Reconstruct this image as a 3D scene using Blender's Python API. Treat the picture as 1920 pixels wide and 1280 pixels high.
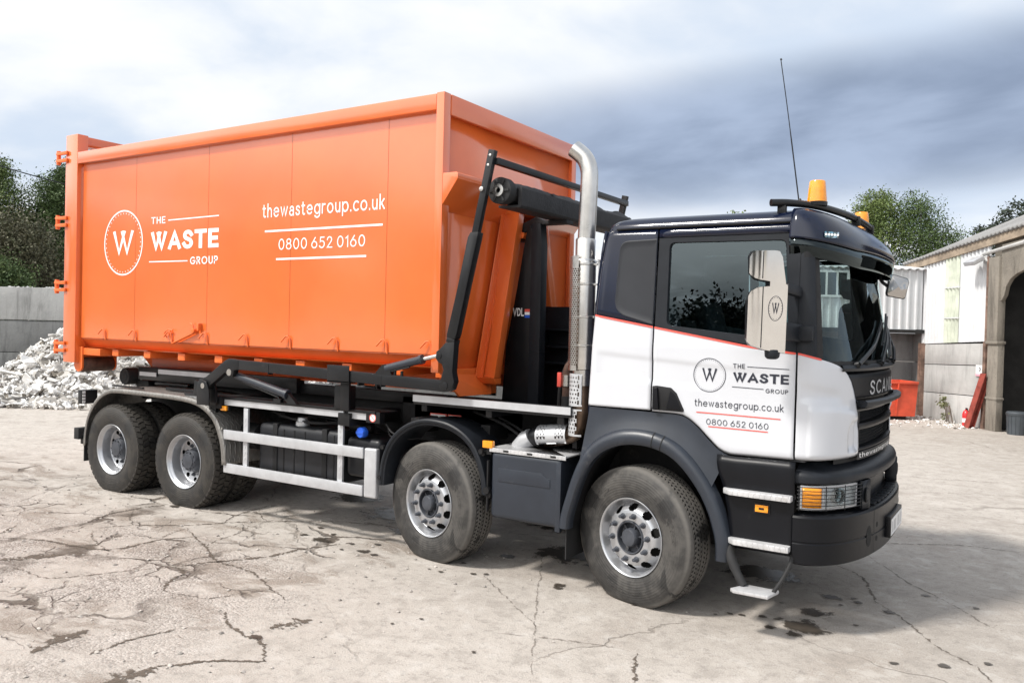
import bpy, bmesh, math, random
import numpy as np
from mathutils import Vector, Matrix, Euler
PI = math.pi
R = math.radians
random.seed(7)
for o in list(bpy.data.objects):
    bpy.data.objects.remove(o)
scene = bpy.context.scene
COL = scene.collection

# ------------------------------------------------------------------ camera
cam_data = bpy.data.cameras.new('camera')
cam_data.sensor_width = 36.0
cam_data.lens = 36.0 * 1556.0 / 1920.0
cam_data.clip_end = 3000.0
cam = bpy.data.objects.new('camera', cam_data)
COL.objects.link(cam)
CAM = Vector((2.5788, -5.7903, 2.0756))
yaw, pitch, roll = 0.5662, -0.0174, 0.0245
cf = Vector((-math.sin(yaw) * math.cos(pitch), math.cos(yaw) * math.cos(pitch), math.sin(pitch)))
cr = Vector((math.cos(yaw), math.sin(yaw), 0))
cu = cr.cross(cf)
cr, cu = cr * math.cos(roll) + cu * math.sin(roll), cu * math.cos(roll) - cr * math.sin(roll)
cam.matrix_world = Matrix(((cr.x, cu.x, -cf.x, CAM.x), (cr.y, cu.y, -cf.y, CAM.y), (cr.z, cu.z, -cf.z, CAM.z), (0, 0, 0, 1)))
scene.camera = cam

# ------------------------------------------------------------------ light and exposure
SUN_DIR = Vector((-0.42, -0.62, 0.98)).normalized()      # towards the sun
sun_el = math.asin(SUN_DIR.z)
sun_az = math.atan2(SUN_DIR.x, SUN_DIR.y)
sd = bpy.data.lights.new('sun', 'SUN')
sd.energy = 3.0
sd.angle = R(7)
sd.color = (1.0, 0.955, 0.89)
sun = bpy.data.objects.new('sun', sd)
COL.objects.link(sun)
sun.rotation_euler = SUN_DIR.to_track_quat('Z', 'Y').to_euler()

world = bpy.data.worlds.new('World')
scene.world = world
world.use_nodes = True
wt = world.node_tree
for n in list(wt.nodes):
    wt.nodes.remove(n)


class NT:
    """small helper round a node tree"""
    def __init__(self, tree):
        self.t = tree

    def n(self, kind, **kw):
        nd = self.t.nodes.new(kind)
        for k, v in kw.items():
            setattr(nd, k, v)
        return nd

    def put(self, sock, v):
        if isinstance(v, bpy.types.NodeSocket):
            self.t.links.new(v, sock)
        elif isinstance(v, (tuple, list, Vector)):
            v = tuple(v)
            if len(sock.default_value) == 4 and len(v) == 3:
                v = v + (1.0,)
            sock.default_value = v
        else:
            sock.default_value = v

    def math(self, op, a, b=0.0, c=0.0, clamp=False):
        nd = self.n('ShaderNodeMath', operation=op, use_clamp=clamp)
        for s, v in zip(nd.inputs, (a, b, c)):
            self.put(s, v)
        return nd.outputs[0]

    def vmath(self, op, a, b=(0, 0, 0), out=0):
        nd = self.n('ShaderNodeVectorMath', operation=op)
        self.put(nd.inputs[0], a)
        self.put(nd.inputs[1], b)
        return nd.outputs['Value'] if op in ('DOT_PRODUCT', 'LENGTH', 'DISTANCE') else nd.outputs[0]

    def noise(self, vec, scale=5.0, detail=6.0, rough=0.55, dist=0.0, color=False):
        nd = self.n('ShaderNodeTexNoise')
        if vec is not None:
            self.put(nd.inputs['Vector'], vec)
        nd.inputs['Scale'].default_value = scale
        nd.inputs['Detail'].default_value = detail
        nd.inputs['Roughness'].default_value = rough
        nd.inputs['Distortion'].default_value = dist
        return nd.outputs['Color' if color else 'Fac']

    def ramp(self, v, a, b, lo=0.0, hi=1.0, smooth=True):
        nd = self.n('ShaderNodeMapRange', interpolation_type='SMOOTHSTEP' if smooth else 'LINEAR')
        self.put(nd.inputs['Value'], v)
        nd.inputs['From Min'].default_value = a
        nd.inputs['From Max'].default_value = b
        nd.inputs['To Min'].default_value = lo
        nd.inputs['To Max'].default_value = hi
        return nd.outputs[0]

    def mix(self, f, a, b, blend='MIX'):
        nd = self.n('ShaderNodeMix', data_type='RGBA', blend_type=blend)
        self.put(nd.inputs[0], f)
        self.put(nd.inputs[6], a)
        self.put(nd.inputs[7], b)
        return nd.outputs[2]

    def mapping(self, vec, loc=(0, 0, 0), rot=(0, 0, 0), scale=(1, 1, 1)):
        nd = self.n('ShaderNodeMapping')
        self.put(nd.inputs[0], vec)
        nd.inputs['Location'].default_value = loc
        nd.inputs['Rotation'].default_value = rot
        nd.inputs['Scale'].default_value = scale
        return nd.outputs[0]

    def voronoi(self, vec, scale, feature='F1', rand=1.0, out=0):
        nd = self.n('ShaderNodeTexVoronoi', feature=feature)
        self.put(nd.inputs['Vector'], vec)
        nd.inputs['Scale'].default_value = scale
        nd.inputs['Randomness'].default_value = rand
        return nd.outputs[out]

    def xyz(self, vec):
        nd = self.n('ShaderNodeSeparateXYZ')
        self.put(nd.inputs[0], vec)
        return nd.outputs

    def cxyz(self, x, y, z):
        nd = self.n('ShaderNodeCombineXYZ')
        self.put(nd.inputs[0], x)
        self.put(nd.inputs[1], y)
        self.put(nd.inputs[2], z)
        return nd.outputs[0]


W = NT(wt)
wout = W.n('ShaderNodeOutputWorld')
wbg = W.n('ShaderNodeBackground')
wt.links.new(wbg.outputs[0], wout.inputs[0])
sky = W.n('ShaderNodeTexSky', sky_type='NISHITA')
sky.sun_disc = False
sky.sun_elevation = sun_el
sky.sun_rotation = sun_az
sky.dust_density = 2.0
tc = W.n('ShaderNodeTexCoord').outputs['Generated']
d = W.vmath('NORMALIZE', tc)
dx, dy, dz = W.xyz(d)
# a layer of cloud: direction -> point on a high plane, so clouds flatten towards the horizon
den = W.math('ADD', W.math('MAXIMUM', dz, 0.0), 0.22)
cp = W.cxyz(W.math('DIVIDE', dx, den), W.math('DIVIDE', dy, den), 0.0)
AZ0 = math.atan2(-math.sin(yaw), math.cos(yaw))          # heading of the yard's view towards the truck
az = W.math('ARCTAN2', W.vmath('DOT_PRODUCT', d, (math.cos(yaw), math.sin(yaw), 0)),
            W.vmath('DOT_PRODUCT', d, (-math.sin(yaw), math.cos(yaw), 0)))
el = W.math('ARCSINE', dz)
n1 = W.noise(W.mapping(cp, loc=(3.1, 1.7, 0)), 0.9, 7, 0.55, 0.3)
n2 = W.noise(W.mapping(cp, loc=(9.0, 4.0, 2.0)), 1.9, 6, 0.5, 0.4)
n3 = W.noise(W.mapping(cp, loc=(1.0, 7.0, 5.0)), 0.42, 4, 0.5, 0.2)
wob = W.math('MULTIPLY', W.math('SUBTRACT', n1, 0.5), 0.55)
wob2 = W.math('MULTIPLY', W.math('SUBTRACT', n2, 0.5), 0.20)


def blob(a0, e0, sa, se, tilt=0.0):
    """a soft bank of cloud round heading a0, elevation e0"""
    ua = W.math('DIVIDE', W.math('SUBTRACT', az, a0), sa)
    ee = W.math('SUBTRACT', el, W.math('MULTIPLY_ADD', W.math('SUBTRACT', az, a0), tilt, e0))
    ue = W.math('DIVIDE', ee, se)
    q = W.math('ADD', W.math('MULTIPLY', ua, ua), W.math('MULTIPLY', ue, ue))
    return W.math('ADD', W.math('SUBTRACT', 1.0, q), W.math('ADD', W.math('MULTIPLY', wob, 1.7), W.math('MULTIPLY', wob2, 1.3)))


dark = W.ramp(blob(0.42, 0.232, 0.60, 0.085, 0.07), -0.45, 0.75)
low = W.math('MULTIPLY', W.ramp(W.math('ADD', el, W.math('MULTIPLY', wob, 0.12)), 0.165, 0.09), W.ramp(az, -0.05, 0.25))
back = W.ramp(W.vmath('DOT_PRODUCT', d, (-0.35, -0.94, 0.0)), 0.1, 0.8)
backdark = W.math('MULTIPLY', back, W.ramp(W.math('ADD', el, W.math('MULTIPLY', wob, 0.35)), 0.24, 0.10))
bright = W.ramp(blob(-0.55, 0.33, 0.55, 0.17, 0.1), -0.6, 0.8)
bright2 = W.ramp(blob(0.15, 0.45, 0.9, 0.12, 0.05), -0.6, 0.7)
S10 = 7.7                                               # colours below are divided by the 0.1 strength
def c10(r, g, b):
    return (r * S10, g * S10, b * S10)
pale = W.mix(W.ramp(W.math('ADD', n1, W.math('MULTIPLY', wob2, 1.6)), 0.36, 0.64), c10(0.60, 0.69, 0.82), c10(0.83, 0.86, 0.90))
col = W.mix(W.math('MULTIPLY', W.math('MULTIPLY', W.math('MAXIMUM', bright, bright2), 0.75), W.ramp(W.math('ADD', n2, W.math('MULTIPLY', wob, 1.3)), 0.34, 0.66)), pale, c10(0.93, 0.94, 0.95))
col = W.mix(W.math('MULTIPLY', back, W.ramp(W.math('ADD', el, W.math('MULTIPLY', wob, 0.25)), 0.105, 0.19)), col, c10(1.95, 1.94, 1.92))
darkcol = W.mix(W.ramp(n2, 0.33, 0.68), c10(0.205, 0.265, 0.385), c10(0.38, 0.465, 0.625))
col = W.mix(W.math('MULTIPLY', dark, 0.93), col, darkcol)
col = W.mix(W.math('MULTIPLY', low, 0.80), col, W.mix(W.ramp(n2, 0.35, 0.6), c10(0.62, 0.72, 0.86), c10(0.95, 0.97, 1.0)))
col = W.mix(W.math('MULTIPLY', backdark, 0.95), col, W.mix(W.ramp(W.noise(W.mapping(d, scale=(8.0, 8.0, 22.0)), 1.0, 6, 0.6, 0.4), 0.50, 0.64), c10(0.05, 0.08, 0.10), c10(1.3, 1.35, 1.4)))
col = W.mix(W.math('SUBTRACT', 1.0, W.ramp(n3, 0.30, 0.38)), col, sky.outputs[0])     # a few gaps of open sky
below = W.ramp(dz, -0.02, -0.06)
col = W.mix(below, col, c10(0.25, 0.24, 0.23))
W.put(wbg.inputs[0], col)
wbg.inputs[1].default_value = 0.1

scene.view_settings.view_transform = 'Standard'
scene.view_settings.look = 'None'
scene.view_settings.gamma = 1.0
scene.view_settings.exposure = 0.56
scene.cycles.max_bounces = 8
scene.cycles.transparent_max_bounces = 24


# ------------------------------------------------------------------ materials
def M(name, col, rough=0.5, metal=0.0, var=0.12, vs=3.0, bump=0.0, bs=80.0, dirt=None, coat=0.0, rvar=0.0, wave=None, spec=0.5, coord='Object'):
    m = bpy.data.materials.new(name)
    m.use_nodes = True
    t = NT(m.node_tree)
    b = m.node_tree.nodes['Principled BSDF']
    tcn = t.n('ShaderNodeTexCoord').outputs[coord]
    base = col
    if var:
        f = t.noise(tcn, vs, 6, 0.6)
        base = t.mix(t.ramp(f, 0.3, 0.7), tuple(c * (1 - var) for c in col), tuple(min(1, c * (1 + var)) for c in col))
    r_ = rough
    if dirt:
        amt, dcol, dsc = dirt
        f = t.math('ADD', t.math('MULTIPLY', t.noise(tcn, dsc, 8, 0.62, 0.4), 0.75), t.math('MULTIPLY', t.noise(tcn, dsc * 7, 4, 0.6), 0.25))
        f = t.ramp(f, 0.62 - amt * 0.35, 0.78 - amt * 0.25)
        f = t.math('MULTIPLY', f, min(1.0, 0.45 + amt * 0.6))
        base = t.mix(f, base, dcol)
        r_ = t.math('MAXIMUM', rough, t.math('MULTIPLY', f, 0.85))
    if rvar:
        f2 = t.noise(tcn, vs * 2.3, 6, 0.6)
        r_ = t.math('ADD', r_, t.math('MULTIPLY', t.math('SUBTRACT', f2, 0.5), rvar))
    t.put(b.inputs['Base Color'], base)
    t.put(b.inputs['Roughness'], r_)
    b.inputs['Metallic'].default_value = metal
    b.inputs['Coat Weight'].default_value = coat
    b.inputs['Coat Roughness'].default_value = 0.06
    b.inputs['Specular IOR Level'].default_value = spec
    h = None
    if bump:
        h = t.math('MULTIPLY', t.noise(tcn, bs, 5, 0.6), bump)
    if wave:
        amp, sc = wave
        hw = t.math('MULTIPLY', t.noise(tcn, sc, 2, 0.4), amp)
        h = hw if h is None else t.math('ADD', h, hw)
    if h is not None:
        bn = t.n('ShaderNodeBump')
        bn.inputs['Strength'].default_value = 1.0
        bn.inputs['Distance'].default_value = 1.0
        t.put(bn.inputs['Height'], h)
        t.put(b.inputs['Normal'], bn.outputs[0])
    return m


DUST = (0.30, 0.27, 0.23)
m_orange = M('orange_paint', (0.74, 0.145, 0.026), 0.34, 0, 0.05, 1.2, 0, 80, (0.02, (0.55, 0.20, 0.08), 2.5), 1.0, 0.12, wave=(0.014, 1.3))
for k_, v_ in (('Coat IOR', 1.68), ('Coat Roughness', 0.12)):
    m_orange.node_tree.nodes['Principled BSDF'].inputs[k_].default_value = v_
m_orange_in = M('orange_paint_frame', (0.74, 0.145, 0.026), 0.42, 0, 0.06, 2.0, 0.0004, 60, (0.05, (0.45, 0.18, 0.08), 3), 0.1, 0.1)
m_seam = M('seam_shadow_gap', (0.30, 0.06, 0.015), 0.7)
m_white = M('white_paint', (0.56, 0.575, 0.61), 0.22, 0, 0.02, 2, 0, 80, (0.0, (0.5, 0.48, 0.45), 5), 0.5, 0.05)
m_navy = M('navy_paint', (0.005, 0.008, 0.022), 0.14, 0, 0.15, 3, 0, 80, (0.0, (0.2, 0.2, 0.2), 6), 0.0, 0.04, spec=0.5)
m_plastic = M('dark_grey_plastic', (0.013, 0.015, 0.019), 0.42, 0, 0.15, 5, 0.0006, 180, (0.01, (0.10, 0.097, 0.093), 5), 0.0, 0.12, spec=0.25)
m_plastic_b = M('blue_grey_plastic', (0.021, 0.026, 0.036), 0.38, 0, 0.14, 3, 0.0005, 160, (0.12, (0.17, 0.17, 0.17), 3), 0.0, 0.12)
m_bumper = M('bumper_paint', (0.0045, 0.005, 0.007), 0.38, 0, 0.15, 5, 0.0003, 150, (0.01, (0.07, 0.067, 0.063), 6), 0.0, 0.1, spec=0.25)
m_black = M('black_frame_paint', (0.008, 0.0085, 0.010), 0.38, 0, 0.2, 6, 0.0003, 100, (0.06, (0.09, 0.085, 0.08), 5), 0.1, 0.1, spec=0.35)
m_chassis = M('chassis_black', (0.007, 0.007, 0.008), 0.6, 0, 0.25, 4, 0.0006, 70, (0.18, (0.07, 0.062, 0.055), 4), spec=0.35)
m_panelgrey = M('grey_vinyl_panel', (0.028, 0.030, 0.035), 0.50, 0, 0.10, 3, 0, 80, None, 0, 0.08, spec=0.25)
m_rubber = M('rubber', (0.022, 0.022, 0.023), 0.75, 0, 0.2, 8, spec=0.35)
m_steel = M('brushed_steel', (0.62, 0.60, 0.57), 0.30, 1.0, 0.12, 6, 0.0003, 90, (0.12, (0.34, 0.29, 0.22), 4), 0, 0.15)
m_chrome = M('mirror_chrome', (0.80, 0.79, 0.77), 0.10, 1.0, 0.05, 3, 0, 80, (0.03, (0.5, 0.48, 0.45), 6), 0, 0.05)
m_alu = M('aluminium', (0.56, 0.57, 0.59), 0.42, 0.5, 0.08, 6, 0.0002, 120, (0.08, (0.42, 0.39, 0.35), 5), 0, 0.1)
m_silver = M('wheel_silver', (0.46, 0.47, 0.49), 0.30, 0.7, 0.08, 8, 0.0002, 120, (0.10, (0.30, 0.27, 0.23), 7), 0, 0.1)
m_hub = M('hub_grey', (0.055, 0.06, 0.072), 0.5, 0.2, 0.2, 12, 0.0004, 80, (0.12, (0.16, 0.145, 0.12), 8))
m_amber = M('amber_lens', (0.98, 0.34, 0.015), 0.18, 0, 0.1, 20, 0, 80, None, 0.5)
m_amber.node_tree.nodes['Principled BSDF'].inputs['Transmission Weight'].default_value = 0.12
m_letter_w = M('white_vinyl', (0.84, 0.83, 0.82), 0.35, 0, 0.02)
m_letter_d = M('dark_vinyl', (0.022, 0.025, 0.038), 0.35, 0, 0.02)
m_red = M('red_vinyl', (0.72, 0.10, 0.075), 0.35, 0, 0.04)
m_blue = M('blue_plastic', (0.02, 0.10, 0.55), 0.35, 0, 0.1)
m_tank = M('black_tank_plastic', (0.016, 0.017, 0.020), 0.40, 0, 0.2, 4, 0.0008, 60, (0.10, (0.11, 0.10, 0.09), 4), spec=0.35)
m_rust = M('rusty_roller', (0.10, 0.055, 0.04), 0.7, 0.2, 0.35, 14, 0.002, 60)
m_brown = M('heat_browned_steel', (0.16, 0.11, 0.08), 0.45, 0.8, 0.3, 8, 0.0003, 80)
m_tarp = M('black_tarpaulin', (0.025, 0.025, 0.027), 0.65, 0, 0.2, 10, 0.004, 40, spec=0.35)
m_interior = M('cab_trim', (0.07, 0.072, 0.078), 0.65, 0, 0.15, 6)
m_seat = M('seat_cloth', (0.10, 0.105, 0.12), 0.9, 0, 0.3, 30)
m_lamp = M('lamp_reflector', (0.85, 0.86, 0.87), 0.18, 0.45, 0.1, 30, 0.006, 70)
m_plate = M('number_plate_white', (0.72, 0.73, 0.73), 0.3, 0, 0.03)


def chequer(name, col, scale=28.0, metal=0.6, amp=0.0025):
    m = M(name, col, 0.40, metal, 0.14, 8, 0, 80, (0.20, (0.30, 0.27, 0.23), 4))
    t = NT(m.node_tree)
    b = m.node_tree.nodes['Principled BSDF']
    tcn = t.n('ShaderNodeTexCoord').outputs['Object']
    a = t.mapping(tcn, rot=(0, 0, R(45)), scale=(scale, scale, scale * 0.3))
    v = t.voronoi(a, 1.0, 'F1', 0.0)
    x, y, z = t.xyz(a)
    # alternate the direction of neighbouring bars
    ck = t.n('ShaderNodeTexChecker')
    t.put(ck.inputs['Vector'], a)
    ck.inputs['Scale'].default_value = 1.0
    ux = t.math('ABSOLUTE', t.math('SUBTRACT', t.math('FRACT', x), 0.5))
    uy = t.math('ABSOLUTE', t.math('SUBTRACT', t.math('FRACT', y), 0.5))
    b1 = t.math('MULTIPLY', t.ramp(ux, 0.16, 0.05), t.ramp(uy, 0.45, 0.34))
    b2 = t.math('MULTIPLY', t.ramp(uy, 0.16, 0.05), t.ramp(ux, 0.45, 0.34))
    f = ck.outputs['Fac']
    h = t.math('ADD', t.math('MULTIPLY', b1, f), t.math('MULTIPLY', b2, t.math('SUBTRACT', 1.0, f)))
    bn = t.n('ShaderNodeBump')
    bn.inputs['Distance'].default_value = 1.0
    t.put(bn.inputs['Height'], t.math('MULTIPLY', h, amp))
    t.put(b.inputs['Normal'], bn.outputs[0])
    return m


m_chequer = chequer('chequer_plate', (0.25, 0.24, 0.225), 22, 0.5, 0.006)
m_step = chequer('step_plate', (0.56, 0.56, 0.57), 38, 0.3, 0.0022)


def glass(name, tint, rough=0.0, ior=1.5):
    m = bpy.data.materials.new(name)
    m.use_nodes = True
    t = NT(m.node_tree)
    for n in list(m.node_tree.nodes):
        m.node_tree.nodes.remove(n)
    out = t.n('ShaderNodeOutputMaterial')
    fr = t.n('ShaderNodeFresnel')
    fr.inputs[0].default_value = ior
    tr = t.n('ShaderNodeBsdfTransparent')
    tcn = t.n('ShaderNodeTexCoord').outputs['Object']
    t.put(tr.inputs[0], t.mix(t.noise(tcn, 3, 4), tuple(c * 0.93 for c in tint), tint))
    gl = t.n('ShaderNodeBsdfGlossy')
    gl.inputs['Roughness'].default_value = rough
    gl.inputs['Color'].default_value = (0.80, 0.95, 1.0, 1.0)
    mx = t.n('ShaderNodeMixShader')
    t.put(mx.inputs[0], fr.outputs[0])
    m.node_tree.links.new(tr.outputs[0], mx.inputs[1])
    m.node_tree.links.new(gl.outputs[0], mx.inputs[2])
    m.node_tree.links.new(mx.outputs[0], out.inputs[0])
    return m


m_glass_door = glass('door_glass', (0.20, 0.31, 0.34), 0.0, 1.85)
m_glass_ws = glass('windscreen_glass', (0.78, 0.86, 0.84), 0.0, 1.5)
m_glass_smoke = glass('smoked_visor', (0.012, 0.012, 0.014), 0.02, 1.55)
m_glass_lamp = glass('lamp_glass', (0.9, 0.92, 0.93), 0.0, 1.5)
m_mirrorglass = M('mirror_glass', (0.45, 0.43, 0.41), 0.04, 1.0, 0.05, 4)

m_glass_far = glass('far_window_glass', (0.55, 0.63, 0.63), 0.0, 1.5)


# ------------------------------------------------------------------ mesh building
def tag(o, label=None, cat=None, group=None, kind=None):
    if label:
        o['label'] = label
    if cat:
        o['category'] = cat
    if group:
        o['group'] = group
    if kind:
        o['kind'] = kind
    return o


def empty(name, loc, rz=0.0):
    o = bpy.data.objects.new(name, None)
    o.empty_display_size = 0.2
    o.location = loc
    o.rotation_euler = (0, 0, rz)
    COL.objects.link(o)
    return o


def world_of(o):
    m = Matrix.Translation(o.location) @ o.rotation_euler.to_matrix().to_4x4()
    if o.parent:
        m = world_of(o.parent) @ o.matrix_parent_inverse @ m
    return m


class MB:
    def __init__(self):
        self.v = []
        self.f = []

    def add(self, vs, fs):
        k = len(self.v)
        self.v.extend([tuple(p) for p in vs])
        self.f.extend([tuple(i + k for i in f) for f in fs])
        return self

    def box(self, x0, x1, y0, y1, z0, z1):
        x0, x1 = sorted((x0, x1)); y0, y1 = sorted((y0, y1)); z0, z1 = sorted((z0, z1))
        return self.add([(x0, y0, z0), (x1, y0, z0), (x1, y1, z0), (x0, y1, z0), (x0, y0, z1), (x1, y0, z1), (x1, y1, z1), (x0, y1, z1)],
                        [(0, 3, 2, 1), (4, 5, 6, 7), (0, 1, 5, 4), (1, 2, 6, 5), (2, 3, 7, 6), (3, 0, 4, 7)])

    def prism(self, poly, a, b, axis='y'):
        """polygon in the two other axes, extruded along axis from a to b"""
        n = len(poly)
        if axis == 'y':
            P = lambda p, t: (p[0], t, p[1])
        elif axis == 'x':
            P = lambda p, t: (t, p[0], p[1])
        else:
            P = lambda p, t: (p[0], p[1], t)
        vs = [P(p, a) for p in poly] + [P(p, b) for p in poly]
        fs = [tuple(range(n - 1, -1, -1)), tuple(range(n, 2 * n))]
        fs += [(i, (i + 1) % n, n + (i + 1) % n, n + i) for i in range(n)]
        return self.add(vs, fs)

    def bar(self, p0, p1, w, h, up=(0, 0, 1)):
        """box along p0-p1, w sideways, h along up"""
        p0 = Vector(p0); p1 = Vector(p1)
        dv = (p1 - p0).normalized()
        s = dv.cross(Vector(up))
        if s.length < 1e-4:
            s = dv.cross(Vector((1, 0, 0)))
        s.normalize()
        u = s.cross(dv).normalized()
        vs = []
        for p in (p0, p1):
            for a, b in ((-1, -1), (1, -1), (1, 1), (-1, 1)):
                vs.append(p + s * a * w / 2 + u * b * h / 2)
        return self.add(vs, [(3, 2, 1, 0), (4, 5, 6, 7), (0, 1, 5, 4), (1, 2, 6, 5), (2, 3, 7, 6), (3, 0, 4, 7)])

    def tube(self, pts, r, seg=12, cap=True, closed=False):
        pts = [Vector(p) for p in pts]
        n = len(pts)
        rr = r if isinstance(r, (list, tuple)) else [r] * n
        rings = []
        prev = None
        for i, p in enumerate(pts):
            a = pts[i - 1] if (i > 0 or closed) else p
            b = pts[(i + 1) % n] if (i < n - 1 or closed) else p
            t = (b - a).normalized()
            if prev is None:
                ref = Vector((0, 0, 1)) if abs(t.z) < 0.9 else Vector((1, 0, 0))
                u = t.cross(ref).normalized()
            else:
                u = prev - t * prev.dot(t)
                if u.length < 1e-5:
                    u = t.cross(Vector((0, 0, 1)))
                u.normalize()
            prev = u
            w = t.cross(u)
            rings.append([p + (u * math.cos(2 * PI * k / seg) + w * math.sin(2 * PI * k / seg)) * rr[i] for k in range(seg)])
        vs = [q for ring in rings for q in ring]
        fs = []
        for i in range(n if closed else n - 1):
            j = (i + 1) % n
            for k in range(seg):
                k2 = (k + 1) % seg
                fs.append((i * seg + k, i * seg + k2, j * seg + k2, j * seg + k))
        if cap and not closed:
            fs.append(tuple(range(seg - 1, -1, -1)))
            fs.append(tuple((n - 1) * seg + k for k in range(seg)))
        return self.add(vs, fs)

    def lathe(self, prof, seg=48, axis='y', c=(0, 0, 0), a0=0.0, a1=2 * PI, drop=None):
        """profile of (radius, along axis); drop(i, k) leaves a face out"""
        full = abs(a1 - a0 - 2 * PI) < 1e-6
        m = seg if full else seg + 1
        vs = []
        for (r, t) in prof:
            for k in range(m):
                a = a0 + (a1 - a0) * k / seg
                x, z = r * math.cos(a), r * math.sin(a)
                if axis == 'y':
                    vs.append((c[0] + x, c[1] + t, c[2] + z))
                elif axis == 'z':
                    vs.append((c[0] + x, c[1] + z, c[2] + t))
                else:
                    vs.append((c[0] + t, c[1] + x, c[2] + z))
        fs = []
        for i in range(len(prof) - 1):
            for k in range(seg):
                if drop and drop(i, k):
                    continue
                k2 = (k + 1) % m
                fs.append((i * m + k, i * m + k2, (i + 1) * m + k2, (i + 1) * m + k))
        return self.add(vs, fs)

    def disc(self, c, r, nrm, seg=24, thick=0.0):
        nrm = Vector(nrm).normalized()
        u = nrm.orthogonal().normalized()
        w = nrm.cross(u)
        c = Vector(c)
        top = [c + (u * math.cos(2 * PI * k / seg) + w * math.sin(2 * PI * k / seg)) * r for k in range(seg)]
        if not thick:
            return self.add(top, [tuple(range(seg))])
        bot = [p - nrm * thick for p in top]
        fs = [tuple(range(seg)), tuple(range(2 * seg - 1, seg - 1, -1))] + [(k, seg + k, seg + (k + 1) % seg, (k + 1) % seg) for k in range(seg)]
        return self.add(top + bot, fs)

    def grid(self, rows, closed=False):
        n = len(rows[0])
        vs = [p for r in rows for p in r]
        fs = []
        for i in range(len(rows) - 1):
            for k in range(n if closed else n - 1):
                k2 = (k + 1) % n
                fs.append((i * n + k, i * n + k2, (i + 1) * n + k2, (i + 1) * n + k))
        return self.add(vs, fs)

    def mesh(self, name, mat, bevel=0.0, seg=2, sharp=38.0, smooth=True, weld=True, recalc=True):
        me = bpy.data.meshes.new(name)
        me.from_pydata(self.v, [], self.f)
        bm = bmesh.new()
        bm.from_mesh(me)
        if weld:
            bmesh.ops.remove_doubles(bm, verts=bm.verts, dist=1e-5)
        if recalc:
            bmesh.ops.recalc_face_normals(bm, faces=bm.faces)
        if bevel:
            ed = [e for e in bm.edges if len(e.link_faces) == 2 and e.calc_face_angle(0.0) > R(28)]
            bmesh.ops.bevel(bm, geom=ed, offset=bevel, segments=seg, profile=0.6, affect='EDGES', clamp_overlap=True)
            sharp = max(sharp, 52.0)
        bm.to_mesh(me)
        bm.free()
        if smooth:
            me.shade_smooth()
            me.set_sharp_from_angle(angle=R(sharp))
        for m in (mat if isinstance(mat, (list, tuple)) else [mat]):
            me.materials.append(m)
        return me

    def build(self, name, mat, parent=None, local=False, solid=0.0, **kw):
        me = self.mesh(name, mat, **kw)
        o = bpy.data.objects.new(name, me)
        COL.objects.link(o)
        if parent is not None:
            o.parent = parent
            if not local:
                o.matrix_parent_inverse = world_of(parent).inverted()
        if solid:
            md = o.modifiers.new('shell', 'SOLIDIFY')
            md.thickness = solid
            md.offset = 0.0
        return o


def attach(o, parent, local=False):
    o.parent = parent
    if not local:
        o.matrix_parent_inverse = world_of(parent).inverted()
    return o


def interp(x, pts):
    if x <= pts[0][0]:
        return pts[0][1]
    for (a, b), (c, d_) in zip(pts, pts[1:]):
        if x <= c:
            return b + (d_ - b) * (x - a) / (c - a)
    return pts[-1][1]


def lin(a, b, n):
    return [a + (b - a) * i / (n - 1) for i in range(n)]


def catmull(pts, n=6):
    P = [Vector(p) for p in pts]
    out = []
    for i in range(len(P) - 1):
        p0 = P[i - 1] if i else P[i] * 2 - P[i + 1]
        p1, p2 = P[i], P[i + 1]
        p3 = P[i + 2] if i + 2 < len(P) else P[i + 1] * 2 - P[i]
        for k in range(n):
            t = k / n
            out.append(0.5 * ((2 * p1) + (p2 - p0) * t + (2 * p0 - 5 * p1 + 4 * p2 - p3) * t * t + (3 * p1 - p0 - 3 * p2 + p3) * t ** 3))
    out.append(P[-1])
    return out


# a plain geometric sans: every glyph is a few even strokes (centre lines in units of the cap height)
def _arc(cx, cy, rx, ry, a0, a1, n=20):
    return [(cx + rx * math.cos(R(a0 + (a1 - a0) * i / n)), cy + ry * math.sin(R(a0 + (a1 - a0) * i / n))) for i in range(n + 1)]


def _sm(pts):
    return [(p[0], p[1]) for p in catmull([(x, y, 0) for x, y in pts], 5)]


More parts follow.
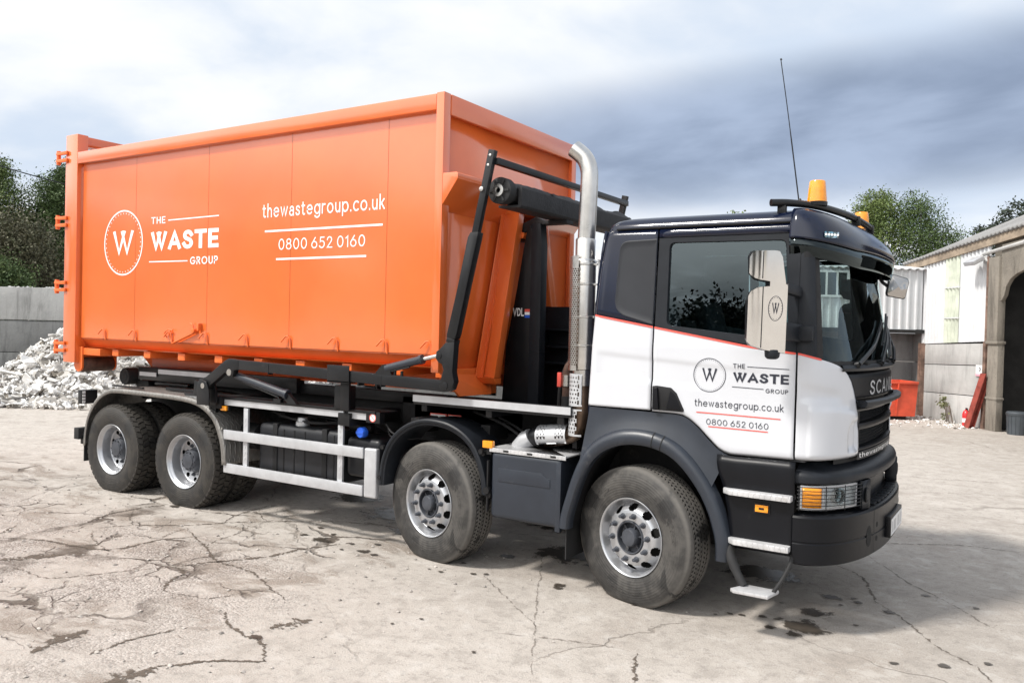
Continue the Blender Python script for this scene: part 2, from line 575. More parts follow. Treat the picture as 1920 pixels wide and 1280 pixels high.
_S = [(.57, .82), (.46, .96), (.29, 1), (.12, .94), (.05, .77), (.13, .61), (.31, .52), (.50, .42), (.58, .25), (.49, .07), (.29, 0), (.11, .05), (0, .2)]
_O = lambda cx, cy, rx, ry: _arc(cx, cy, rx, ry, 90, 450, 28)
GLYPH = {
    'T': (.68, [[(0, 1), (.68, 1)], [(.34, 1), (.34, 0)]]), 'H': (.64, [[(0, 0), (0, 1)], [(.64, 0), (.64, 1)], [(0, .5), (.64, .5)]]),
    'E': (.52, [[(.52, 1), (0, 1), (0, 0), (.52, 0)], [(0, .5), (.47, .5)]]), 'W': (1.06, [[(0, 1), (.29, 0), (.59, 1)], [(.47, 1), (.77, 0), (1.06, 1)]]),
    'A': (.78, [[(0, 0), (.39, 1), (.78, 0)], [(.14, .29), (.64, .29)]]), 'S': (.58, [_sm(_S)]),
    'G': (.88, [_arc(.46, .5, .46, .5, 48, 350) + [(.91, .46), (.52, .46)]]), 'R': (.60, [[(0, 0), (0, 1), (.32, 1)] + _arc(.32, .75, .24, .25, 90, -90) + [(0, .5)], [(.28, .5), (.60, 0)]]),
    'O': (.98, [_O(.49, .5, .49, .5)]), 'U': (.64, [[(0, 1)] + _arc(.32, .32, .32, .32, 180, 360) + [(.64, 1)]]),
    'P': (.56, [[(0, 0), (0, 1), (.30, 1)] + _arc(.30, .73, .26, .27, 90, -90) + [(0, .46)]]), 'C': (.80, [_arc(.46, .5, .46, .5, 48, 312)]),
    'N': (.66, [[(0, 0), (0, 1), (.66, 0), (.66, 1)]]), 'I': (0, [[(0, 0), (0, 1)]]), 'V': (.74, [[(0, 1), (.37, 0), (.74, 1)]]),
    'D': (.70, [[(0, 0), (0, 1), (.26, 1)] + _arc(.26, .5, .44, .5, 90, -90) + [(0, 0)]]), 'L': (.48, [[(0, 1), (0, 0), (.48, 0)]]),
    't': (.32, [[(.12, .90)] + _sm([(.12, .18), (.15, .05), (.24, 0), (.33, .02)]), [(0, .66), (.32, .66)]]),
    'h': (.48, [[(0, 0), (0, 1)], _sm([(0, .34), (.06, .54), (.22, .66), (.40, .60), (.48, .40)]) + [(.48, 0)]]),
    'e': (.60, [[(.02, .35), (.60, .35)] + _arc(.31, .33, .31, .33, 12, 318)]), 'w': (.80, [[(0, .66), (.20, 0), (.40, .66), (.60, 0), (.80, .66)]]),
    'a': (.48, [_sm([(.06, .54), (.14, .63), (.27, .66), (.42, .59), (.47, .42)]) + [(.47, 0)], _O(.235, .19, .235, .19)]),
    's': (.40, [_sm([(x * .7, y * .66) for x, y in _S])]), 'g': (.60, [_O(.31, .33, .31, .33), [(.62, .66)] + _sm([(.62, -.02), (.56, -.20), (.38, -.29), (.18, -.27), (.06, -.19)])]),
    'r': (.30, [[(0, 0), (0, .66)], _sm([(0, .36), (.06, .56), (.18, .65), (.32, .64)])]), 'o': (.64, [_O(.32, .33, .32, .33)]),
    'u': (.48, [[(0, .66)] + _sm([(0, .26), (.08, .07), (.24, 0), (.40, .08), (.48, .28)]), [(.48, .66), (.48, 0)]]),
    'p': (.62, [[(0, .66), (0, -.29)], _O(.32, .33, .31, .33)]), '.': (0, [[(0, .03), (0, .0)]]), 'c': (.50, [_arc(.31, .33, .31, .33, 52, 308)]),
    'k': (.46, [[(0, 0), (0, 1)], [(0, .24), (.42, .66)], [(.16, .40), (.47, 0)]]),
    '0': (.64, [_O(.32, .5, .32, .5)]), '8': (.60, [_O(.30, .27, .30, .27), _O(.30, .77, .25, .23)]),
    '6': (.62, [_O(.31, .31, .31, .31), [(.05, .44), (.42, 1)]]), '5': (.58, [[(.54, 1), (.12, 1), (.07, .55)] + _sm([(.07, .55), (.20, .63), (.36, .63), (.53, .52), (.58, .33), (.50, .10), (.30, 0), (.11, .04), (0, .17)])]),
    '2': (.58, [_sm([(.03, .74), (.10, .92), (.28, 1), (.47, .93), (.54, .74), (.46, .55)]) + [(.03, 0), (.58, 0)]]), '1': (.22, [[(0, .80), (.22, 1), (.22, 0)]]),
}


def ribbon2(pts, w):
    """an even stroke along a centre line, mitred, with square ends unless it closes on itself"""
    P = [Vector((x, y)) for i, (x, y) in enumerate(pts) if i == 0 or (Vector((x, y)) - Vector(pts[i - 1])).length > 1e-4]
    closed = (P[0] - P[-1]).length < 1e-4 and len(P) > 4
    if closed:
        P = P[:-1]
    n = len(P)
    rows = []
    for i in range(n):
        a = P[i - 1] if (closed or i > 0) else None
        b = P[(i + 1) % n] if (closed or i < n - 1) else None
        d0 = (P[i] - a).normalized() if a is not None else (b - P[i]).normalized()
        d1 = (b - P[i]).normalized() if b is not None else d0
        p = P[i].copy()
        if not closed and i == 0:
            p -= d1 * w / 2
        if not closed and i == n - 1:
            p += d0 * w / 2
        n0, n1 = Vector((-d0.y, d0.x)), Vector((-d1.y, d1.x))
        m = n0 + n1
        m = m.normalized() if m.length > 1e-5 else n0
        k = min(1.9, 1.0 / max(0.3, m.dot(n0)))
        rows.append((p + m * w / 2 * k, p - m * w / 2 * k))
    if closed:
        rows.append(rows[0])
    return rows


def letter(mb, body, a0, a1, b0, b1, fn, w=0.12, gap=0.20):
    """fit the words into a0..a1 x b0..b1 of a surface fn(a, b, lift)"""
    out = []
    x = 0.0
    for ch in body:
        if ch == ' ':
            x += 0.34
            continue
        wd, strokes = GLYPH[ch]
        for k, st in enumerate(strokes):
            out.append((k, [(Vector((q[0].x + x, q[0].y)), Vector((q[1].x + x, q[1].y))) for q in ribbon2(st, w)]))
        x += wd + w + gap
    xs = [v.x for _, r in out for q in r for v in q]; ys = [v.y for _, r in out for q in r for v in q]
    x0, x1, y0, y1 = min(xs), max(xs), min(ys), max(ys)
    mp_ = lambda v, k: fn(a0 + (a1 - a0) * (v.x - x0) / (x1 - x0), b0 + (b1 - b0) * (v.y - y0) / (y1 - y0), k * 0.0005)
    for k, r in out:
        mb.grid([[mp_(q[s], k) for q in r] for s in (0, 1)])


def strip(mb, a0, b0, a1, b1, th, fn, n=2):
    mb.grid([[fn(a0 + (a1 - a0) * k / (n - 1), b0 + (b1 - b0) * k / (n - 1) + s * th / 2) for k in range(n)] for s in (-1, 1)])


def ring(mb, ca, cb, ra, rb, th, fn, seg=64):
    rows = []
    for s in (0, 1):
        rows.append([fn(ca + (ra - s * th) * math.cos(2 * PI * k / seg), cb + (rb - s * th) * math.sin(2 * PI * k / seg)) for k in range(seg)])
    mb.grid(rows, closed=True)


def dots(mb, ca, cb, ra, rb, n, la, lb, fn):
    """a ring of short radial ticks"""
    for k in range(n):
        a = 2 * PI * k / n
        c, s = math.cos(a), math.sin(a)
        pts = []
        for (u, w) in ((-1, -1), (1, -1), (1, 1), (-1, 1)):
            rr = 1 + u * la
            pts.append(fn(ca + ra * rr * c - w * lb * s * ra, cb + rb * rr * s + w * lb * c * rb))
        mb.add(pts, [(0, 1, 2, 3)])


def poly_w(mb, ca, cb, wa, wb, fn):
    """the emblem's W: two crossing Vs"""
    letter(mb, 'W', ca - wa / 2, ca + wa / 2, cb - wb / 2, cb + wb / 2, fn, 0.155)


# ------------------------------------------------------------------ tyres and wheels
def tyre_mat(name, dashes, mud, light):
    m = bpy.data.materials.new(name)
    m.use_nodes = True
    t = NT(m.node_tree)
    b = m.node_tree.nodes['Principled BSDF']
    tcn = t.n('ShaderNodeTexCoord').outputs['Object']
    x, y, z = t.xyz(tcn)
    rad = t.math('SQRT', t.math('ADD', t.math('MULTIPLY', x, x), t.math('MULTIPLY', z, z)))
    n1 = t.noise(tcn, 4.5, 5, 0.5, 0.8)
    n2 = t.noise(tcn, 22, 5, 0.6)
    n3 = t.noise(tcn, 2.2, 3, 0.5, 0.5)
    base = t.mix(n2, (0.016, 0.016, 0.017), (0.030, 0.029, 0.028))
    dustf = t.math('ADD', t.math('MULTIPLY', n1, 0.75), t.math('MULTIPLY', n2, 0.25))
    wet = t.math('MULTIPLY', t.ramp(t.math('ADD', t.noise(t.mapping(tcn, loc=(2.0, 0, 1.0)), 3.0, 4, 0.5, 0.6), t.math('MULTIPLY', t.math('SUBTRACT', n2, 0.5), 0.12)), 0.555, 0.575), t.ramp(rad, 0.33, 0.39))
    dustc = t.mix(n2, tuple(c * 0.7 for c in light), tuple(c * 1.15 for c in light))
    f = t.math('MULTIPLY_ADD', t.ramp(dustf, 0.38, 0.62), mud * 0.62, mud * 0.22)
    # a film of dust everywhere, heavier on the tread and shoulder
    f = t.math('MAXIMUM', f, t.math('MULTIPLY', t.ramp(rad, 0.485, 0.525), t.math('MULTIPLY', t.ramp(dustf, 0.28, 0.42), mud * (1.5 if dashes else 0.9))))
    f = t.math('MULTIPLY', f, t.math('SUBTRACT', 1.0, t.math('MULTIPLY', wet, 0.88)))
    f = t.math('MINIMUM', f, 0.92)
    col = t.mix(f, base, dustc)
    ang0 = t.math('ARCTAN2', z, x)
    lt = t.math('MULTIPLY', t.ramp(t.noise(t.cxyz(t.math('MULTIPLY', ang0, 16.0), t.math('MULTIPLY', rad, 60.0), 0.0), 1.6, 1, 0.4), 0.50, 0.54), t.math('MULTIPLY', t.ramp(t.math('ABSOLUTE', t.math('SUBTRACT', rad, 0.418)), 0.017, 0.014), t.ramp(t.math('SINE', t.math('MULTIPLY', ang0, 3.0)), 0.1, 0.25)))
    rings = t.math('SINE', t.math('MULTIPLY', rad, 330.0))
    h = t.math('ADD', t.math('MULTIPLY', t.math('MULTIPLY', rings, t.ramp(rad, 0.50, 0.46)), 0.0006), t.math('MULTIPLY', n2, 0.0015))
    h = t.math('ADD', h, t.math('MULTIPLY', lt, 0.0035))
    if dashes:
        ang = t.math('ARCTAN2', z, x)
        wob = t.math('MULTIPLY', t.math('SINE', t.math('MULTIPLY', ang, 96.0)), 0.003)
        yy = t.math('ADD', y, wob)
        tread = t.ramp(rad, 0.523, 0.527)
        acc = None
        for (yc, ph, nn) in ((0.085, 0.0, 96), (0.118, 0.5, 96), (0.158, 0.0, 96), (0.198, 0.5, 96), (0.232, 0.0, 96)):
            fa = t.math('ABSOLUTE', t.math('SUBTRACT', t.math('FRACT', t.math('ADD', t.math('MULTIPLY', ang, nn / (2 * PI)), ph)), 0.5))
            q = t.math('MULTIPLY', t.ramp(fa, 0.27, 0.20), t.ramp(t.math('ABSOLUTE', t.math('SUBTRACT', yy, yc)), 0.0095, 0.0062))
            acc = q if acc is None else t.math('MAXIMUM', acc, q)
        acc = t.math('MULTIPLY', acc, tread)
        col = t.mix(acc, col, (0.005, 0.005, 0.005))
        for yg in (0.0705, TW - 0.0705, 0.140, TW - 0.140):
            col = t.mix(t.math('MULTIPLY', t.ramp(t.math('ABSOLUTE', t.math('SUBTRACT', y, yg)), 0.0045, 0.0025), tread), col, (0.005, 0.005, 0.005))
        h = t.math('SUBTRACT', h, t.math('MULTIPLY', acc, 0.006))
    t.put(b.inputs['Base Color'], col)
    t.put(b.inputs['Roughness'], t.math('MULTIPLY_ADD', f, 0.35, 0.50))
    b.inputs['Specular IOR Level'].default_value = 0.3
    bn = t.n('ShaderNodeBump')
    bn.inputs['Distance'].default_value = 1.0
    t.put(bn.inputs['Height'], h)
    t.put(b.inputs['Normal'], bn.outputs[0])
    return m


TW = 0.305
m_tyre_f = tyre_mat('front_tyre_rubber', True, 0.46, (0.165, 0.155, 0.142))
m_tyre_r = tyre_mat('rear_tyre_rubber', False, 0.30, (0.12, 0.105, 0.085))
m_holes = M('dark_wheel_hole', (0.006, 0.006, 0.006), 0.8, 0, 0)


def half_profile(tread, w):
    """outer half then mirrored"""
    out = [(0.283, 0.030), (0.292, 0.012), (0.305, 0.004), (0.330, -0.006), (0.360, -0.012), (0.395, -0.016), (0.425, -0.016),
           (0.455, -0.011), (0.478, -0.004), (0.498, 0.005), (0.512, 0.012), (0.522, 0.020)]
    return out + tread + [(r, w - t) for (r, t) in reversed(out)]


def flatten(mb, z0):
    """the contact patch"""
    mb.v = [(x, y * 1.0 if z > z0 + 0.05 else y + (0.006 if y > 0.15 else -0.006), max(z, z0)) for (x, y, z) in mb.v]


TW = 0.305


def front_tyre_mb(zc):
    tread = [(0.530, 0.026), (0.5335, 0.040), (0.5345, 0.066), (0.524, 0.0675), (0.524, 0.0735), (0.5355, 0.075), (0.537, 0.136), (0.525, 0.1375),
             (0.525, 0.1425), (0.537, 0.144)]
    tread = tread + [(r, TW - t) for (r, t) in reversed(tread)]
    mb = MB()
    mb.lathe(half_profile(tread, TW), 120)
    flatten(mb, -zc + 0.003)
    return mb


def rear_tyre_mb(zc):
    tread = [(0.518, 0.026), (0.520, 0.05), (0.522, 0.10), (0.522, TW / 2)]
    tread = tread + [(r, TW - t) for (r, t) in reversed(tread[:-1])]
    mb = MB()
    mb.lathe(half_profile(tread, TW), 96)
    rnd = random.Random(3)
    N = 46
    rows = [(0.006, 0.066, 0.0, 0.500, 0.5345), (0.073, 0.146, 0.55, 0.515, 0.538), (0.153, 0.228, 0.05, 0.515, 0.538), (0.235, 0.299, 0.6, 0.515, 0.5345)]
    for ri, (y0, y1, ph, rb, rt) in enumerate(rows):
        for k in range(N):
            a = 2 * PI * (k + ph) / N
            da = 2 * PI / N * 0.40
            skew = (0.30 if ri % 2 == 0 else -0.34) * 2 * PI / N
            pts = []
            # hexagonal-ish block
            ym = (y0 + y1) / 2
            oc = [(y0, -da + skew * 0.5), (ym, -da * 1.05 - skew * 0.15), (y1, -da - skew * 0.5), (y1, da - skew * 0.5), (ym, da * 1.05 - skew * 0.15), (y0, da + skew * 0.5)]
            def rt_of(yv):
                if ri == 0 and yv < 0.02:
                    return rt - 0.016
                if ri == 3 and yv > TW - 0.02:
                    return rt - 0.016
                return rt
            top = []
            bot = []
            for (yv, aa) in oc:
                r_t = rt_of(yv)
                ins = 0.93
                at = a + aa * ins
                yt = ym + (yv - ym) * 0.96
                top.append((r_t * math.cos(at), yt, r_t * math.sin(at)))
                bot.append((rb * math.cos(a + aa), yv, rb * math.sin(a + aa)))
            vs = top + bot
            n = 6
            fs = [tuple(range(n))] + [(i, n + i, n + (i + 1) % n, (i + 1) % n) for i in range(n)]
            mb.add(vs, fs)
    flatten(mb, -zc + 0.003)
    return mb


def hole_drop(seg, rows_r, nh, rh, r_mid, stretch, phase=0.0):
    def drop(i, k):
        r = (rows_r[i] + rows_r[i + 1]) / 2
        a = 2 * PI * (k + 0.5) / seg
        p = 2 * PI / nh
        da = (a + phase + p / 2) % p - p / 2
        return (da * r_mid / (rh * stretch)) ** 2 + ((r - r_mid) / rh) ** 2 < 1.0
    return drop


def front_rim_mb():
    mb = MB()
    mb.lathe([(0.283, 0.045), (0.296, 0.010), (0.300, 0.000), (0.297, -0.004), (0.290, -0.002), (0.283, 0.012), (0.276, 0.030), (0.268, 0.052), (0.262, 0.070), (0.258, 0.078)], 96)
    prof = [(0.258, 0.078)]
    rr = [0.258] + lin(0.252, 0.198, 13) + [0.190, 0.178, 0.165, 0.145, 0.130, 0.122]
    yy = [0.078] + [0.070 - 0.062 * math.sin(PI / 2 * i / 12) for i in range(13)] + [0.005, 0.003, 0.002, 0.002, 0.004, 0.02]
    prof = list(zip(rr, yy))
    mb.lathe(prof, 160, drop=hole_drop(160, rr, 10, 0.027, 0.228, 1.3, PI / 10))
    return mb


def front_hub_mb():
    mb = MB()
    mb.lathe([(0.128, 0.03), (0.126, 0.0), (0.121, -0.006), (0.114, -0.004), (0.112, 0.045), (0.100, 0.052), (0.075, 0.050), (0.070, 0.02), (0.068, -0.012), (0.060, -0.022), (0.030, -0.026), (0.0001, -0.026)], 48)
    for k in range(6):
        a = 2 * PI * k / 6 + 0.2
        mb.bar((0.068 * math.cos(a), 0.03, 0.068 * math.sin(a)), (0.110 * math.cos(a), 0.03, 0.110 * math.sin(a)), 0.012, 0.02, (0, 1, 0))
    return mb


def nut_mb(y, ln=0.045):
    mb = MB()
    for cx, cz in ((0, 0),):
        mb.lathe([(0.023, y), (0.023, y - 0.006), (0.017, y - 0.009), (0.0165, y - ln * 0.6), (0.013, y - ln * 0.7), (0.012, y - ln), (0.0001, y - ln - 0.002)], 12, c=(cx, 0, cz))
    return mb


def dark_back(r, y):
    mb = MB()
    mb.disc((0, y, 0), r, (0, -1, 0), 40, 0.02)
    return mb


def rear_rim_mb():
    mb = MB()
    mb.lathe([(0.283, 0.045), (0.296, 0.010), (0.300, 0.000), (0.297, -0.004), (0.290, -0.002), (0.282, 0.010), (0.274, 0.024), (0.262, 0.032), (0.258, 0.045), (0.256, 0.135), (0.250, 0.148), (0.246, 0.150)], 96)
    rr = [0.246] + lin(0.242, 0.192, 11) + [0.180, 0.160, 0.140]
    yy = [0.150] + lin(0.152, 0.162, 11) + [0.164, 0.165, 0.166]
    mb.lathe(list(zip(rr, yy)), 160, drop=hole_drop(160, rr, 10, 0.023, 0.217, 1.15, PI / 10))
    return mb


def rear_hub_mb():
    mb = MB()
    mb.lathe([(0.145, 0.17), (0.140, 0.150), (0.122, 0.145), (0.118, 0.08), (0.108, 0.066), (0.085, 0.062), (0.080, 0.050), (0.05, 0.046), (0.0001, 0.046)], 48)
    for k in range(10):
        a = 2 * PI * k / 10
        mb.lathe([(0.010, 0.066), (0.010, 0.054), (0.0001, 0.053)], 8, c=(0.098 * math.cos(a), 0, 0.098 * math.sin(a)))
    return mb


ZF, ZR = 0.503, 0.500
me_ft = front_tyre_mb(ZF).mesh('tyre', m_tyre_f, sharp=40)
me_rt = rear_tyre_mb(ZR).mesh('tyre', m_tyre_r, sharp=30)
me_frim = front_rim_mb().mesh('rim', m_silver, sharp=50)
me_rrim = rear_rim_mb().mesh('rim', m_silver, sharp=45)
me_fhub = front_hub_mb().mesh('hub', m_hub, sharp=40)
me_rhub = rear_hub_mb().mesh('hub', m_hub, sharp=40)
me_fnut = nut_mb(0.003).mesh('wheel_nut', m_hub, sharp=40)
me_rnut = nut_mb(0.165, 0.03).mesh('wheel_nut', m_hub, sharp=40)
me_drum = dark_back(0.262, 0.115).mesh('brake_drum', m_holes)
me_drum_r = dark_back(0.25, 0.20).mesh('brake_drum', m_holes)


def link(name, me, parent=None, loc=(0, 0, 0), rot=(0, 0, 0), world=False):
    o = bpy.data.objects.new(name, me)
    COL.objects.link(o)
    o.location = loc
    o.rotation_euler = rot
    if parent is not None:
        o.parent = parent
        if world:
            o.matrix_parent_inverse = world_of(parent).inverted()
    return o


truck = empty('hook_lift_truck', (-2.7, 1.21, 0))
tag(truck, 'white and navy four axle hook lift truck carrying the orange waste container', 'truck')


def wheel(front, x, y, z, rz=0.0, spin=0.0, full=True):
    w = link('wheel', me_frim if front else me_rrim, truck, (x, y, z), (0, 0, rz), True)
    link('tyre', me_ft if front else me_rt, w)
    if full:
        link('hub', me_fhub if front else me_rhub, w)
        for k in range(10 if y < 1.2 else 0):
            a = 2 * PI * k / 10 + 0.12
            link('wheel_nut', me_fnut if front else me_rnut, w, (0.1675 * math.cos(a), 0, 0.1675 * math.sin(a)))
        link('brake_drum', me_drum if front else me_drum_r, w)
    return w


STEER1, STEER2 = -0.252, -0.184
X1, X2, X3, X4 = 0.0, -1.936, -5.366, -6.726
WB = 2.42
wheel(True, X1, 0.0, ZF, STEER1)
wheel(True, X2, 0.0, ZF, STEER2)
wheel(True, X1, WB, ZF, STEER1 + PI)
wheel(True, X2, WB, ZF, STEER2 + PI)
for xx in (X3, X4):
    wheel(False, xx, 0.0, ZR)
    wheel(False, xx, 0.335, ZR, 0, 0, False)
    wheel(False, xx, WB, ZR, PI)
    wheel(False, xx, WB - 0.335, ZR, PI, 0, False)

# ------------------------------------------------------------------ chassis
c = MB()
for yy in (0.80, 1.54):
    c.box(-7.15, 0.9, yy, yy + 0.08, 0.80, 1.08)
for xx in (-7.1, -6.1, -4.6, -3.6, -2.6, -1.2, 0.6):
    c.box(xx, xx + 0.12, 0.88, 1.54, 0.84, 1.04)
for xx in (X1, X2):
    c.tube([(xx, 0.2, 0.48), (xx, 0.5, 0.42), (xx, 1.9, 0.42), (xx, 2.2, 0.48)], 0.07, 10)
for xx in (X3, X4):
    c.tube([(xx, 0.5, 0.5), (xx, 1.9, 0.5)], 0.10, 12)
    c.lathe([(0.0001, -0.25), (0.16, -0.2), (0.24, 0), (0.16, 0.2), (0.0001, 0.25)], 16, c=(xx, 1.21, 0.52))
for xx in (X1, X2, X3, X4):
    for yy in (0.78, 1.58):
        c.bar((xx - 0.75, yy, 0.62), (xx + 0.75, yy, 0.62), 0.09, 0.07)
c.build('chassis_frame', m_chassis, truck, bevel=0.004)
# hook loader sub-frame
c = MB()
for yy in (0.74, 1.58):
    c.box(-7.25, -0.55, yy, yy + 0.10, 1.085, 1.30)
c.box(-7.2, -6.95, 0.62, 1.80, 1.05, 1.28)
c.box(-4.95, -4.75, 0.0, 2.42, 1.13, 1.25)
c.box(-3.05, -2.9, 0.0, 2.42, 1.10, 1.22)
for xx in (-4.2, -2.4, -1.6, -0.9):
    c.box(xx, xx + 0.10, 0.30, 2.10, 1.06, 1.20)
for xx in (-2.6, -2.0, -1.35):
    c.box(xx, xx + 0.05, 0.66, 0.74, 1.05, 1.36)
c.box(-2.6, -0.55, 0.60, 0.66, 1.10, 1.36)
c.build('loader_frame', m_chassis, truck, bevel=0.004)
# engine, gearbox and tanks below and behind the cab
c = MB()
c.box(-0.30, 1.35, 0.42, 2.0, 0.62, 1.46)
c.box(-1.0, -0.30, 0.85, 1.6, 0.55, 1.05)
c.tube([(-1.0, 1.2, 0.7), (-5.3, 1.2, 0.55)], 0.07, 10)
c.build('engine_block', m_chassis, truck, bevel=0.02)
# rear crossbeam, lamp arm, underrun
c = MB()
c.box(-7.42, -7.34, 0.02, 2.40, 0.50, 0.60)
c.bar((-7.3, 0.45, 1.0), (-7.38, 0.45, 0.55), 0.08, 0.06, (1, 0, 0))
c.bar((-7.3, 1.97, 1.0), (-7.38, 1.97, 0.55), 0.08, 0.06, (1, 0, 0))
c.build('underrun_bar', m_black, truck, bevel=0.006)
for yy in (-0.02, 2.24):
    c = MB()
    c.box(-7.42, -7.33, yy, yy + 0.20, 1.00, 1.17)
    lampo = c.build('rear_lamp', m_black, truck, bevel=0.006)
    g = MB()
    for k in range(4):
        for j in range(2):
            g.box(-7.325, -7.332, yy + 0.005 + j * 0.02, yy + 0.02 + j * 0.02, 1.01 + k * 0.04, 1.04 + k * 0.04)
    g.build('reflector_tape', m_plate, lampo)
c = MB()
c.tube([(-7.2, 0.10, 0.62), (-7.40, 0.06, 0.62)], 0.045, 10)
c.box(-7.48, -7.38, -0.03, 0.17, 0.56, 0.70)
c.build('rubber_outline_lamp', m_rubber, truck, bevel=0.008)

# rear roller of the loader
c = MB()
c.lathe([(0.0001, 0.0), (0.05, 0.0), (0.055, 0.006), (0.085, 0.008), (0.10, 0.0), (0.108, 0.012), (0.108, 0.16), (0.10, 0.17), (0.0001, 0.17)], 36, c=(-7.28, 0.50, 1.325))
c.lathe([(0.0001, 0.0), (0.10, 0.0), (0.108, 0.012), (0.108, 0.16), (0.10, 0.17), (0.0001, 0.17)], 36, c=(-7.28, 1.76, 1.325))
c.tube([(-7.28, 0.6, 1.325), (-7.28, 1.8, 1.325)], 0.05, 12)
c.build('rear_roller', m_rubber, truck)

# ------------------------------------------------------------------ rear mudguard (chequer plate)
prof = [(-7.30, 0.50), (-7.29, 0.62), (-7.25, 0.80), (-7.16, 0.96), (-7.02, 1.10), (-6.85, 1.195), (-6.62, 1.235), (-6.0, 1.235), (-5.45, 1.228), (-5.15, 1.20), (-4.95, 1.13), (-4.80, 1.02),
        (-4.70, 0.85), (-4.655, 0.70), (-4.64, 0.545)]
prof = [tuple(p)[:2] for p in catmull([(a, b, 0) for a, b in prof], 4)]
c = MB()
rows = []
for yy, dz_ in ((0.70, 0.0), (0.02, 0.0), (-0.012, -0.006), (-0.022, -0.022), (-0.022, -0.055)):
    row = []
    for i, (a, b) in enumerate(prof):
        p0 = prof[max(0, i - 1)]; p1 = prof[min(len(prof) - 1, i + 1)]
        tx, tz = p1[0] - p0[0], p1[1] - p0[1]
        ln = math.hypot(tx, tz)
        nx, nz = -tz / ln, tx / ln
        row.append((a + nx * dz_, yy, b + nz * dz_))
    rows.append(row)
c.grid(rows)
for s in (1,):
    c.grid([[(x_, 2.42 - y_, z_) for (x_, y_, z_) in row] for row in rows])
c.build('rear_mudguard', m_chequer, truck, solid=0.006, sharp=35)
for (a, b, w_, h_) in (((-6.75, 0.02, 1.262), (-6.15, 0.02, 1.262), 0.03, 0.02), ((-6.75, 0.60, 1.262), (-6.1, 0.60, 1.262), 0.05, 0.03), ((-5.95, 0.20, 1.262), (-5.42, 0.22, 1.262), 0.06, 0.03)):
    c = MB()
    c.bar(a, b, w_, h_)
    c.build('mudguard_rail', m_black, truck, bevel=0.004)
c = MB()
for (a, b) in ((-7.3, 0.5), ):
    c.box(a - 0.01, a + 0.004, 0.0, 0.66, 0.30, 0.52)
c.build('mud_flap', m_rubber, truck)

# ------------------------------------------------------------------ side rails with reflective strips
c = MB()
c.box(-5.40, -2.60, 0.02, 0.10, 1.235, 1.262)
c.box(-5.40, -2.60, 0.045, 0.10, 1.165, 1.235)
c.box(-5.40, -2.60, 0.10, 0.35, 1.23, 1.245)
c.box(-2.72, -2.55, 0.03, 0.10, 1.15, 1.255)
c.build('side_bearer', m_black, truck, bevel=0.003)
c = MB()
for (a, b) in ((-5.395, -4.86), (-4.74, -3.03), (-2.95, -2.72)):
    c.box(a, b, 0.035, 0.0445, 1.172, 1.232)
c.build('reflective_strip', m_alu, truck)
c = MB()
c.box(-2.17, -0.56, 0.040, 0.05, 1.385, 1.445)
c.build('reflective_strip', m_alu, truck)
c = MB()
c.box(-2.17, -0.56, 0.052, 0.62, 1.37, 1.385)
c.box(-2.17, -0.56, 0.051, 0.075, 1.36, 1.45)
for xx in (-2.1, -1.4, -0.7):
    c.box(xx, xx + 0.06, 0.08, 0.62, 1.30, 1.37)
c.build('side_bearer', m_black, truck, bevel=0.003)
c = MB()
c.box(-6.62, -5.55, 0.53, 0.54, 1.39, 1.445)
c.box(-7.0, -6.66, 0.53, 0.54, 1.35, 1.40)
c.build('reflective_strip', m_alu, truck)
c = MB()
c.box(-7.05, -4.2, 0.545, 0.66, 1.30, 1.46)
c.box(-4.2, -2.2, 0.60, 0.70, 1.30, 1.40)
c.build('roller_track', m_black, truck, bevel=0.004)
# no-riding sign at the rail end
sg = MB(); sg.disc((-2.635, 0.028, 1.20), 0.040, (0, -1, 0), 28, 0.002)
so = sg.build('warning_disc', m_plate, truck)
sg = MB(); fn_ = lambda a, b: (a, 0.0265, b)
ring(sg, -2.635, 1.20, 0.040, 0.040, 0.007, fn_, 36); strip(sg, -2.66, 1.225, -2.61, 1.175, 0.007, fn_)
sg.build('red_ring', m_red, so)
# two stickers on the frame
for (a0, a1) in ((-2.40, -2.20), (-2.185, -2.03)):
    sg = MB(); sg.box(a0, a1, 0.5905, 0.597, 1.165, 1.225)
    so = sg.build('sticker', m_red, truck)
    sg = MB(); sg.box(a0 + 0.012, a1 - 0.012, 0.5875, 0.5899, 1.174, 1.216)
    so2 = sg.build('sticker_face', m_plate, so)
# frame face behind the stickers
c = MB(); c.box(-2.75, -1.35, 0.60, 0.625, 0.95, 1.36); c.build('frame_side_plate', m_chassis, truck)

# ------------------------------------------------------------------ side guard
c = MB()
c.box(-4.70, -2.72, -0.005, 0.022, 0.815, 0.915)
c.box(-4.69, -2.72, -0.005, 0.022, 0.462, 0.562)
gd = c.build('side_guard', m_alu, truck, bevel=0.006)
c = MB()
c.box(-2.70, -2.55, -0.008, 0.05, 0.458, 0.918)
c.build('end_plate', m_alu, gd, bevel=0.018, seg=3)
for (a, zt) in ((-4.42, 1.16), (-3.07, 1.24)):
    c = MB()
    c.box(a, a + 0.065, 0.026, 0.05, 0.47, zt)
    for zz in (0.62, 0.68, 0.74, 0.97, 1.03):
        c.box(a + 0.025, a + 0.04, 0.0235, 0.0262, zz, zz + 0.03)
    c.build('post', m_alu, gd, bevel=0.003)
c = MB()
c.box(-4.92, -4.86, 0.02, 0.05, 1.0, 1.17)
c.box(-4.78, -4.66, 0.028, 0.06, 1.115, 1.165)
c.build('marker_bracket', m_black, truck)
c = MB(); c.box(-4.775, -4.68, 0.010, 0.030, 1.112, 1.162); c.build('side_marker_lamp', m_amber, truck, bevel=0.005)

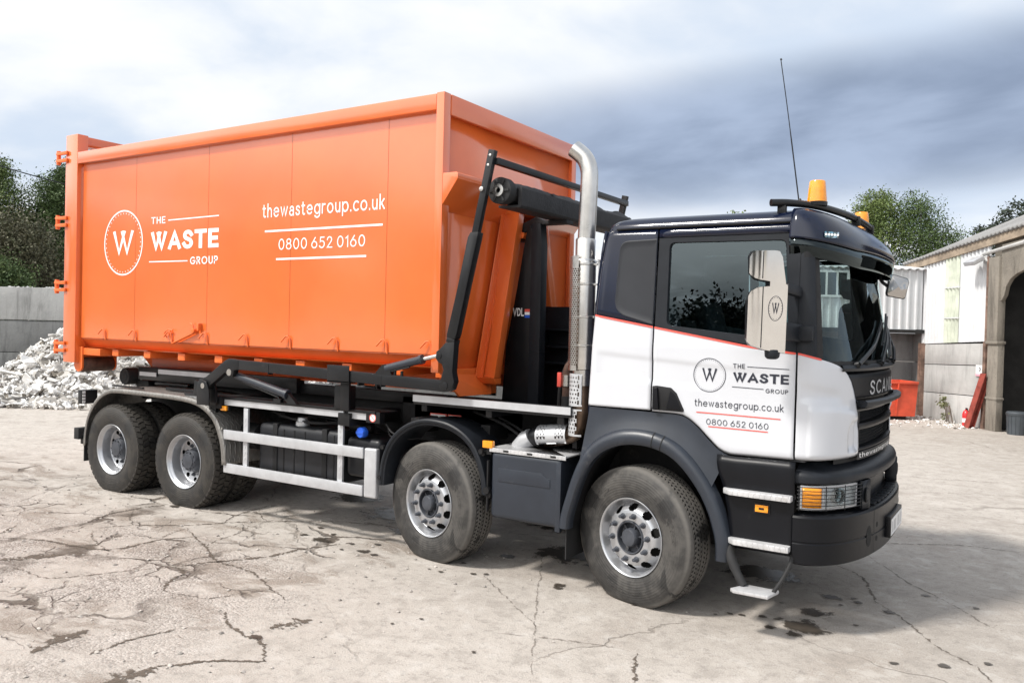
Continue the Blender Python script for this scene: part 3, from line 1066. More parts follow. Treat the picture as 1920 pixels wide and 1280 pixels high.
# tanks behind the guard
c = MB()
c.box(-4.28, -3.10, 0.10, 0.62, 0.50, 1.02)
tk = c.build('fuel_tank', m_tank, truck, bevel=0.07, seg=4)
c = MB()
for xx in (-4.05, -3.35):
    c.box(xx, xx + 0.07, 0.09, 0.63, 0.49, 1.03)
for xx in (-3.9, -3.75, -3.6, -3.2):
    c.box(xx, xx + 0.02, 0.094, 0.63, 0.53, 0.98)
c.build('tank_strap', m_chassis, tk, bevel=0.02)
c = MB(); c.lathe([(0.0001, 0.09), (0.05, 0.085), (0.055, 0.05), (0.07, 0.045), (0.07, 0.0)], 20, 'z', (-3.75, 0.22, 1.015)); c.build('filler_cap', m_alu, tk)
c = MB()
c.box(-3.05, -2.62, 0.12, 0.62, 0.60, 0.98)
at_ = c.build('additive_tank', m_tank, truck, bevel=0.06, seg=4)
c = MB(); c.lathe([(0.0001, -0.03), (0.045, -0.03), (0.052, -0.02), (0.052, 0.03)], 20, 'y', (-2.83, 0.10, 1.04)); c.box(-2.875, -2.785, 0.064, 0.072, 1.03, 1.05)
c.build('blue_cap', m_blue, at_)
# hoses and wires
c = MB()
c.tube(catmull([(-2.55, 0.12, 1.14), (-2.45, 0.10, 1.07), (-2.33, 0.14, 1.05), (-2.2, 0.3, 1.12)], 6), 0.008, 6)
c.tube(catmull([(-2.55, 0.15, 1.10), (-2.48, 0.12, 1.03), (-2.3, 0.16, 1.02), (-2.1, 0.3, 1.05)], 6), 0.006, 6)
c.tube(catmull([(-4.3, 0.3, 1.12), (-3.9, 0.2, 1.08), (-3.5, 0.2, 1.06), (-3.1, 0.3, 1.12)], 6), 0.012, 6)
c.tube(catmull([(-1.75, 0.40, 1.30), (-1.4, 0.35, 1.22), (-1.1, 0.30, 1.10), (-0.9, 0.3, 1.06)], 6), 0.014, 8)
c.tube(catmull([(-1.65, 0.45, 1.32), (-1.3, 0.4, 1.2), (-1.0, 0.32, 1.1), (-0.8, 0.35, 1.12), (-0.75, 0.5, 1.25)], 6), 0.012, 8)
c.tube(catmull([(-0.95, 0.30, 1.12), (-0.85, 0.32, 1.2), (-0.78, 0.4, 1.28), (-0.6, 0.5, 1.29)], 6), 0.03, 8)
c.build('hose', m_rubber, truck)

# ------------------------------------------------------------------ second axle mudguard
c = MB()
arc = [(-2.505, 0.60), (-2.495, 0.74), (-2.47, 0.86), (-2.41, 0.995), (-2.31, 1.11), (-2.17, 1.20), (-2.02, 1.247), (-1.88, 1.255), (-1.72, 1.235), (-1.57, 1.175), (-1.45, 1.08), (-1.37, 0.95), (-1.32, 0.80), (-1.30, 0.66)]
arc = [tuple(p)[:2] for p in catmull([(a, b, 0) for a, b in arc], 3)]
ca_, cb_ = -1.92, 0.62
rows = []
for yy, s in ((0.36, 0.985), (0.02, 1.0), (-0.022, 0.99), (-0.03, 0.97), (-0.028, 0.945), (-0.015, 0.93), (-0.012, 0.905), (0.0, 0.895), (0.36, 0.90)):
    rows.append([(ca_ + (a - ca_) * s, yy, cb_ + (b - cb_) * (s if b > cb_ else 1)) for a, b in arc])
c.grid(rows)
mg = c.build('middle_mudguard', m_plastic, truck, sharp=35)
rows2 = [[(x_, 2.42 - y_, z_) for (x_, y_, z_) in row] for row in rows]
c = MB(); c.grid(rows2); c.build('middle_mudguard', m_plastic, truck, sharp=35)
for p0, p1, r_ in (((-2.50, 0.02, 0.72), (-2.50, 0.6, 0.72), 0.02), ((-1.36, -0.01, 1.0), (-1.36, 0.6, 1.05), 0.02), ((-1.30, -0.01, 0.66), (-1.30, 0.5, 0.7), 0.03)):
    c = MB()
    c.tube([p0, p1], r_, 10)
    c.build('bracket', m_chassis, mg)
for x_, z_, r_ in ((-1.305, 0.70, 0.03), (-1.37, 1.02, 0.022), (-2.49, 0.67, 0.02), (-2.46, 0.95, 0.02)):
    c = MB()
    c.disc((x_, -0.035, z_), r_, (0, -1, 0), 14, 0.03)
    c.build('fixing_bolt', m_chassis, mg)

# ------------------------------------------------------------------ battery box with tread plate
c = MB()
c.box(-1.275, -0.60, -0.01, 0.60, 0.475, 1.035)
bb = c.build('battery_box', m_plastic_b, truck, bevel=0.045, seg=4)
c = MB()
c.prism([(-1.20, 0.90), (-0.78, 0.90), (-0.70, 0.84), (-0.70, 0.79), (-1.20, 0.79)], -0.016, -0.005)
c.box(-0.645, -0.60, -0.018, 0.02, 0.45, 1.00)
c.box(-1.17, -0.70, -0.0135, -0.008, 0.845, 0.865)
c.build('box_lid_moulding', m_plastic_b, bb, bevel=0.008)
c = MB()
c.box(-1.29, -0.56, -0.012, 0.70, 1.045, 1.062)
c.box(-1.29, -0.56, -0.016, -0.012, 1.028, 1.062)
tp = c.build('tread_plate', m_step, truck, bevel=0.003)
c = MB()
for xx in (-1.15, -0.92, -0.70):
    c.box(xx, xx + 0.05, -0.0185, -0.0165, 1.037, 1.053)
c.build('slot', m_holes, tp)
c = MB()
c.box(-1.36, -1.26, -0.02, 0.02, 1.055, 1.115)
c.build('side_marker_lamp', m_amber, truck, bevel=0.006)
c = MB()
c.box(-1.33, -1.28, 0.0, 0.03, 1.0, 1.053)
c.box(-1.312, -1.298, -0.015, 0.01, 0.52, 0.95)
c.build('marker_bracket', m_chassis, truck)
c = MB()
c.box(-0.555, -0.545, -0.0, 0.34, 0.24, 0.62)
c.build('mud_flap', m_rubber, truck)


# ------------------------------------------------------------------ cab
CW = 2.42          # cab width
NE = 2.3           # roundness of the front corners
XS = 1.2


def lean(z):
    return max(0.0, z - 1.95) * 0.067


def depth(z):
    return 0.37 if z <= 1.85 else 0.37 - 0.150 * (z - 1.85) / 0.8


def FR(phi, z, off=0.0, D=None, xs=XS, half=None):
    """front of the cab: superellipse from the near side (phi 0) to the far side (phi pi)"""
    D = depth(z) if D is None else D
    h = (CW / 2 - lean(z) if half is None else half) + off
    cc = math.cos(phi)
    y = CW / 2 - h * math.copysign(abs(cc) ** (2 / NE), cc)
    x = xs + (D + off) * abs(math.sin(phi)) ** (2 / NE)
    return (x, y, z)


def phi_of(y, z=1.5):
    h = CW / 2 - lean(z)
    t = (CW / 2 - y) / h
    t = max(-1.0, min(1.0, t))
    return math.acos(math.copysign(abs(t) ** (NE / 2), t))


PHC = [(1.20, 0.970), (1.30, 0.974), (1.40, 0.964), (1.469, 0.950), (1.55, 0.926), (1.622, 0.898), (1.69, 0.860), (1.755, 0.811), (1.80, 0.752), (1.842, 0.670), (1.865, 0.595), (1.886, 0.490), (1.900, 0.385), (1.913, 0.260), (1.926, 0.140), (1.939, 0.020)]
def phi_c(z):
    # where the white corner panel ends, as an angle round the front
    return interp(z, PHC)


def xrear(z):
    return interp(z, [(1.46, -0.405), (2.18, -0.372), (2.56, -0.345), (2.85, -0.30)])


def YS(x, z, off=0.0, far=False):
    r = 0.07
    y = lean(z)
    u = x - xrear(z)
    if u < r:
        y += r - math.sqrt(max(0.0, r * r - (r - u) ** 2))
    y -= off
    return CW - y if far else y


ZR_ = [(-0.41, 2.192), (0.157, 2.097), (0.866, 1.978), (1.20, 1.94), (1.317, 1.914)]
def zr(x):
    return interp(x, ZR_)


ZB_ = [(-0.5, 1.484), (0.33, 1.474), (0.39, 1.468), (0.45, 1.44), (0.516, 1.387), (0.59, 1.312), (0.66, 1.248), (0.70, 1.226), (0.756, 1.212), (1.19, 1.222)]
def zbd(x):
    return interp(x, ZB_)


def crease(x, z):
    """two pressed swage lines along the side"""
    s = lambda q: 1 / (1 + math.exp(-max(-40, min(40, q))))
    a = s((1.865 - 0.07 * (x - 0.1) - z) / 0.006) * s((0.95 - x) / 0.05) * s((x + 0.31) / 0.008)
    b = s((1.695 - 0.05 * (x - 0.1) - z) / 0.006) * s((0.52 - x) / 0.03) * s((x + 0.31) / 0.008)
    return -0.009 * a + 0.011 * b


def rounded_loop(corners, r, ns=8, na=6):
    """corner-rounded quad in 2D, ns points a side, na an arc; r may be one radius or one per corner, 0 repeats the corner"""
    n = len(corners)
    rs = list(r) if isinstance(r, (list, tuple)) else [r] * n
    C = [Vector(q) for q in corners]
    out = []
    for i in range(n):
        p, a, b = C[i], C[i - 1], C[(i + 1) % n]
        da = (a - p).normalized(); db = (b - p).normalized()
        p1 = p + da * rs[i]; p2 = p + db * rs[i]
        for k in range(na):
            t = k / (na - 1)
            out.append(p1 * (1 - t) ** 2 + p * 2 * t * (1 - t) + p2 * t * t)
        e2 = b - db * rs[(i + 1) % n]
        for k in range(1, ns):
            out.append(p2 + (e2 - p2) * k / ns)
    return out


for far in (False, True):
    sd_ = (lambda far: (lambda x, z, off=0.0: (x, YS(x, z, off, far), z)))(far)
    # inner dark skin so that panel gaps read as gaps
    c = MB()
    c.grid([[sd_(xrear(z) + 0.012 + (1.24 - xrear(z)) * u, z, -0.03) for u in lin(0, 1, 30)] for z in lin(1.50, 2.02, 12)])
    c.build('cab_inner_skin', m_chassis, truck)
    # rear quarter: white below the stripe, navy above
    us = [0, 0.01, 0.03, 0.06, 0.09, 0.13, 0.18] + lin(0.25, 1, 14)
    c = MB()
    rows = []
    for v in lin(0, 1, 40):
        row = []
        for u in us:
            z0 = 1.482; x = xrear(1.8) + (0.139 - xrear(1.8)) * u
            z = z0 + (zr(x) - z0) * v
            x = xrear(z) + (0.139 - xrear(z)) * u
            row.append(sd_(x, z, crease(x, z)))
        rows.append(row)
    c.grid(rows)
    c.build('rear_quarter_panel', m_white, truck, solid=0.008, sharp=60)
    c = MB()
    rows = []
    for v in lin(0, 1, 14):
        row = []
        for u in us:
            x = xrear(2.4) + (0.139 - xrear(2.4)) * u
            z = zr(x) + 0.001 + (2.835 - zr(x)) * v
            x = xrear(z) + (0.139 - xrear(z)) * u
            row.append(sd_(x, z, 0))
        rows.append(row)
    c.grid(rows)
    c.build('upper_quarter_panel', m_navy, truck, solid=0.008, sharp=60)
    # grey vinyl panel where a side window would be
    outer = rounded_loop([(0.137, 2.135), (0.137, 2.755), (-0.175, 2.745), (-0.195, 2.225)], 0.0, 8, 6)
    q = rounded_loop([(0.137, 2.115), (0.137, 2.764), (-0.165, 2.755), (-0.190, 2.205)], [0.003, 0.003, 0.07, 0.11], 8, 8)
    cen = Vector((-0.01, 2.45))
    c = MB()
    c.grid([[sd_(*(cen + (p - cen) * s), o_) for p in q] for s, o_ in ((1.0, 0.003), (0.985, 0.008), (0.96, 0.008), (0.945, 0.0055), (0.8, 0.0055), (0.6, 0.0055), (0.4, 0.0055), (0.2, 0.0055), (0.001, 0.0055))], closed=True)
    c.build('blanked_window', m_panelgrey, truck, sharp=50)
    # door: white lower half
    xs_ = lin(0.152, 1.186, 44)
    c = MB()
    rows = []
    for v in lin(0, 1, 44):
        row = []
        for x in xs_:
            z = zbd(x) + (zr(x) - zbd(x)) * v
            row.append(sd_(x, z, crease(x, z) + (-0.012 * max(0, 1 - v / 0.06) ** 2)))
        rows.append(row)
    c.grid(rows)
    door = c.build('door', m_white, truck, solid=0.010, sharp=60)
    # door: dark window frame
    inn = rounded_loop([(0.247, 2.118), (0.240, 2.730), (1.080, 2.722), (1.128, 2.030)], 0.045, 10, 6)
    out_ = rounded_loop([(0.152, zr(0.152) + 0.002), (0.152, 2.768), (1.186, 2.768), (1.186, zr(1.186) + 0.002)], 0.0, 10, 6)
    # rounded_loop starts every corner with its arc: the two loops match point for point
    c = MB()
    mid = [a.lerp(b, 0.94) for a, b in zip(out_, inn)]
    c.grid([[sd_(p.x, p.y, 0.0) for p in out_], [sd_(p.x, p.y, 0.0) for p in mid], [sd_(p.x, p.y, -0.012) for p in inn], [sd_(p.x, p.y, -0.045) for p in inn]], closed=True)
    c.build('window_frame', m_plastic, door, sharp=40)
    cen = Vector((0.67, 2.4))
    c = MB()
    c.grid([[sd_(*(cen + (p - cen) * s), -0.022) for p in inn] for s in (1.0, 0.6, 0.2, 0.001)], closed=True)
    c.build('window', m_glass_far if far else m_glass_door, door, sharp=60)
    # navy strip above the door
    c = MB()
    c.grid([[sd_(x, z, 0.002) for x in lin(0.152, 1.186, 12)] for z in (2.771, 2.80, 2.836)])
    c.build('door_top_panel', m_navy, door, solid=0.006)
    # door handle in its black recess
    c = MB()
    c.prism([(0.155, 1.487), (0.155, 1.664), (0.19, 1.668), (0.30, 1.658), (0.345, 1.62), (0.405, 1.50), (0.40, 1.485)], YS(0.2, 1.6, -0.006, far), YS(0.2, 1.6, 0.016, far))
    hd = c.build('handle_recess', m_chassis, door, bevel=0.008)
    c = MB()
    yb, yt = YS(0.2, 1.6, 0.014, far), YS(0.2, 1.6, 0.036, far)
    c.prism([(0.165, 1.495), (0.168, 1.655), (0.20, 1.655), (0.215, 1.495)], yb, yt)
    c.prism([(0.27, 1.50), (0.30, 1.64), (0.335, 1.61), (0.385, 1.50)], yb, YS(0.2, 1.6, 0.022, far))
    c.build('door_handle', m_bumper, door, bevel=0.008, seg=3)
    # red coach line
    c = MB()
    c.grid([[sd_(x, zr(x) + dz_, 0.0085) for x in [xrear(2.19) + a for a in (0.0, 0.01, 0.03, 0.07)] + lin(-0.2, 0.139, 10)] for dz_ in (-0.007, 0.007)])
    c.grid([[sd_(x, zr(x) + dz_, 0.0085) for x in lin(0.152, 1.186, 24)] for dz_ in (-0.007, 0.007)])
    c.build('coach_line', m_red, truck)
    # A pillar
    mph = (lambda far: (lambda p: PI - p if far else p))(far)
    c = MB()
    ph_e = phi_of(0.040, 1.9)
    rows = []
    for z in lin(1.80, 2.86, 14):
        row = []
        for x in (1.180, 1.190, 1.197):
            row.append(sd_(x, z, -0.008))
        for f in lin(0, 1, 10):
            row.append(FR(mph(ph_e * f), z, -0.008))
        rows.append(row)
    c.grid(rows)
    c.build('front_pillar', m_plastic, truck, solid=0.01, sharp=50)
    # white front corner panel
    def corner_pts(z, f, off=0.0):
        ph = phi_c(z) * f
        s = lambda q: 1 / (1 + math.exp(-max(-40, min(40, q))))
        # pressed relief: shallow scoop at the top, raised air deflector below it
        P_ = phi_c(z) * f
        o2 = -0.016 * s((z - 1.625) / 0.010) * s((1.74 - z - 0.09 * P_) / 0.012) * s((P_ - 0.05) / 0.03) * s((0.62 - P_) / 0.03)
        o2 += 0.016 * s((1.575 - 0.10 * max(0.0, P_ - 0.6) - z) / 0.009) * s((P_ - 0.17) / 0.012) * s((0.93 - P_) / 0.012)
        o2 -= 0.026 * s((1.475 - 0.9 * max(0.0, 0.84 - P_) - z) / 0.007) * s((P_ - 0.775) / 0.008) * s((z - 1.275) / 0.009) * s((0.945 - P_) / 0.006)
        lip = max(0.0, 1 - (z - 1.224) / 0.03)
        return FR(mph(ph), z, off + o2 * (1 - 0.5 * lip) - 0.02 * lip ** 2)
    c = MB()
    zs = lin(1.224, 1.80, 46) + lin(1.81, 1.90, 10) + [1.910, 1.918, 1.925, 1.931, 1.936, 1.939]
    c.grid([[corner_pts(z, f) for f in lin(0.0, 1, 56)] for z in zs])
    cp_ = c.build('front_corner_panel', m_white, truck, solid=0.010, sharp=60)
    # slot between door and deflector
    c = MB()
    c.grid([[FR(mph(phi_of(0.0, z) + a), z, 0.006) for a in (0.16, 0.185)] for z in lin(1.24, 1.58, 6)])
    c.build('vent_slot', m_holes, cp_)
    c = MB()
    c.grid([[FR(mph(p_), interp(p_, [(b2, a2) for a2, b2 in reversed(PHC)]) + dz_, 0.007) for p_ in lin(0.0, 0.34, 16)] for dz_ in (-0.006, 0.008)])
    c.build('coach_line', m_red, truck)
    # lower dark panel with steps
    c = MB()
    rows = []
    for v in lin(0, 1, 14):
        row = []
        for x in lin(0.66, 1.205, 14):
            zt = min(1.205, zbd(x) - 0.012)
            x2 = x
            z = 0.56 + (zt - 0.56) * v
            xe = interp(z, [(0.5, 0.785), (0.81, 0.750), (1.02, 0.70), (1.12, 0.665), (1.2, 0.66)])
            x2 = xe + (1.205 - xe) * (x - 0.66) / 0.545
            row.append(sd_(x2, z, 0.012 if 0.75 < v < 0.95 else 0.0))
        rows.append(row)
    c.grid(rows)
    lp = c.build('step_panel', m_plastic if False else m_bumper, truck, solid=0.012, sharp=40)
    for (x0, x1, zz, y0) in ((0.715, 1.195, 0.955, -0.028), (0.755, 1.19, 0.612, -0.035)):
        c = MB()
        y0 -= 0.042
        pl = [(x0, y0 + 0.05), (x0 + 0.06, y0), (x1, y0), (x1, y0 + 0.14), (x0 + 0.01, y0 + 0.14)]
        if far:
            pl = [(a, CW - b) for a, b in pl]
        c.prism(pl, zz - 0.018, zz + 0.022, 'z')
        c.build('step', m_step, truck, bevel=0.007, seg=2)
    c = MB()
    yb = -0.21
    pl = [(0.835, yb + 0.03), (0.865, yb), (1.10, yb), (1.13, yb + 0.18), (0.90, yb + 0.18)]
    if far:
        pl = [(a, CW - b) for a, b in pl]
    c.prism(pl, 0.300, 0.325, 'z')
    st = c.build('step', m_step, truck, bevel=0.008)
    c = MB()
    f_ = (lambda far: (lambda y: CW - y if far else y))(far)
    c.tube(catmull([(0.76, f_(0.02), 0.60), (0.78, f_(-0.03), 0.52), (0.84, f_(-0.06), 0.41), (0.90, f_(-0.08), 0.325)], 5), [0.035] * 10 + [0.030] * 6, 10)
    c.build('step_strap', m_rubber, st)
    c = MB()
    c.tube(catmull([(1.19, f_(0.03), 0.60), (1.20, f_(-0.02), 0.53), (1.16, f_(-0.06), 0.42), (1.105, f_(-0.09), 0.32)], 5), 0.014, 8)
    c.build('step_strap', m_rubber, st)
    c = MB()
    c.box(0.945, 1.035, f_(-0.012), f_(-0.026), 0.838, 0.888)
    mk = c.build('side_marker_lamp', m_amber, truck, bevel=0.005)
    c = MB(); c.box(0.972, 1.008, f_(-0.0255), f_(-0.028), 0.856, 0.870); c.build('lamp_catch', m_chassis, mk)
    c = MB(); c.box(0.935, 1.045, f_(-0.0), f_(-0.014), 0.828, 0.898); c.build('lamp_base', m_chassis, mk)
    # wheel arch: flare, panel above it, dark liner
    arch = [(-0.585, 0.50), (-0.575, 0.60), (-0.53, 0.76), (-0.47, 0.94), (-0.385, 1.11), (-0.27, 1.225), (-0.125, 1.295), (0.0, 1.318), (0.12, 1.318), (0.23, 1.300), (0.35, 1.255), (0.47, 1.165), (0.60, 1.01), (0.685, 0.86), (0.735, 0.72), (0.765, 0.60), (0.772, 0.46)]
    arch = [tuple(p)[:2] for p in catmull([(a, b, 0) for a, b in arch], 3)]
    ca_, cb_ = 0.08, 0.50
    rows = []
    for yy, s in ((0.02, 1.03), (-0.03, 1.015), (-0.062, 0.99), (-0.075, 0.95), (-0.072, 0.90), (-0.055, 0.875), (-0.02, 0.87), (0.02, 0.872)):
        rows.append([(ca_ + (a - ca_) * s, f_(yy), cb_ + (b - cb_) * s if b > cb_ else b) for a, b in arch])
    c = MB(); c.grid(rows)
    fl = c.build('wheel_arch', m_plastic_b, truck, sharp=40)
    rows = [[(ca_ + (a - ca_) * s, f_(yy), cb_ + (b - cb_) * s if b > cb_ else b) for a, b in arch] for yy, s in ((0.015, 0.872), (0.45, 0.90), (0.46, 0.7))]
    c = MB(); c.grid(rows); c.build('arch_liner', m_chassis, fl, sharp=40)
    c = MB()
    for k in (26, 28):
        a, b = arch[k]
        pts = []
        for yy, s in ((-0.03, 1.018), (-0.064, 0.993), (-0.0775, 0.95), (-0.0745, 0.90), (-0.056, 0.872)):
            pts.append([(ca_ + (a + w - ca_) * s, f_(yy), cb_ + (b - cb_) * s) for w in (-0.004, 0.004)])
        c.grid(pts)
    c.build('joint_line', m_holes, fl)
    c = MB()
    rows = [[], [], [], []]
    for a, b in arch:
        if a < -0.47 or a > 0.775 or b < 0.95:
            continue
        aa = ca_ + (a - ca_) * 0.99
        bb_ = cb_ + (b - cb_) * 0.99
        xt = interp(aa, [(-0.47, -0.40), (0.30, 0.36), (0.45, 0.50), (0.60, 0.715), (0.70, 0.78)])
        zt = zbd(xt) - 0.010
        for k, f in enumerate((0, 0.4, 0.75, 1.0)):
            rows[k].append((aa + (xt - aa) * f, f_((-0.035, -0.012, 0.002, 0.004)[k]), bb_ + (zt - bb_) * f))
    c.grid(rows)
    c.build('arch_panel', m_plastic_b, truck, sharp=45)

# front: everything between the white corners
PH0 = lambda z, y: phi_of(y, z)


def band(z0, z1, y0, off, nz=4, nph=48, D=None):
    """a strip of the rounded front, symmetric, from y0 on the near side"""
    rows = []
    for z in lin(z0, z1, nz):
        a = phi_of(y0, z)
        rows.append([FR(p, z, off, D) for p in lin(a, PI - a, nph)])
    return rows


c = MB()
c.grid(band(1.18, 1.87, 0.20, -0.050, 8))
c.build('grille_backing', m_chassis, truck)
c = MB()
rows = []
for z in lin(1.615, 1.815, 10):
    v = (z - 1.224) / (1.85 - 1.224)
    a = phi_c(z) + 0.012
    o_ = -0.006 + (-0.018 if z > 1.80 else 0) + (-0.018 if z < 1.63 else 0)
    rows.append([FR(p, z, o_) for p in lin(a, PI - a, 56)])
c.grid(rows)
gp = c.build('front_flap', m_bumper, truck, solid=0.008, sharp=45)
c = MB()
rows = []
for z, o_ in ((1.822, -0.03), (1.826, 0.012), (1.845, 0.024), (1.866, 0.016), (1.874, -0.02), (1.878, -0.08)):
    a = phi_of(0.22, 1.85)
    rows.append([FR(p, z, o_) for p in lin(a, PI - a, 56)])
c.grid(rows)
cw = c.build('cowl', m_plastic, truck, sharp=45)
c = MB()
for yy in (0.62, 1.02, 1.40, 1.80):
    p = FR(phi_of(yy, 1.85), 1.874, -0.02)
    c.box(p[0] - 0.07, p[0] + 0.035, yy - 0.05, yy + 0.05, 1.862, 1.885)
c.build('cowl_vent', m_holes, cw, bevel=0.01)
# grab rail across the front
c = MB()
sec = [(0.02, 1.575), (0.055, 1.570), (0.078, 1.585), (0.080, 1.610), (0.060, 1.622), (0.02, 1.615)]
rows = []
a = phi_of(0.43, 1.6)
for (o_, z) in sec + [sec[0]]:
    rows.append([FR(p, z, o_ - (0.07 if abs(p - PI / 2) > PI / 2 - a - 0.03 else 0.0)) for p in lin(a, PI - a, 60)])
c.grid(rows)
c.build('front_rail', m_plastic, truck, sharp=40)
c = MB()
for (z0, z1, o_) in ((1.535, 1.570, -0.004), (1.405, 1.455, 0.0), (1.255, 1.285, -0.002)):
    rows = []
    for z, oo in ((z0, -0.04), (z0 + 0.004, o_), ((z0 + z1) / 2, o_ + 0.006), (z1 - 0.004, o_), (z1, -0.04)):
        v = (z - 1.224) / (1.85 - 1.224)
        a = phi_c(z) + 0.012
        rows.append([FR(p, z, oo) for p in lin(a, PI - a, 56)])
    c.grid(rows)
for yy in (0.485, 0.60, CW - 0.60, CW - 0.485):
    rows = []
    for z in lin(1.26, 1.56, 8):
        pa, pb = phi_of(yy - 0.022 - 0.06 * max(0, (z - 1.3)), z), phi_of(yy + 0.022, z)
        rows.append([FR(p, z, -0.006) for p in lin(pa, pb, 4)])
    if yy in (0.485, CW - 0.485):
        c.grid(rows)
c.build('grille', m_bumper, truck, sharp=40)
c = MB()
for (z0, z1) in ((1.29, 1.40), (1.46, 1.53)):
    for k in range(5):
        z = z0 + (z1 - z0) * (k + 0.5) / 5
        a = phi_of(0.47, z)
        c.grid([[FR(p, z + dz_, oo) for p in lin(a, PI - a, 50)] for dz_, oo in ((-0.004, -0.045), (0.004, -0.022))])
c.build('grille_mesh', m_holes, truck)
c = MB()
rows = []
for z, oo in ((1.190, -0.02), (1.196, 0.0), (1.25, 0.0), (1.256, -0.02)):
    a = phi_c(z) + 0.004
    rows.append([FR(p, z, oo) for p in lin(a, PI - a, 56)])
c.grid(rows)
tb = c.build('lower_trim', m_plastic, truck, sharp=40)


def on_front(z_, off):
    return lambda y, z, o=0.0: FR(phi_of(y, z), z, off + o)


c = MB()
letter(c, 'thewastegroup.co.uk', 0.50, 1.92, 1.200, 1.244, on_front(0, 0.004), 0.14)
c.build('lettering', m_letter_w, tb)
c = MB()
letter(c, 'SCANIA', 0.69, 1.73, 1.640, 1.758, on_front(0, 0.003), 0.17, 0.25)
c.build('lettering', M('badge_chrome', (0.80, 0.80, 0.81), 0.3, 0.5, 0.05), gp)

# bumper
BX, BD, BH = 1.20, 0.455, 1.225
def BF(phi, z, off=0.0):
    return FR(phi, z, off, BD, BX, BH)


def bband(prof, n=72, a0=0.0):
    return [[BF(p, z, o_) for p in lin(a0, PI - a0, n)] for (o_, z) in prof]


c = MB()
c.grid(bband([(-0.10, 0.520), (-0.012, 0.512), (0.0, 0.522), (0.002, 0.655), (-0.003, 0.660), (-0.003, 0.668), (0.002, 0.673), (0.004, 0.832), (-0.004, 0.846), (-0.022, 0.852), (-0.13, 0.858)]))
bp = c.build('bumper', m_bumper, truck, sharp=24)
c = MB()
c.grid(bband([(-0.13, 0.855), (-0.12, 0.90), (-0.105, 1.04)]))
c.grid(bband([(-0.10, 1.045), (-0.050, 1.050), (-0.028, 1.065), (-0.024, 1.105), (-0.035, 1.130), (-0.07, 1.150), (-0.12, 1.165), (-0.16, 1.195)]))
c.build('lamp_surround', m_plastic, bp, sharp=40)
for far in (False, True):
    q_ = (lambda far: (lambda y: phi_of(y, 1.0) if not far else PI - phi_of(y, 1.0)))(far)
    fp = (lambda far: (lambda p: PI - p if far else p))(far)
    c = MB()
    c.grid([[BF(fp(p), z, -0.075 + 0.012 * math.sin(9 * p)) for p in lin(0.06, 0.90, 26)] for z in lin(0.885, 1.045, 5)])
    hl = c.build('headlight', m_lamp, bp)
    c = MB()
    p0 = Vector(BF(fp(0.62), 0.968, -0.070)); p1 = Vector(BF(fp(0.64), 0.968, -0.070)); nn = (p1 - p0).cross(Vector((0, 0, 1)))
    if nn.x < 0:
        nn = -nn
    nn.normalize()
    c.tube([p0 - nn * 0.02, p0 + nn * 0.014, p0 + nn * 0.015], [0.058, 0.056, 0.046], 28, cap=False)
    c.disc(p0 + nn * 0.002, 0.046, nn, 24)
    c.build('projector', m_chrome, hl)
    c = MB()
    c.grid([[BF(fp(p), z, -0.042) for p in lin(0.085, 0.345, 12)] for z in lin(0.898, 1.036, 4)])
    c.build('indicator_lens', m_amber, hl, solid=0.008)
    c = MB()
    c.grid([[BF(fp(p), z, -0.040) for p in lin(0.395, 0.84, 20)] for z in lin(0.896, 1.038, 4)])
    c.build('lens', m_glass_lamp, hl)
    c = MB()
    for pp_ in (0.07, 0.37, 0.865):
        c.grid([[BF(fp(p), z, -0.038) for p in (pp_ - 0.012, pp_ + 0.012)] for z in lin(0.89, 1.045, 4)])
    for zz in (0.890, 1.043):
        c.grid([[BF(fp(p), zz + q, -0.038) for p in lin(0.06, 0.875, 24)] for q in (-0.006, 0.006)])
    c.build('lamp_bezel', m_alu, hl)
    c = MB()
    for z in lin(0.893, 1.040, 7):
        c.tube([BF(fp(p), z, -0.016) for p in lin(0.03, 0.95, 26)], 0.0030, 6)
    for p in (0.05, 0.40, 0.66, 0.90):
        c.tube([BF(fp(p), z, -0.016) for z in (0.88, 0.96, 1.05)], 0.0032, 6)
    c.build('wire_guard', m_black, hl)
    # upright beside the lamp
    c = MB()
    rows = []
    for z in (0.858, 0.90, 1.0, 1.06):
        rows.append([BF(q_(yy), z, oo) for yy, oo in ((0.43, -0.10), (0.432, -0.012), (0.56, -0.012), (0.565, -0.10))])
    c.grid(rows)
    c.build('lamp_upright', m_plastic, bp, solid=0.004, bevel=0.0)
    c = MB()
    p = Vector(BF(q_(0.50), 0.955, -0.010))
    c.lathe([(0.055, 0.0), (0.05, 0.006), (0.042, 0.002), (0.0001, 0.0)], 24, 'x', tuple(p))
    c.build('fog_lamp', m_chassis, bp)
    # towing eye hole
    c = MB()
    yy = 0.52 if not far else CW - 0.52
    p0, p1 = Vector(BF(q_(0.51), 0.66, 0.0)), Vector(BF(q_(0.55), 0.66, 0.0))
    tdir = (p1 - p0).normalized()
    nn = Vector((tdir.y, -tdir.x, 0));
    if nn.x < 0:
        nn = -nn
    pc = (p0 + p1) / 2 + nn * 0.003
    pts = [pc + tdir * 0.045 * math.cos(t) + Vector((0, 0, 0.075 * math.sin(t))) for t in lin(0, 2 * PI, 25)[:-1]]
    c.add(pts, [tuple(range(24))])
    c.build('towing_eye', m_holes, bp)
    c = MB()
    for zz in (0.62, 0.72):
        pc2 = Vector(BF(q_(0.68), zz, 0.004))
        c.disc(pc2, 0.02, nn, 16)
    c.build('bolt_hole', m_holes, bp)
c = MB()
for k in range(9):
    yy = 0.72 + k * 0.12
    p = BF(phi_of(yy, 1.0), 0.8605, -0.06)
    c.box(p[0] - 0.035, p[0] + 0.035, yy - 0.045, yy + 0.045, 0.858, 0.866)
c.build('bumper_tread', m_plastic, bp, bevel=0.004)
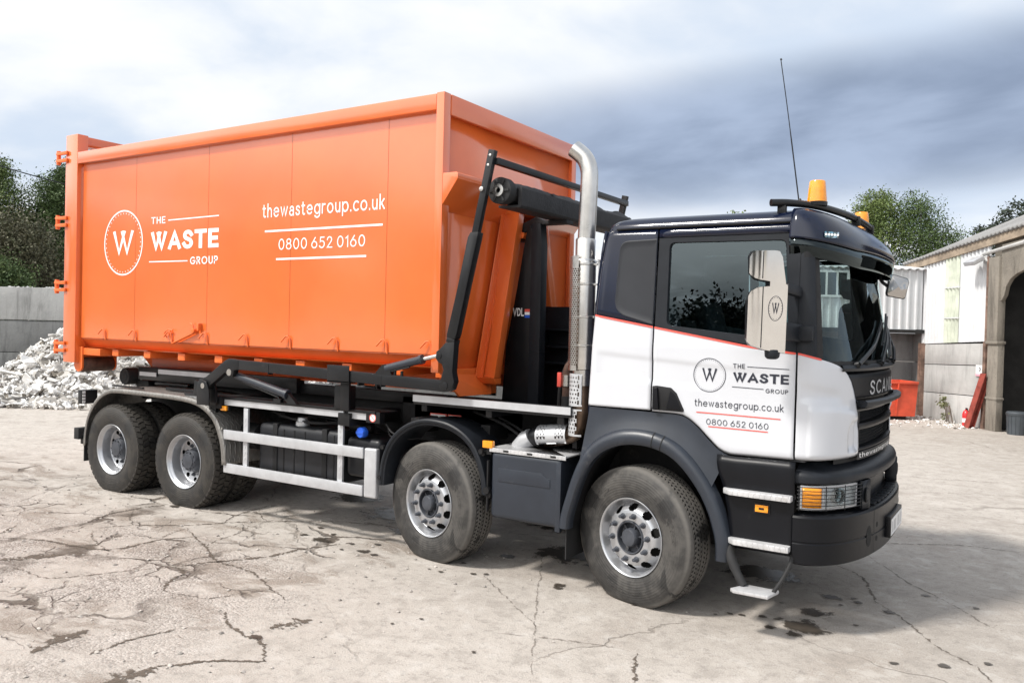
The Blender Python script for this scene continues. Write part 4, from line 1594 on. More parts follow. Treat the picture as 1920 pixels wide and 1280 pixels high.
for yy in (0.62, CW - 0.62):
    c = MB()
    c.grid([[BF(phi_of(yy + q, 1.0), z, 0.0055) for q in (-0.003, 0.003)] for z in lin(0.53, 0.83, 5)])
    c.build('bumper_seam', m_holes, bp)
# number plate: black backing bracket below the bumper centre, set slightly to the near side
c = MB()
px_ = BX + BD + 0.012
c.box(px_ - 0.02, px_ + 0.018, 0.92, 1.50, 0.578, 0.735)
npl = c.build('number_plate_holder', m_bumper, bp, bevel=0.006)
c = MB(); c.box(px_ + 0.019, px_ + 0.023, 0.945, 1.475, 0.592, 0.712); pl_ = c.build('number_plate', m_plate, npl)
c = MB()
for k, (a_, w_) in enumerate(((0.975, 0.02), (1.05, 0.02), (1.09, 0.015), (1.13, 0.02), (1.25, 0.02), (1.29, 0.016), (1.36, 0.02), (1.42, 0.02))):
    c.box(px_ + 0.0232, px_ + 0.0238, a_, a_ + w_, 0.612, 0.692)
c.build('characters', M('plate_grey', (0.33, 0.33, 0.34), 0.4, 0, 0.05), pl_)

# cab shell: back wall, roof
c = MB()
rows = []
for z in lin(1.30, 2.84, 10):
    x = xrear(max(z, 1.46))
    rows.append([(x + 0.0, y, z) for y in lin(0.07, CW - 0.07, 6)])
c.grid(rows)
c.build('rear_wall', m_navy, truck, solid=0.02)


def roof_loop(z, ins):
    L = lean(min(z, 2.84))
    r = 0.09 + ins * 0.5
    xr_ = xrear(min(z, 2.85)) + ins
    out = []
    y0 = L + ins
    for t in lin(PI, PI * 1.5, 7):
        out.append((xr_ + r + r * math.cos(t), y0 + r + r * math.sin(t), z))
    for x in lin(xr_ + r, 1.16, 8)[1:]:
        out.append((x, y0, z))
    D = max(0.05, depth(z) - ins * 0.9)
    for p in lin(0, PI, 41)[1:-1]:
        out.append(FR(p, z, 0.0, D, 1.17, CW / 2 - y0))
    n = len(out)
    for x in lin(1.16, xr_ + r, 8)[:-1]:
        out.append((x, CW - y0, z))
    for t in lin(PI * 0.5, PI, 7):
        out.append((xr_ + r + r * math.cos(t), CW - y0 - r + r * math.sin(t), z))
    return out


c = MB()
lv = [(2.838, 0.0), (2.862, 0.004), (2.890, 0.018), (2.915, 0.045), (2.934, 0.09), (2.946, 0.16), (2.955, 0.30), (2.960, 0.55)]
rows = [roof_loop(z, i) for z, i in lv]
c.grid(rows, closed=True)
last = rows[-1]
c.add(last, [tuple(range(len(last)))])
c.build('roof', m_navy, truck, sharp=50)
c = MB()
c.grid([[(x, YS(x, 2.838, 0.010), 2.838 + dz_) for x in lin(-0.20, 1.12, 12)] for dz_ in (0.0, 0.012)] + [[(x, YS(x, 2.838, -0.02), 2.853) for x in lin(-0.20, 1.12, 12)]])
c.build('drip_rail', m_chassis, truck, solid=0.004)
# header between windscreen and visor
c = MB()
rows = []
for z in lin(2.60, 2.86, 5):
    a = phi_of(0.05, 1.9)
    rows.append([FR(p, z, -0.002) for p in lin(0.02, PI - 0.02, 48)])
c.grid(rows)
c.build('roof_header', m_chassis, truck)
# windscreen
c = MB()
a = phi_of(0.040, 1.9)
rows = [[FR(p, z, -0.012) for p in lin(a, PI - a, 48)] for z in lin(1.86, 2.62, 14)]
c.grid(rows)
c.build('windscreen', m_glass_ws, truck)
c = MB()
for z0, z1 in ((1.855, 1.895),):
    c.grid([[FR(p, z, -0.008) for p in lin(a, PI - a, 48)] for z in (z0, z1)])
for aa, bb_ in ((a, a + 0.10), (PI - a - 0.10, PI - a)):
    c.grid([[FR(p, z, -0.008) for p in lin(aa, bb_, 5)] for z in lin(1.86, 2.62, 8)])
c.build('windscreen_seal', m_rubber, truck)
# wipers
c = MB()
for (ya, za, yb_, zb_) in ((0.42, 1.875, 1.10, 2.10), (0.95, 1.875, 1.55, 2.16), (1.55, 1.88, 1.80, 2.06)):
    pa = Vector(FR(phi_of(ya, za), za, 0.03)); pb = Vector(FR(phi_of(yb_, zb_), zb_, 0.018)); pm = Vector(FR(phi_of((ya + yb_) / 2, (za + zb_) / 2), (za + zb_) / 2 + 0.01, 0.035))
    c.tube(catmull([pa, pm, pb], 6), [0.014] * 7 + [0.008] * 6, 8)
    d0 = (pb - pa)
    q0 = Vector(FR(phi_of(yb_ - 0.40, zb_), zb_ - 0.16, 0.012)); q1 = Vector(FR(phi_of(min(2.2, yb_ + 0.25), zb_), zb_ + 0.10, 0.012))
    c.tube([q0, (q0 + q1) / 2 + Vector((0.006, 0, 0)), q1], 0.008, 6)
    c.tube([q0 + Vector((0.012, 0, 0.02)), pb, q1 + Vector((0.012, 0, -0.02))], 0.006, 6)
    c.disc(pa, 0.025, (1, 0, 0.3), 12, 0.03)
c.build('wiper', m_black, truck)
# sun visor: navy brow and smoked shade
VX = 1.15
def VF(phi, z, D, half, xs=VX):
    return FR(phi, z, 0.0, D, xs, half)


def vstart(z, D, half, n=52, dr=1.0):
    # the brow droops towards the middle of the front
    out = [(1.11, CW / 2 - half, z)] + [VF(p, z, D, half) for p in lin(0, PI, n)] + [(1.11, CW / 2 + half, z)]
    return [(x, y, z_ - dr * 0.062 * min(1.0, max(0.0, (x - 1.15) / 0.33)) ** 1.3) for x, y, z_ in out]


c = MB()
lv = [(2.945, 0.22, 1.08), (2.925, 0.28, 1.115), (2.89, 0.335, 1.143), (2.84, 0.385, 1.162), (2.79, 0.412, 1.173), (2.745, 0.425, 1.180), (2.732, 0.420, 1.180)]
c.grid([vstart(*q) for q in lv])
vz = c.build('sun_visor', m_navy, truck, solid=0.006, sharp=50)
c = MB()
c.grid([vstart(z, D, h) for z, D, h in ((2.734, 0.418, 1.178), (2.68, 0.414, 1.172), (2.625, 0.405, 1.163), (2.610, 0.398, 1.158))])
c.build('smoked_shade', m_glass_smoke, vz, solid=0.004)
for far in (False, True):
    c = MB()
    g_ = (lambda p: PI - p) if far else (lambda p: p)
    pa, pb = phi_of(0.075, 2.0), phi_of(0.17, 2.0)
    c.grid([[VF(g_(p), z, 0.428, 1.186) for p in lin(pa, pb, 6)] for z in (2.735, 2.775)])
    ml = c.build('marker_lamp', m_glass_lamp, vz, solid=0.004)
    e_ = MB()
    for k in range(5):
        p = pa + (pb - pa) * (k + 0.5) / 5
        e_.disc(VF(g_(p), 2.755, 0.434, 1.192), 0.009, (0.5, -0.8 if not far else 0.8, 0), 10)
    led = bpy.data.materials.get('led_white') or M('led_white', (0.85, 0.86, 0.86), 0.3)
    e_.build('lamp_diode', led, ml)
# griffin-like script badge on the visor is left plain: a pale arc
c = MB()
c.tube([VF(phi_of(1.12 + 0.05 * math.sin(t), 2.0), 2.80 - 0.03 * math.cos(t), 0.412, 1.176) for t in lin(-1.2, 1.6, 9)], 0.005, 6)
c.tube([VF(phi_of(1.30 + 0.05 * math.sin(t), 2.0), 2.80 - 0.03 * math.cos(t), 0.412, 1.176) for t in lin(-1.2, 1.6, 9)], 0.005, 6)
c.build('badge', m_chrome, vz)

# roof light bar, beacons, antenna
barp = catmull([(0.97, 0.06, 2.985), (1.08, 0.16, 2.990), (1.22, 0.36, 2.985), (1.35, 0.72, 2.962), (1.39, 1.21, 2.950), (1.35, 1.70, 2.962), (1.22, 2.06, 2.985), (1.08, 2.26, 2.990), (0.97, 2.36, 2.985)], 5)
c = MB(); c.tube(barp, 0.026, 12)
lb = c.build('roof_bar', m_black, truck)
c = MB()
for (x, y) in ((1.03, 0.13), (1.03, 2.29), (1.38, 0.9), (1.38, 1.5)):
    c.box(x - 0.03, x + 0.03, y - 0.02, y + 0.02, 2.90, 2.975)
c.build('bar_foot', m_black, lb, bevel=0.006)
for (x, y) in ((1.215, 0.345), (1.215, 2.075)):
    c = MB()
    c.lathe([(0.068, 3.012), (0.066, 3.035), (0.060, 3.10), (0.055, 3.155), (0.050, 3.163), (0.0001, 3.166)], 32, 'z', (x, y, 0))
    bc = c.build('beacon', m_amber, truck, sharp=40)
    c = MB()
    c.lathe([(0.0001, 2.985), (0.070, 2.985), (0.072, 3.012), (0.062, 3.018), (0.05, 3.03), (0.02, 3.035), (0.012, 3.09), (0.0001, 3.09)], 32, 'z', (x, y, 0))
    c.box(x - 0.035, x + 0.035, y - 0.01, y + 0.01, 3.035, 3.10)
    c.build('beacon_base', m_black, bc)
c = MB()
c.tube(catmull([(1.105, 0.30, 2.995), (1.06, 0.30, 3.30), (1.00, 0.30, 3.70), (0.945, 0.30, 4.045)], 5), [0.005] * 8 + [0.0035] * 8, 6)
c.lathe([(0.012, 2.985), (0.011, 3.03), (0.006, 3.04)], 10, 'z', (1.108, 0.30, 0))
c.disc((0.945, 0.30, 4.05), 0.007, (0, -1, 0), 10, 0.01)
c.build('aerial', m_black, truck)

# ------------------------------------------------------------------ mirrors
eM = Vector((0.8434, 0.5372, 0))
nM = Vector((eM.y, -eM.x, 0))
mo = Vector((1.07, -0.33, 0))
mout = [(-0.113, 2.582), (-0.096, 2.611), (0.067, 2.615), (0.089, 2.58), (0.118, 2.408), (0.133, 2.164), (0.129, 1.948), (-0.001, 1.966), (-0.089, 1.992), (-0.111, 2.037), (-0.118, 2.29), (-0.102, 2.34), (-0.058, 2.375), (0.015, 2.384), (0.014, 2.412), (-0.067, 2.427), (-0.106, 2.468)]
for far in (False, True):
    def mp(a, z, dpt):
        p = mo + eM * a + nM * dpt
        return (p.x, CW - p.y if far else p.y, z)
    def mp2(a, z, dpt):
        return mp(a, z, dpt + (z - 2.28) * 0.045)
    def bow(a):
        return -0.030 * max(0.0, (-a - 0.02) / 0.1) ** 1.5
    c = MB()
    n = len(mout)
    front = [mp2(a, z, bow(a)) for a, z in mout]
    back = [mp2(a * 0.96, z, -0.10) for a, z in mout]
    # split the face into columns so the outer edge can curve away
    c.add(front + back, [tuple(range(n, 2 * n))] + [(i, (i + 1) % n, n + (i + 1) % n, n + i) for i in range(n)])
    mir = c.build('mirror_housing', m_black, truck, smooth=False)
    c = MB()
    sx = [-0.116, -0.108, -0.10, -0.09, -0.08, -0.06, -0.037, -0.02, 0.0, 0.0149, 0.0151, 0.04, 0.07, 0.09, 0.118, 0.132]
    up = [(-0.116, 2.57), (-0.096, 2.611), (0.067, 2.615), (0.089, 2.58), (0.118, 2.408), (0.133, 2.38)]
    dn = [(-0.116, 2.02), (-0.089, 1.992), (-0.001, 1.966), (0.129, 1.948), (0.133, 1.948)]
    nlo = [(-0.118, 2.31), (-0.102, 2.348), (-0.058, 2.375), (0.015, 2.382), (0.0151, 2.398), (0.2, 2.398)]
    nhi = [(-0.118, 2.47), (-0.106, 2.452), (-0.067, 2.427), (0.015, 2.414), (0.0151, 2.398), (0.2, 2.398)]
    def colz(f0, f1):
        return [[mp2(a, interp(a, f0) + (interp(a, f1) - interp(a, f0)) * v, bow(a) + 0.004) for a in sx] for v in lin(0, 1, 10)]
    c.grid(colz(nhi, up)); c.grid(colz(dn, nlo))
    c.build('chrome_cover', m_chrome, mir, sharp=60, recalc=True)
    c = MB()
    c.grid([[mp2(a, z, bow(a) + 0.0065) for a in (-0.032, -0.026)] for z in lin(1.98, 2.38, 4)])
    c.grid([[mp2(a, z, bow(a) + 0.0065) for a in (-0.038, -0.032)] for z in lin(2.43, 2.608, 4)])
    c.build('cover_seam', m_chassis, mir)
    if not far:
        c = MB()
        fm = lambda a, z, o=0.0: mp2(a, z, 0.0065 + o)
        ring(c, 0.057, 2.238, 0.048, 0.082, 0.0035, fm, 40)
        dots(c, 0.057, 2.238, 0.041, 0.072, 24, 0.03, 0.03, fm)
        poly_w(c, 0.057, 2.238, 0.046, 0.075, fm)
        c.build('emblem', m_letter_d, mir)
    for (a0_, z0_, x1_, y1_, z1_) in ((0.12, 2.39, 1.185, 0.02, 2.36), (0.10, 2.10, 1.20, 0.0, 2.08)):
        c = MB()
        p0 = Vector(mp(a0_ - 0.03, z0_, -0.06))
        c.bar(p0, (x1_, CW - y1_ if far else y1_, z1_), 0.06, 0.07 if z0_ > 2.3 else 0.12)
        c.build('mirror_arm', m_plastic, mir, bevel=0.012)
    c = MB()
    c.box(1.19, 1.30, CW - 0.02 if far else -0.05, CW - (-0.05) if far else 0.02, 2.03, 2.13)
    c.build('mirror_mount', m_plastic, mir, bevel=0.012)
    c = MB()
    pa = Vector(mp(0.06, 1.94, -0.05))
    c.tube([pa + Vector((0, 0, 0.03)), pa - Vector((0, 0, 0.02)), pa - Vector((0, 0, 0.035))], [0.05, 0.048, 0.03], 14)
    c.build('mirror_foot', m_plastic, mir, bevel=0.012)
# kerb mirror on the far front corner
ko = Vector((1.55, 2.05, 0))
kout = [(-0.077, 2.615), (0.053, 2.582), (0.070, 2.57), (0.077, 2.541), (0.049, 2.411), (0.04, 2.40), (0.022, 2.397), (-0.103, 2.417), (-0.112, 2.42), (-0.118, 2.444), (-0.091, 2.597), (-0.085, 2.61)]
def kp(a, z, dp):
    p = ko + eM * a + nM * dp
    return (p.x, p.y, z)
c = MB(); n = len(kout)
c.add([kp(a, z, 0.0) for a, z in kout] + [kp(a * 0.9, 2.5 + (z - 2.5) * 0.9, -0.05) for a, z in kout], [tuple(range(n)), tuple(range(2 * n - 1, n - 1, -1))] + [(i, n + i, n + (i + 1) % n, (i + 1) % n) for i in range(n)])
km = c.build('kerb_mirror', m_black, truck, bevel=0.004)
c = MB()
cen = (-0.02, 2.505)
c.grid([[kp(cen[0] + (a - cen[0]) * s, cen[1] + (z - cen[1]) * s, 0.003 + 0.012 * (1 - s * s)) for a, z in kout] for s in (0.92, 0.7, 0.4, 0.01)], closed=True)
c.build('mirror_glass', m_mirrorglass, km)
c = MB()
c.tube(catmull([(1.44, 2.0, 2.70), kp(-0.157, 2.65, -0.03), kp(-0.155, 2.56, -0.03), kp(-0.10, 2.51, -0.03)], 5), 0.014, 8)
c.build('mirror_stem', m_black, km)

# ------------------------------------------------------------------ cab interior
c = MB()
c.box(-0.33, 1.25, 0.06, CW - 0.06, 1.20, 1.28)
c.grid([[FR(p, z, o_) for p in lin(0.15, PI - 0.15, 30)] for z, o_ in ((1.30, -0.20), (1.70, -0.10), (1.85, -0.06), (1.87, -0.20), (1.84, -0.34), (1.70, -0.42), (1.4, -0.40))])
c.build('dashboard', m_interior, truck)
for yy in (0.35, 1.55):
    c = MB(); c.box(0.02, 0.52, yy, yy + 0.50, 1.58, 1.74)
    c.box(0.1, 0.45, yy + 0.1, yy + 0.4, 1.28, 1.58)
    st = c.build('seat', m_seat, truck, bevel=0.05, seg=3)
    c = MB(); c.prism([(0.00, 1.70), (0.16, 1.70), (-0.02, 2.36), (-0.14, 2.36)], yy, yy + 0.5)
    c.prism([(-0.13, 2.38), (-0.03, 2.38), (-0.05, 2.60), (-0.13, 2.60)], yy + 0.12, yy + 0.38)
    c.build('backrest', m_seat, st, bevel=0.04, seg=3)
c = MB()
ang = R(35)
cw_ = [(0.80 + 0.23 * math.sin(t) * math.sin(ang), 0.60 + 0.23 * math.cos(t), 1.93 + 0.23 * math.sin(t) * math.cos(ang)) for t in lin(0, 2 * PI, 33)[:-1]]
c.tube(cw_, 0.016, 8, closed=True)
c.tube([(0.80, 0.60, 1.93), (1.0, 0.60, 1.72)], 0.03, 8)
for k in (4, 12, 22):
    c.tube([(0.81, 0.60, 1.92), cw_[k]], 0.014, 6)
c.build('steering_wheel', m_interior, truck)

# ------------------------------------------------------------------ sign-writing on the door
fd = lambda x, z, o=0.0: (x, YS(x, z, 0.0065 + crease(x, z)) - 0.001 - o, z)
door0 = [o for o in truck.children if o.name.startswith('door')][0]
c = MB()
ring(c, 0.585, 1.766, 0.120, 0.122, 0.0045, fd, 64)
dots(c, 0.585, 1.766, 0.107, 0.109, 44, 0.022, 0.014, fd)
poly_w(c, 0.585, 1.766, 0.112, 0.100, fd)
c.build('emblem', m_letter_d, door0)
c = MB()
letter(c, 'THE', 0.757, 0.842, 1.824, 1.856, fd, 0.17, 0.26)
strip(c, 0.857, 1.838, 1.146, 1.832, 0.0045, fd, 6)
letter(c, 'WASTE', 0.755, 1.146, 1.723, 1.801, fd, 0.26, 0.12)
strip(c, 0.750, 1.692, 0.975, 1.687, 0.0045, fd, 6)
letter(c, 'GROUP', 0.989, 1.143, 1.662, 1.692, fd, 0.17, 0.26)
c.build('company_name', m_letter_d, door0)
c = MB()
letter(c, 'thewastegroup.co.uk', 0.482, 1.117, 1.524, 1.592, fd, 0.115)
c.build('web_address', m_letter_d, door0)
c = MB()
letter(c, '0800 652 0160', 0.571, 1.016, 1.410, 1.454, fd, 0.11, 0.22)
c.build('phone_number', m_letter_d, door0)
c = MB()
strip(c, 0.497, 1.494, 1.097, 1.488, 0.0075, fd, 8)
strip(c, 0.587, 1.397, 1.013, 1.393, 0.0075, fd, 8)
c.build('red_rule', m_red, door0)


# ------------------------------------------------------------------ exhaust stack
EX, EY = -0.525, 0.16
c = MB()
c.tube(catmull([(EX, EY, 2.66), (EX + 0.012, EY, 2.95), (EX + 0.02, EY, 3.26), (EX + 0.012, EY, 3.36), (EX - 0.02, EY, 3.435), (EX - 0.065, EY - 0.01, 3.485), (EX - 0.115, EY - 0.02, 3.525)], 5), 0.071, 32, cap=False)
ex = c.build('exhaust_stack', m_steel, truck, sharp=60)
c = MB()
c.tube([(EX - 0.112, EY - 0.02, 3.522), (EX - 0.06, EY - 0.01, 3.478), (EX - 0.02, EY, 3.43)], 0.066, 24, cap=False)
c.disc((EX - 0.03, EY, 3.44), 0.066, (-0.7, 0, 0.6), 24)
c.build('pipe_mouth', m_holes, ex)
c = MB()
c.lathe([(0.072, 2.60), (0.080, 2.60), (0.080, 2.79), (0.073, 2.80)], 40, 'z', (EX, EY, 0))
c.lathe([(0.0001, 1.75), (0.088, 1.75), (0.090, 1.76), (0.090, 2.60), (0.082, 2.63), (0.07, 2.64)], 40, 'z', (EX, EY, 0))
for zz in (1.93, 2.16, 2.42, 2.58):
    c.lathe([(0.0905, zz), (0.094, zz + 0.003), (0.094, zz + 0.017), (0.0905, zz + 0.02)], 40, 'z', (EX, EY, 0))
    c.box(EX + 0.085, EX + 0.12, EY - 0.02, EY - 0.005, zz + 0.004, zz + 0.016)
c.lathe([(0.070, 1.62), (0.078, 1.62), (0.078, 1.745), (0.070, 1.75)], 36, 'z', (EX, EY, 0))
c.build('silencer', m_steel, ex, sharp=40)
c = MB(); c.grid([[(EX + 0.0925 * math.cos(a), EY + 0.0925 * math.sin(a), z) for a in lin(R(165), R(272), 12)] for z in (1.765, 2.59)]); c.build('shield_gap_shade', m_brown, ex)  # dark sheet added to paint the shaded gap behind the perforations
c = MB()
c.tube(catmull([(EX, EY, 1.75), (EX, EY, 1.55), (EX, EY, 1.38), (EX - 0.04, EY + 0.02, 1.27), (EX - 0.14, EY + 0.05, 1.20), (EX - 0.45, EY + 0.12, 1.12)], 5), 0.070, 28)
c.build('hot_pipe', m_brown, ex)


def perforated(mb, cx, cy, z0, z1, r, a0, a1, na, nz, hole=0.62):
    """sheet bent round a pipe with round-ish holes: each cell is a frame of eight quads round an octagon"""
    for i in range(nz):
        for k in range(na):
            za, zb = z0 + (z1 - z0) * i / nz, z0 + (z1 - z0) * (i + 1) / nz
            sh = 0.5 if i % 2 else 0.0
            aa, ab = a0 + (a1 - a0) * (k + sh) / (na + 0.5), a0 + (a1 - a0) * (k + 1 + sh) / (na + 0.5)
            P = lambda u, v: (cx + r * math.cos(aa + (ab - aa) * u), cy + r * math.sin(aa + (ab - aa) * u), za + (zb - za) * v)
            sq = [(0, 0), (0.5, 0), (1, 0), (1, 0.5), (1, 1), (0.5, 1), (0, 1), (0, 0.5)]
            oc = [(0.5 + hole / 2 * math.cos(t), 0.5 + hole / 2 * math.sin(t)) for t in [R(-135 + 45 * q) for q in range(8)]]
            vs = [P(*s) for s in sq] + [P(*o) for o in oc]
            mb.add(vs, [(q, (q + 1) % 8, 8 + (q + 1) % 8, 8 + q) for q in range(8)])


c = MB()
perforated(c, EX - 0.012, EY, 1.78, 2.56, 0.106, R(172), R(280), 8, 44, 0.74)
c.grid([[(EX - 0.012 + 0.106 * math.cos(a), EY + 0.106 * math.sin(a), z) for a in lin(R(172), R(276), 10)] for z in (2.56, 2.655)])
c.grid([[(EX - 0.012 + 0.106 * math.cos(a), EY + 0.106 * math.sin(a), z) for a in lin(R(172), R(276), 10)] for z in (1.74, 1.78)])
c.build('heat_shield', m_steel, ex, sharp=60)
c = MB()
perforated(c, EX - 0.01, EY, 1.47, 1.70, 0.092, R(195), R(290), 5, 7, 0.5)
perforated(c, EX - 0.01, EY, 1.23, 1.42, 0.092, R(195), R(280), 4, 6, 0.5)
for (z0, z1) in ((1.455, 1.47), (1.70, 1.715), (1.42, 1.432), (1.215, 1.23)):
    c.grid([[(EX - 0.01 + 0.092 * math.cos(a), EY + 0.092 * math.sin(a), z) for a in lin(R(190), R(305), 10)] for z in (z0, z1)])
c.grid([[(EX - 0.01 + 0.092 * math.cos(a), EY + 0.092 * math.sin(a), z) for a in lin(R(290), R(305), 4)] for z in (1.47, 1.70)])
c.build('heat_shield', m_alu, ex, sharp=60)
# shielded bend lying on the tread plate
c = MB()
P0, P1 = Vector((EX - 0.10, EY + 0.03, 1.205)), Vector((EX - 0.40, EY + 0.06, 1.165))
ax = (P1 - P0).normalized(); u_ = ax.cross(Vector((0, 0, 1))).normalized(); w_ = u_.cross(ax)
def cyl(t, a, r):
    p = P0 + (P1 - P0) * t + (u_ * math.cos(a) + w_ * math.sin(a)) * r
    return tuple(p)
hb = MB()
perforated(hb, 0, 0, 0.06, 0.34, 1.0, 0, 1, 5, 5, 0.48)
hb2 = MB(); perforated(hb2, 0, 0, 0.66, 0.94, 1.0, 0, 1, 5, 5, 0.48)
for src in (hb, hb2):
    c.add([cyl(z, 1.0 + math.atan2(y, x) * 2.3, 0.098) for (x, y, z) in src.v], src.f)
for t0, t1 in ((0.0, 0.06), (0.34, 0.66), (0.94, 1.0)):
    c.grid([[cyl(t, a, 0.098) for a in lin(0.55, 3.8, 18)] for t in (t0, t1)])
for a0, a1 in ((0.55, 1.0), (3.3, 3.8)):
    c.grid([[cyl(t, a, 0.098) for a in lin(a0, a1, 4)] for t in (0.06, 0.34)]); c.grid([[cyl(t, a, 0.098) for a in lin(a0, a1, 4)] for t in (0.66, 0.94)])
c.build('bend_shield', m_alu, ex, sharp=60)
c = MB()
c.tube([P1 - ax * 0.02, P1 + ax * 0.02, P1 + ax * 0.06, P1 + ax * 0.10], [0.085, 0.092, 0.080, 0.065], 28)
c.build('clamp_ring', m_black, ex)
c = MB()
c.tube([P1 + ax * 0.10, P1 + ax * 0.16 - Vector((0, 0, 0.03)), P1 + ax * 0.26 - Vector((0, 0, 0.09))], [0.075, 0.085, 0.06], 20)
c.build('cone', m_alu, ex)

# ------------------------------------------------------------------ hook arm, mast, tool cabinet
c = MB()
c.prism([(-1.84, 1.30), (-1.50, 1.30), (-1.50, 2.95), (-1.56, 3.05), (-1.60, 2.98), (-1.70, 2.40), (-1.80, 1.9)], 0.99, 1.10)
c.prism([(-1.52, 3.02), (-1.44, 3.10), (-1.52, 3.14), (-1.66, 3.08), (-1.74, 2.98), (-1.72, 2.90), (-1.66, 2.92), (-1.65, 2.98), (-1.58, 3.03)], 1.03, 1.16)
ha = c.build('hook_arm', m_black, truck, bevel=0.010)
c = MB()
c.prism([(-1.515, 1.30), (-1.40, 1.30), (-1.40, 2.85), (-1.42, 3.06), (-1.515, 3.06)], 0.95, 1.06)
c.box(-1.52, -1.395, 0.945, 1.065, 1.84, 1.846)
c.build('mast_column', m_plastic, truck, bevel=0.006)
c = MB()
fv = lambda x, z, o=0.0: (x, 0.984 - o, z)
letter(c, 'VDL', -1.725, -1.600, 2.175, 2.262, fv, 0.22, 0.12)
c.build('lettering', m_letter_w, ha)
for k, mm in enumerate((m_red, m_letter_w, m_blue)):
    c = MB(); z0 = 2.250 - 0.028 * k
    c.box(-1.590, -1.515, 0.983, 0.9845, z0 - 0.027, z0)
    c.build('flag_band', mm, ha)
c = MB()
c.box(-1.70, -1.05, 1.50, 2.30, 1.30, 2.29)
for zz in (2.05, 1.88, 1.72):
    c.box(-1.71, -1.04, 1.36, 1.51, zz, zz + 0.02)
c.box(-1.66, -1.63, 1.40, 1.49, 1.9, 2.03)
c.build('tool_cabinet', m_plastic, truck, bevel=0.004)
c = MB()
c.tube(catmull([(-0.98, 0.75, 1.45), (-0.98, 0.75, 1.66), (-0.96, 0.76, 1.74), (-0.90, 0.80, 1.79), (-0.80, 0.86, 1.80)], 5), 0.045, 14)
pv = c.build('hydraulic_pipe', m_rust, truck)
c = MB(); c.tube([(-0.98, 0.75, 1.56), (-0.98, 0.75, 1.66)], 0.055, 14); c.build('pipe_coupling', m_steel, pv)
c = MB(); c.box(-1.06, -1.02, 0.70, 0.73, 1.55, 1.68); c.build('red_valve', m_red, pv, bevel=0.008)
c = MB(); c.tube([(-0.98, 0.75, 1.28), (-0.98, 0.75, 1.47)], 0.05, 12)
c.tube(catmull([(-0.9, 0.7, 1.3), (-0.86, 0.66, 1.55), (-0.82, 0.7, 1.7), (-0.7, 0.8, 1.72)], 5), 0.016, 8)
c.tube(catmull([(-1.2, 1.0, 1.3), (-1.15, 0.95, 1.6), (-1.12, 1.1, 1.85)], 5), 0.02, 8)
c.build('pump_hose', m_rubber, pv)
c = MB(); c.box(-0.62, -0.58, 0.2, 1.9, 1.10, 1.75)
c.build('bulkhead_plate', m_chassis, truck)

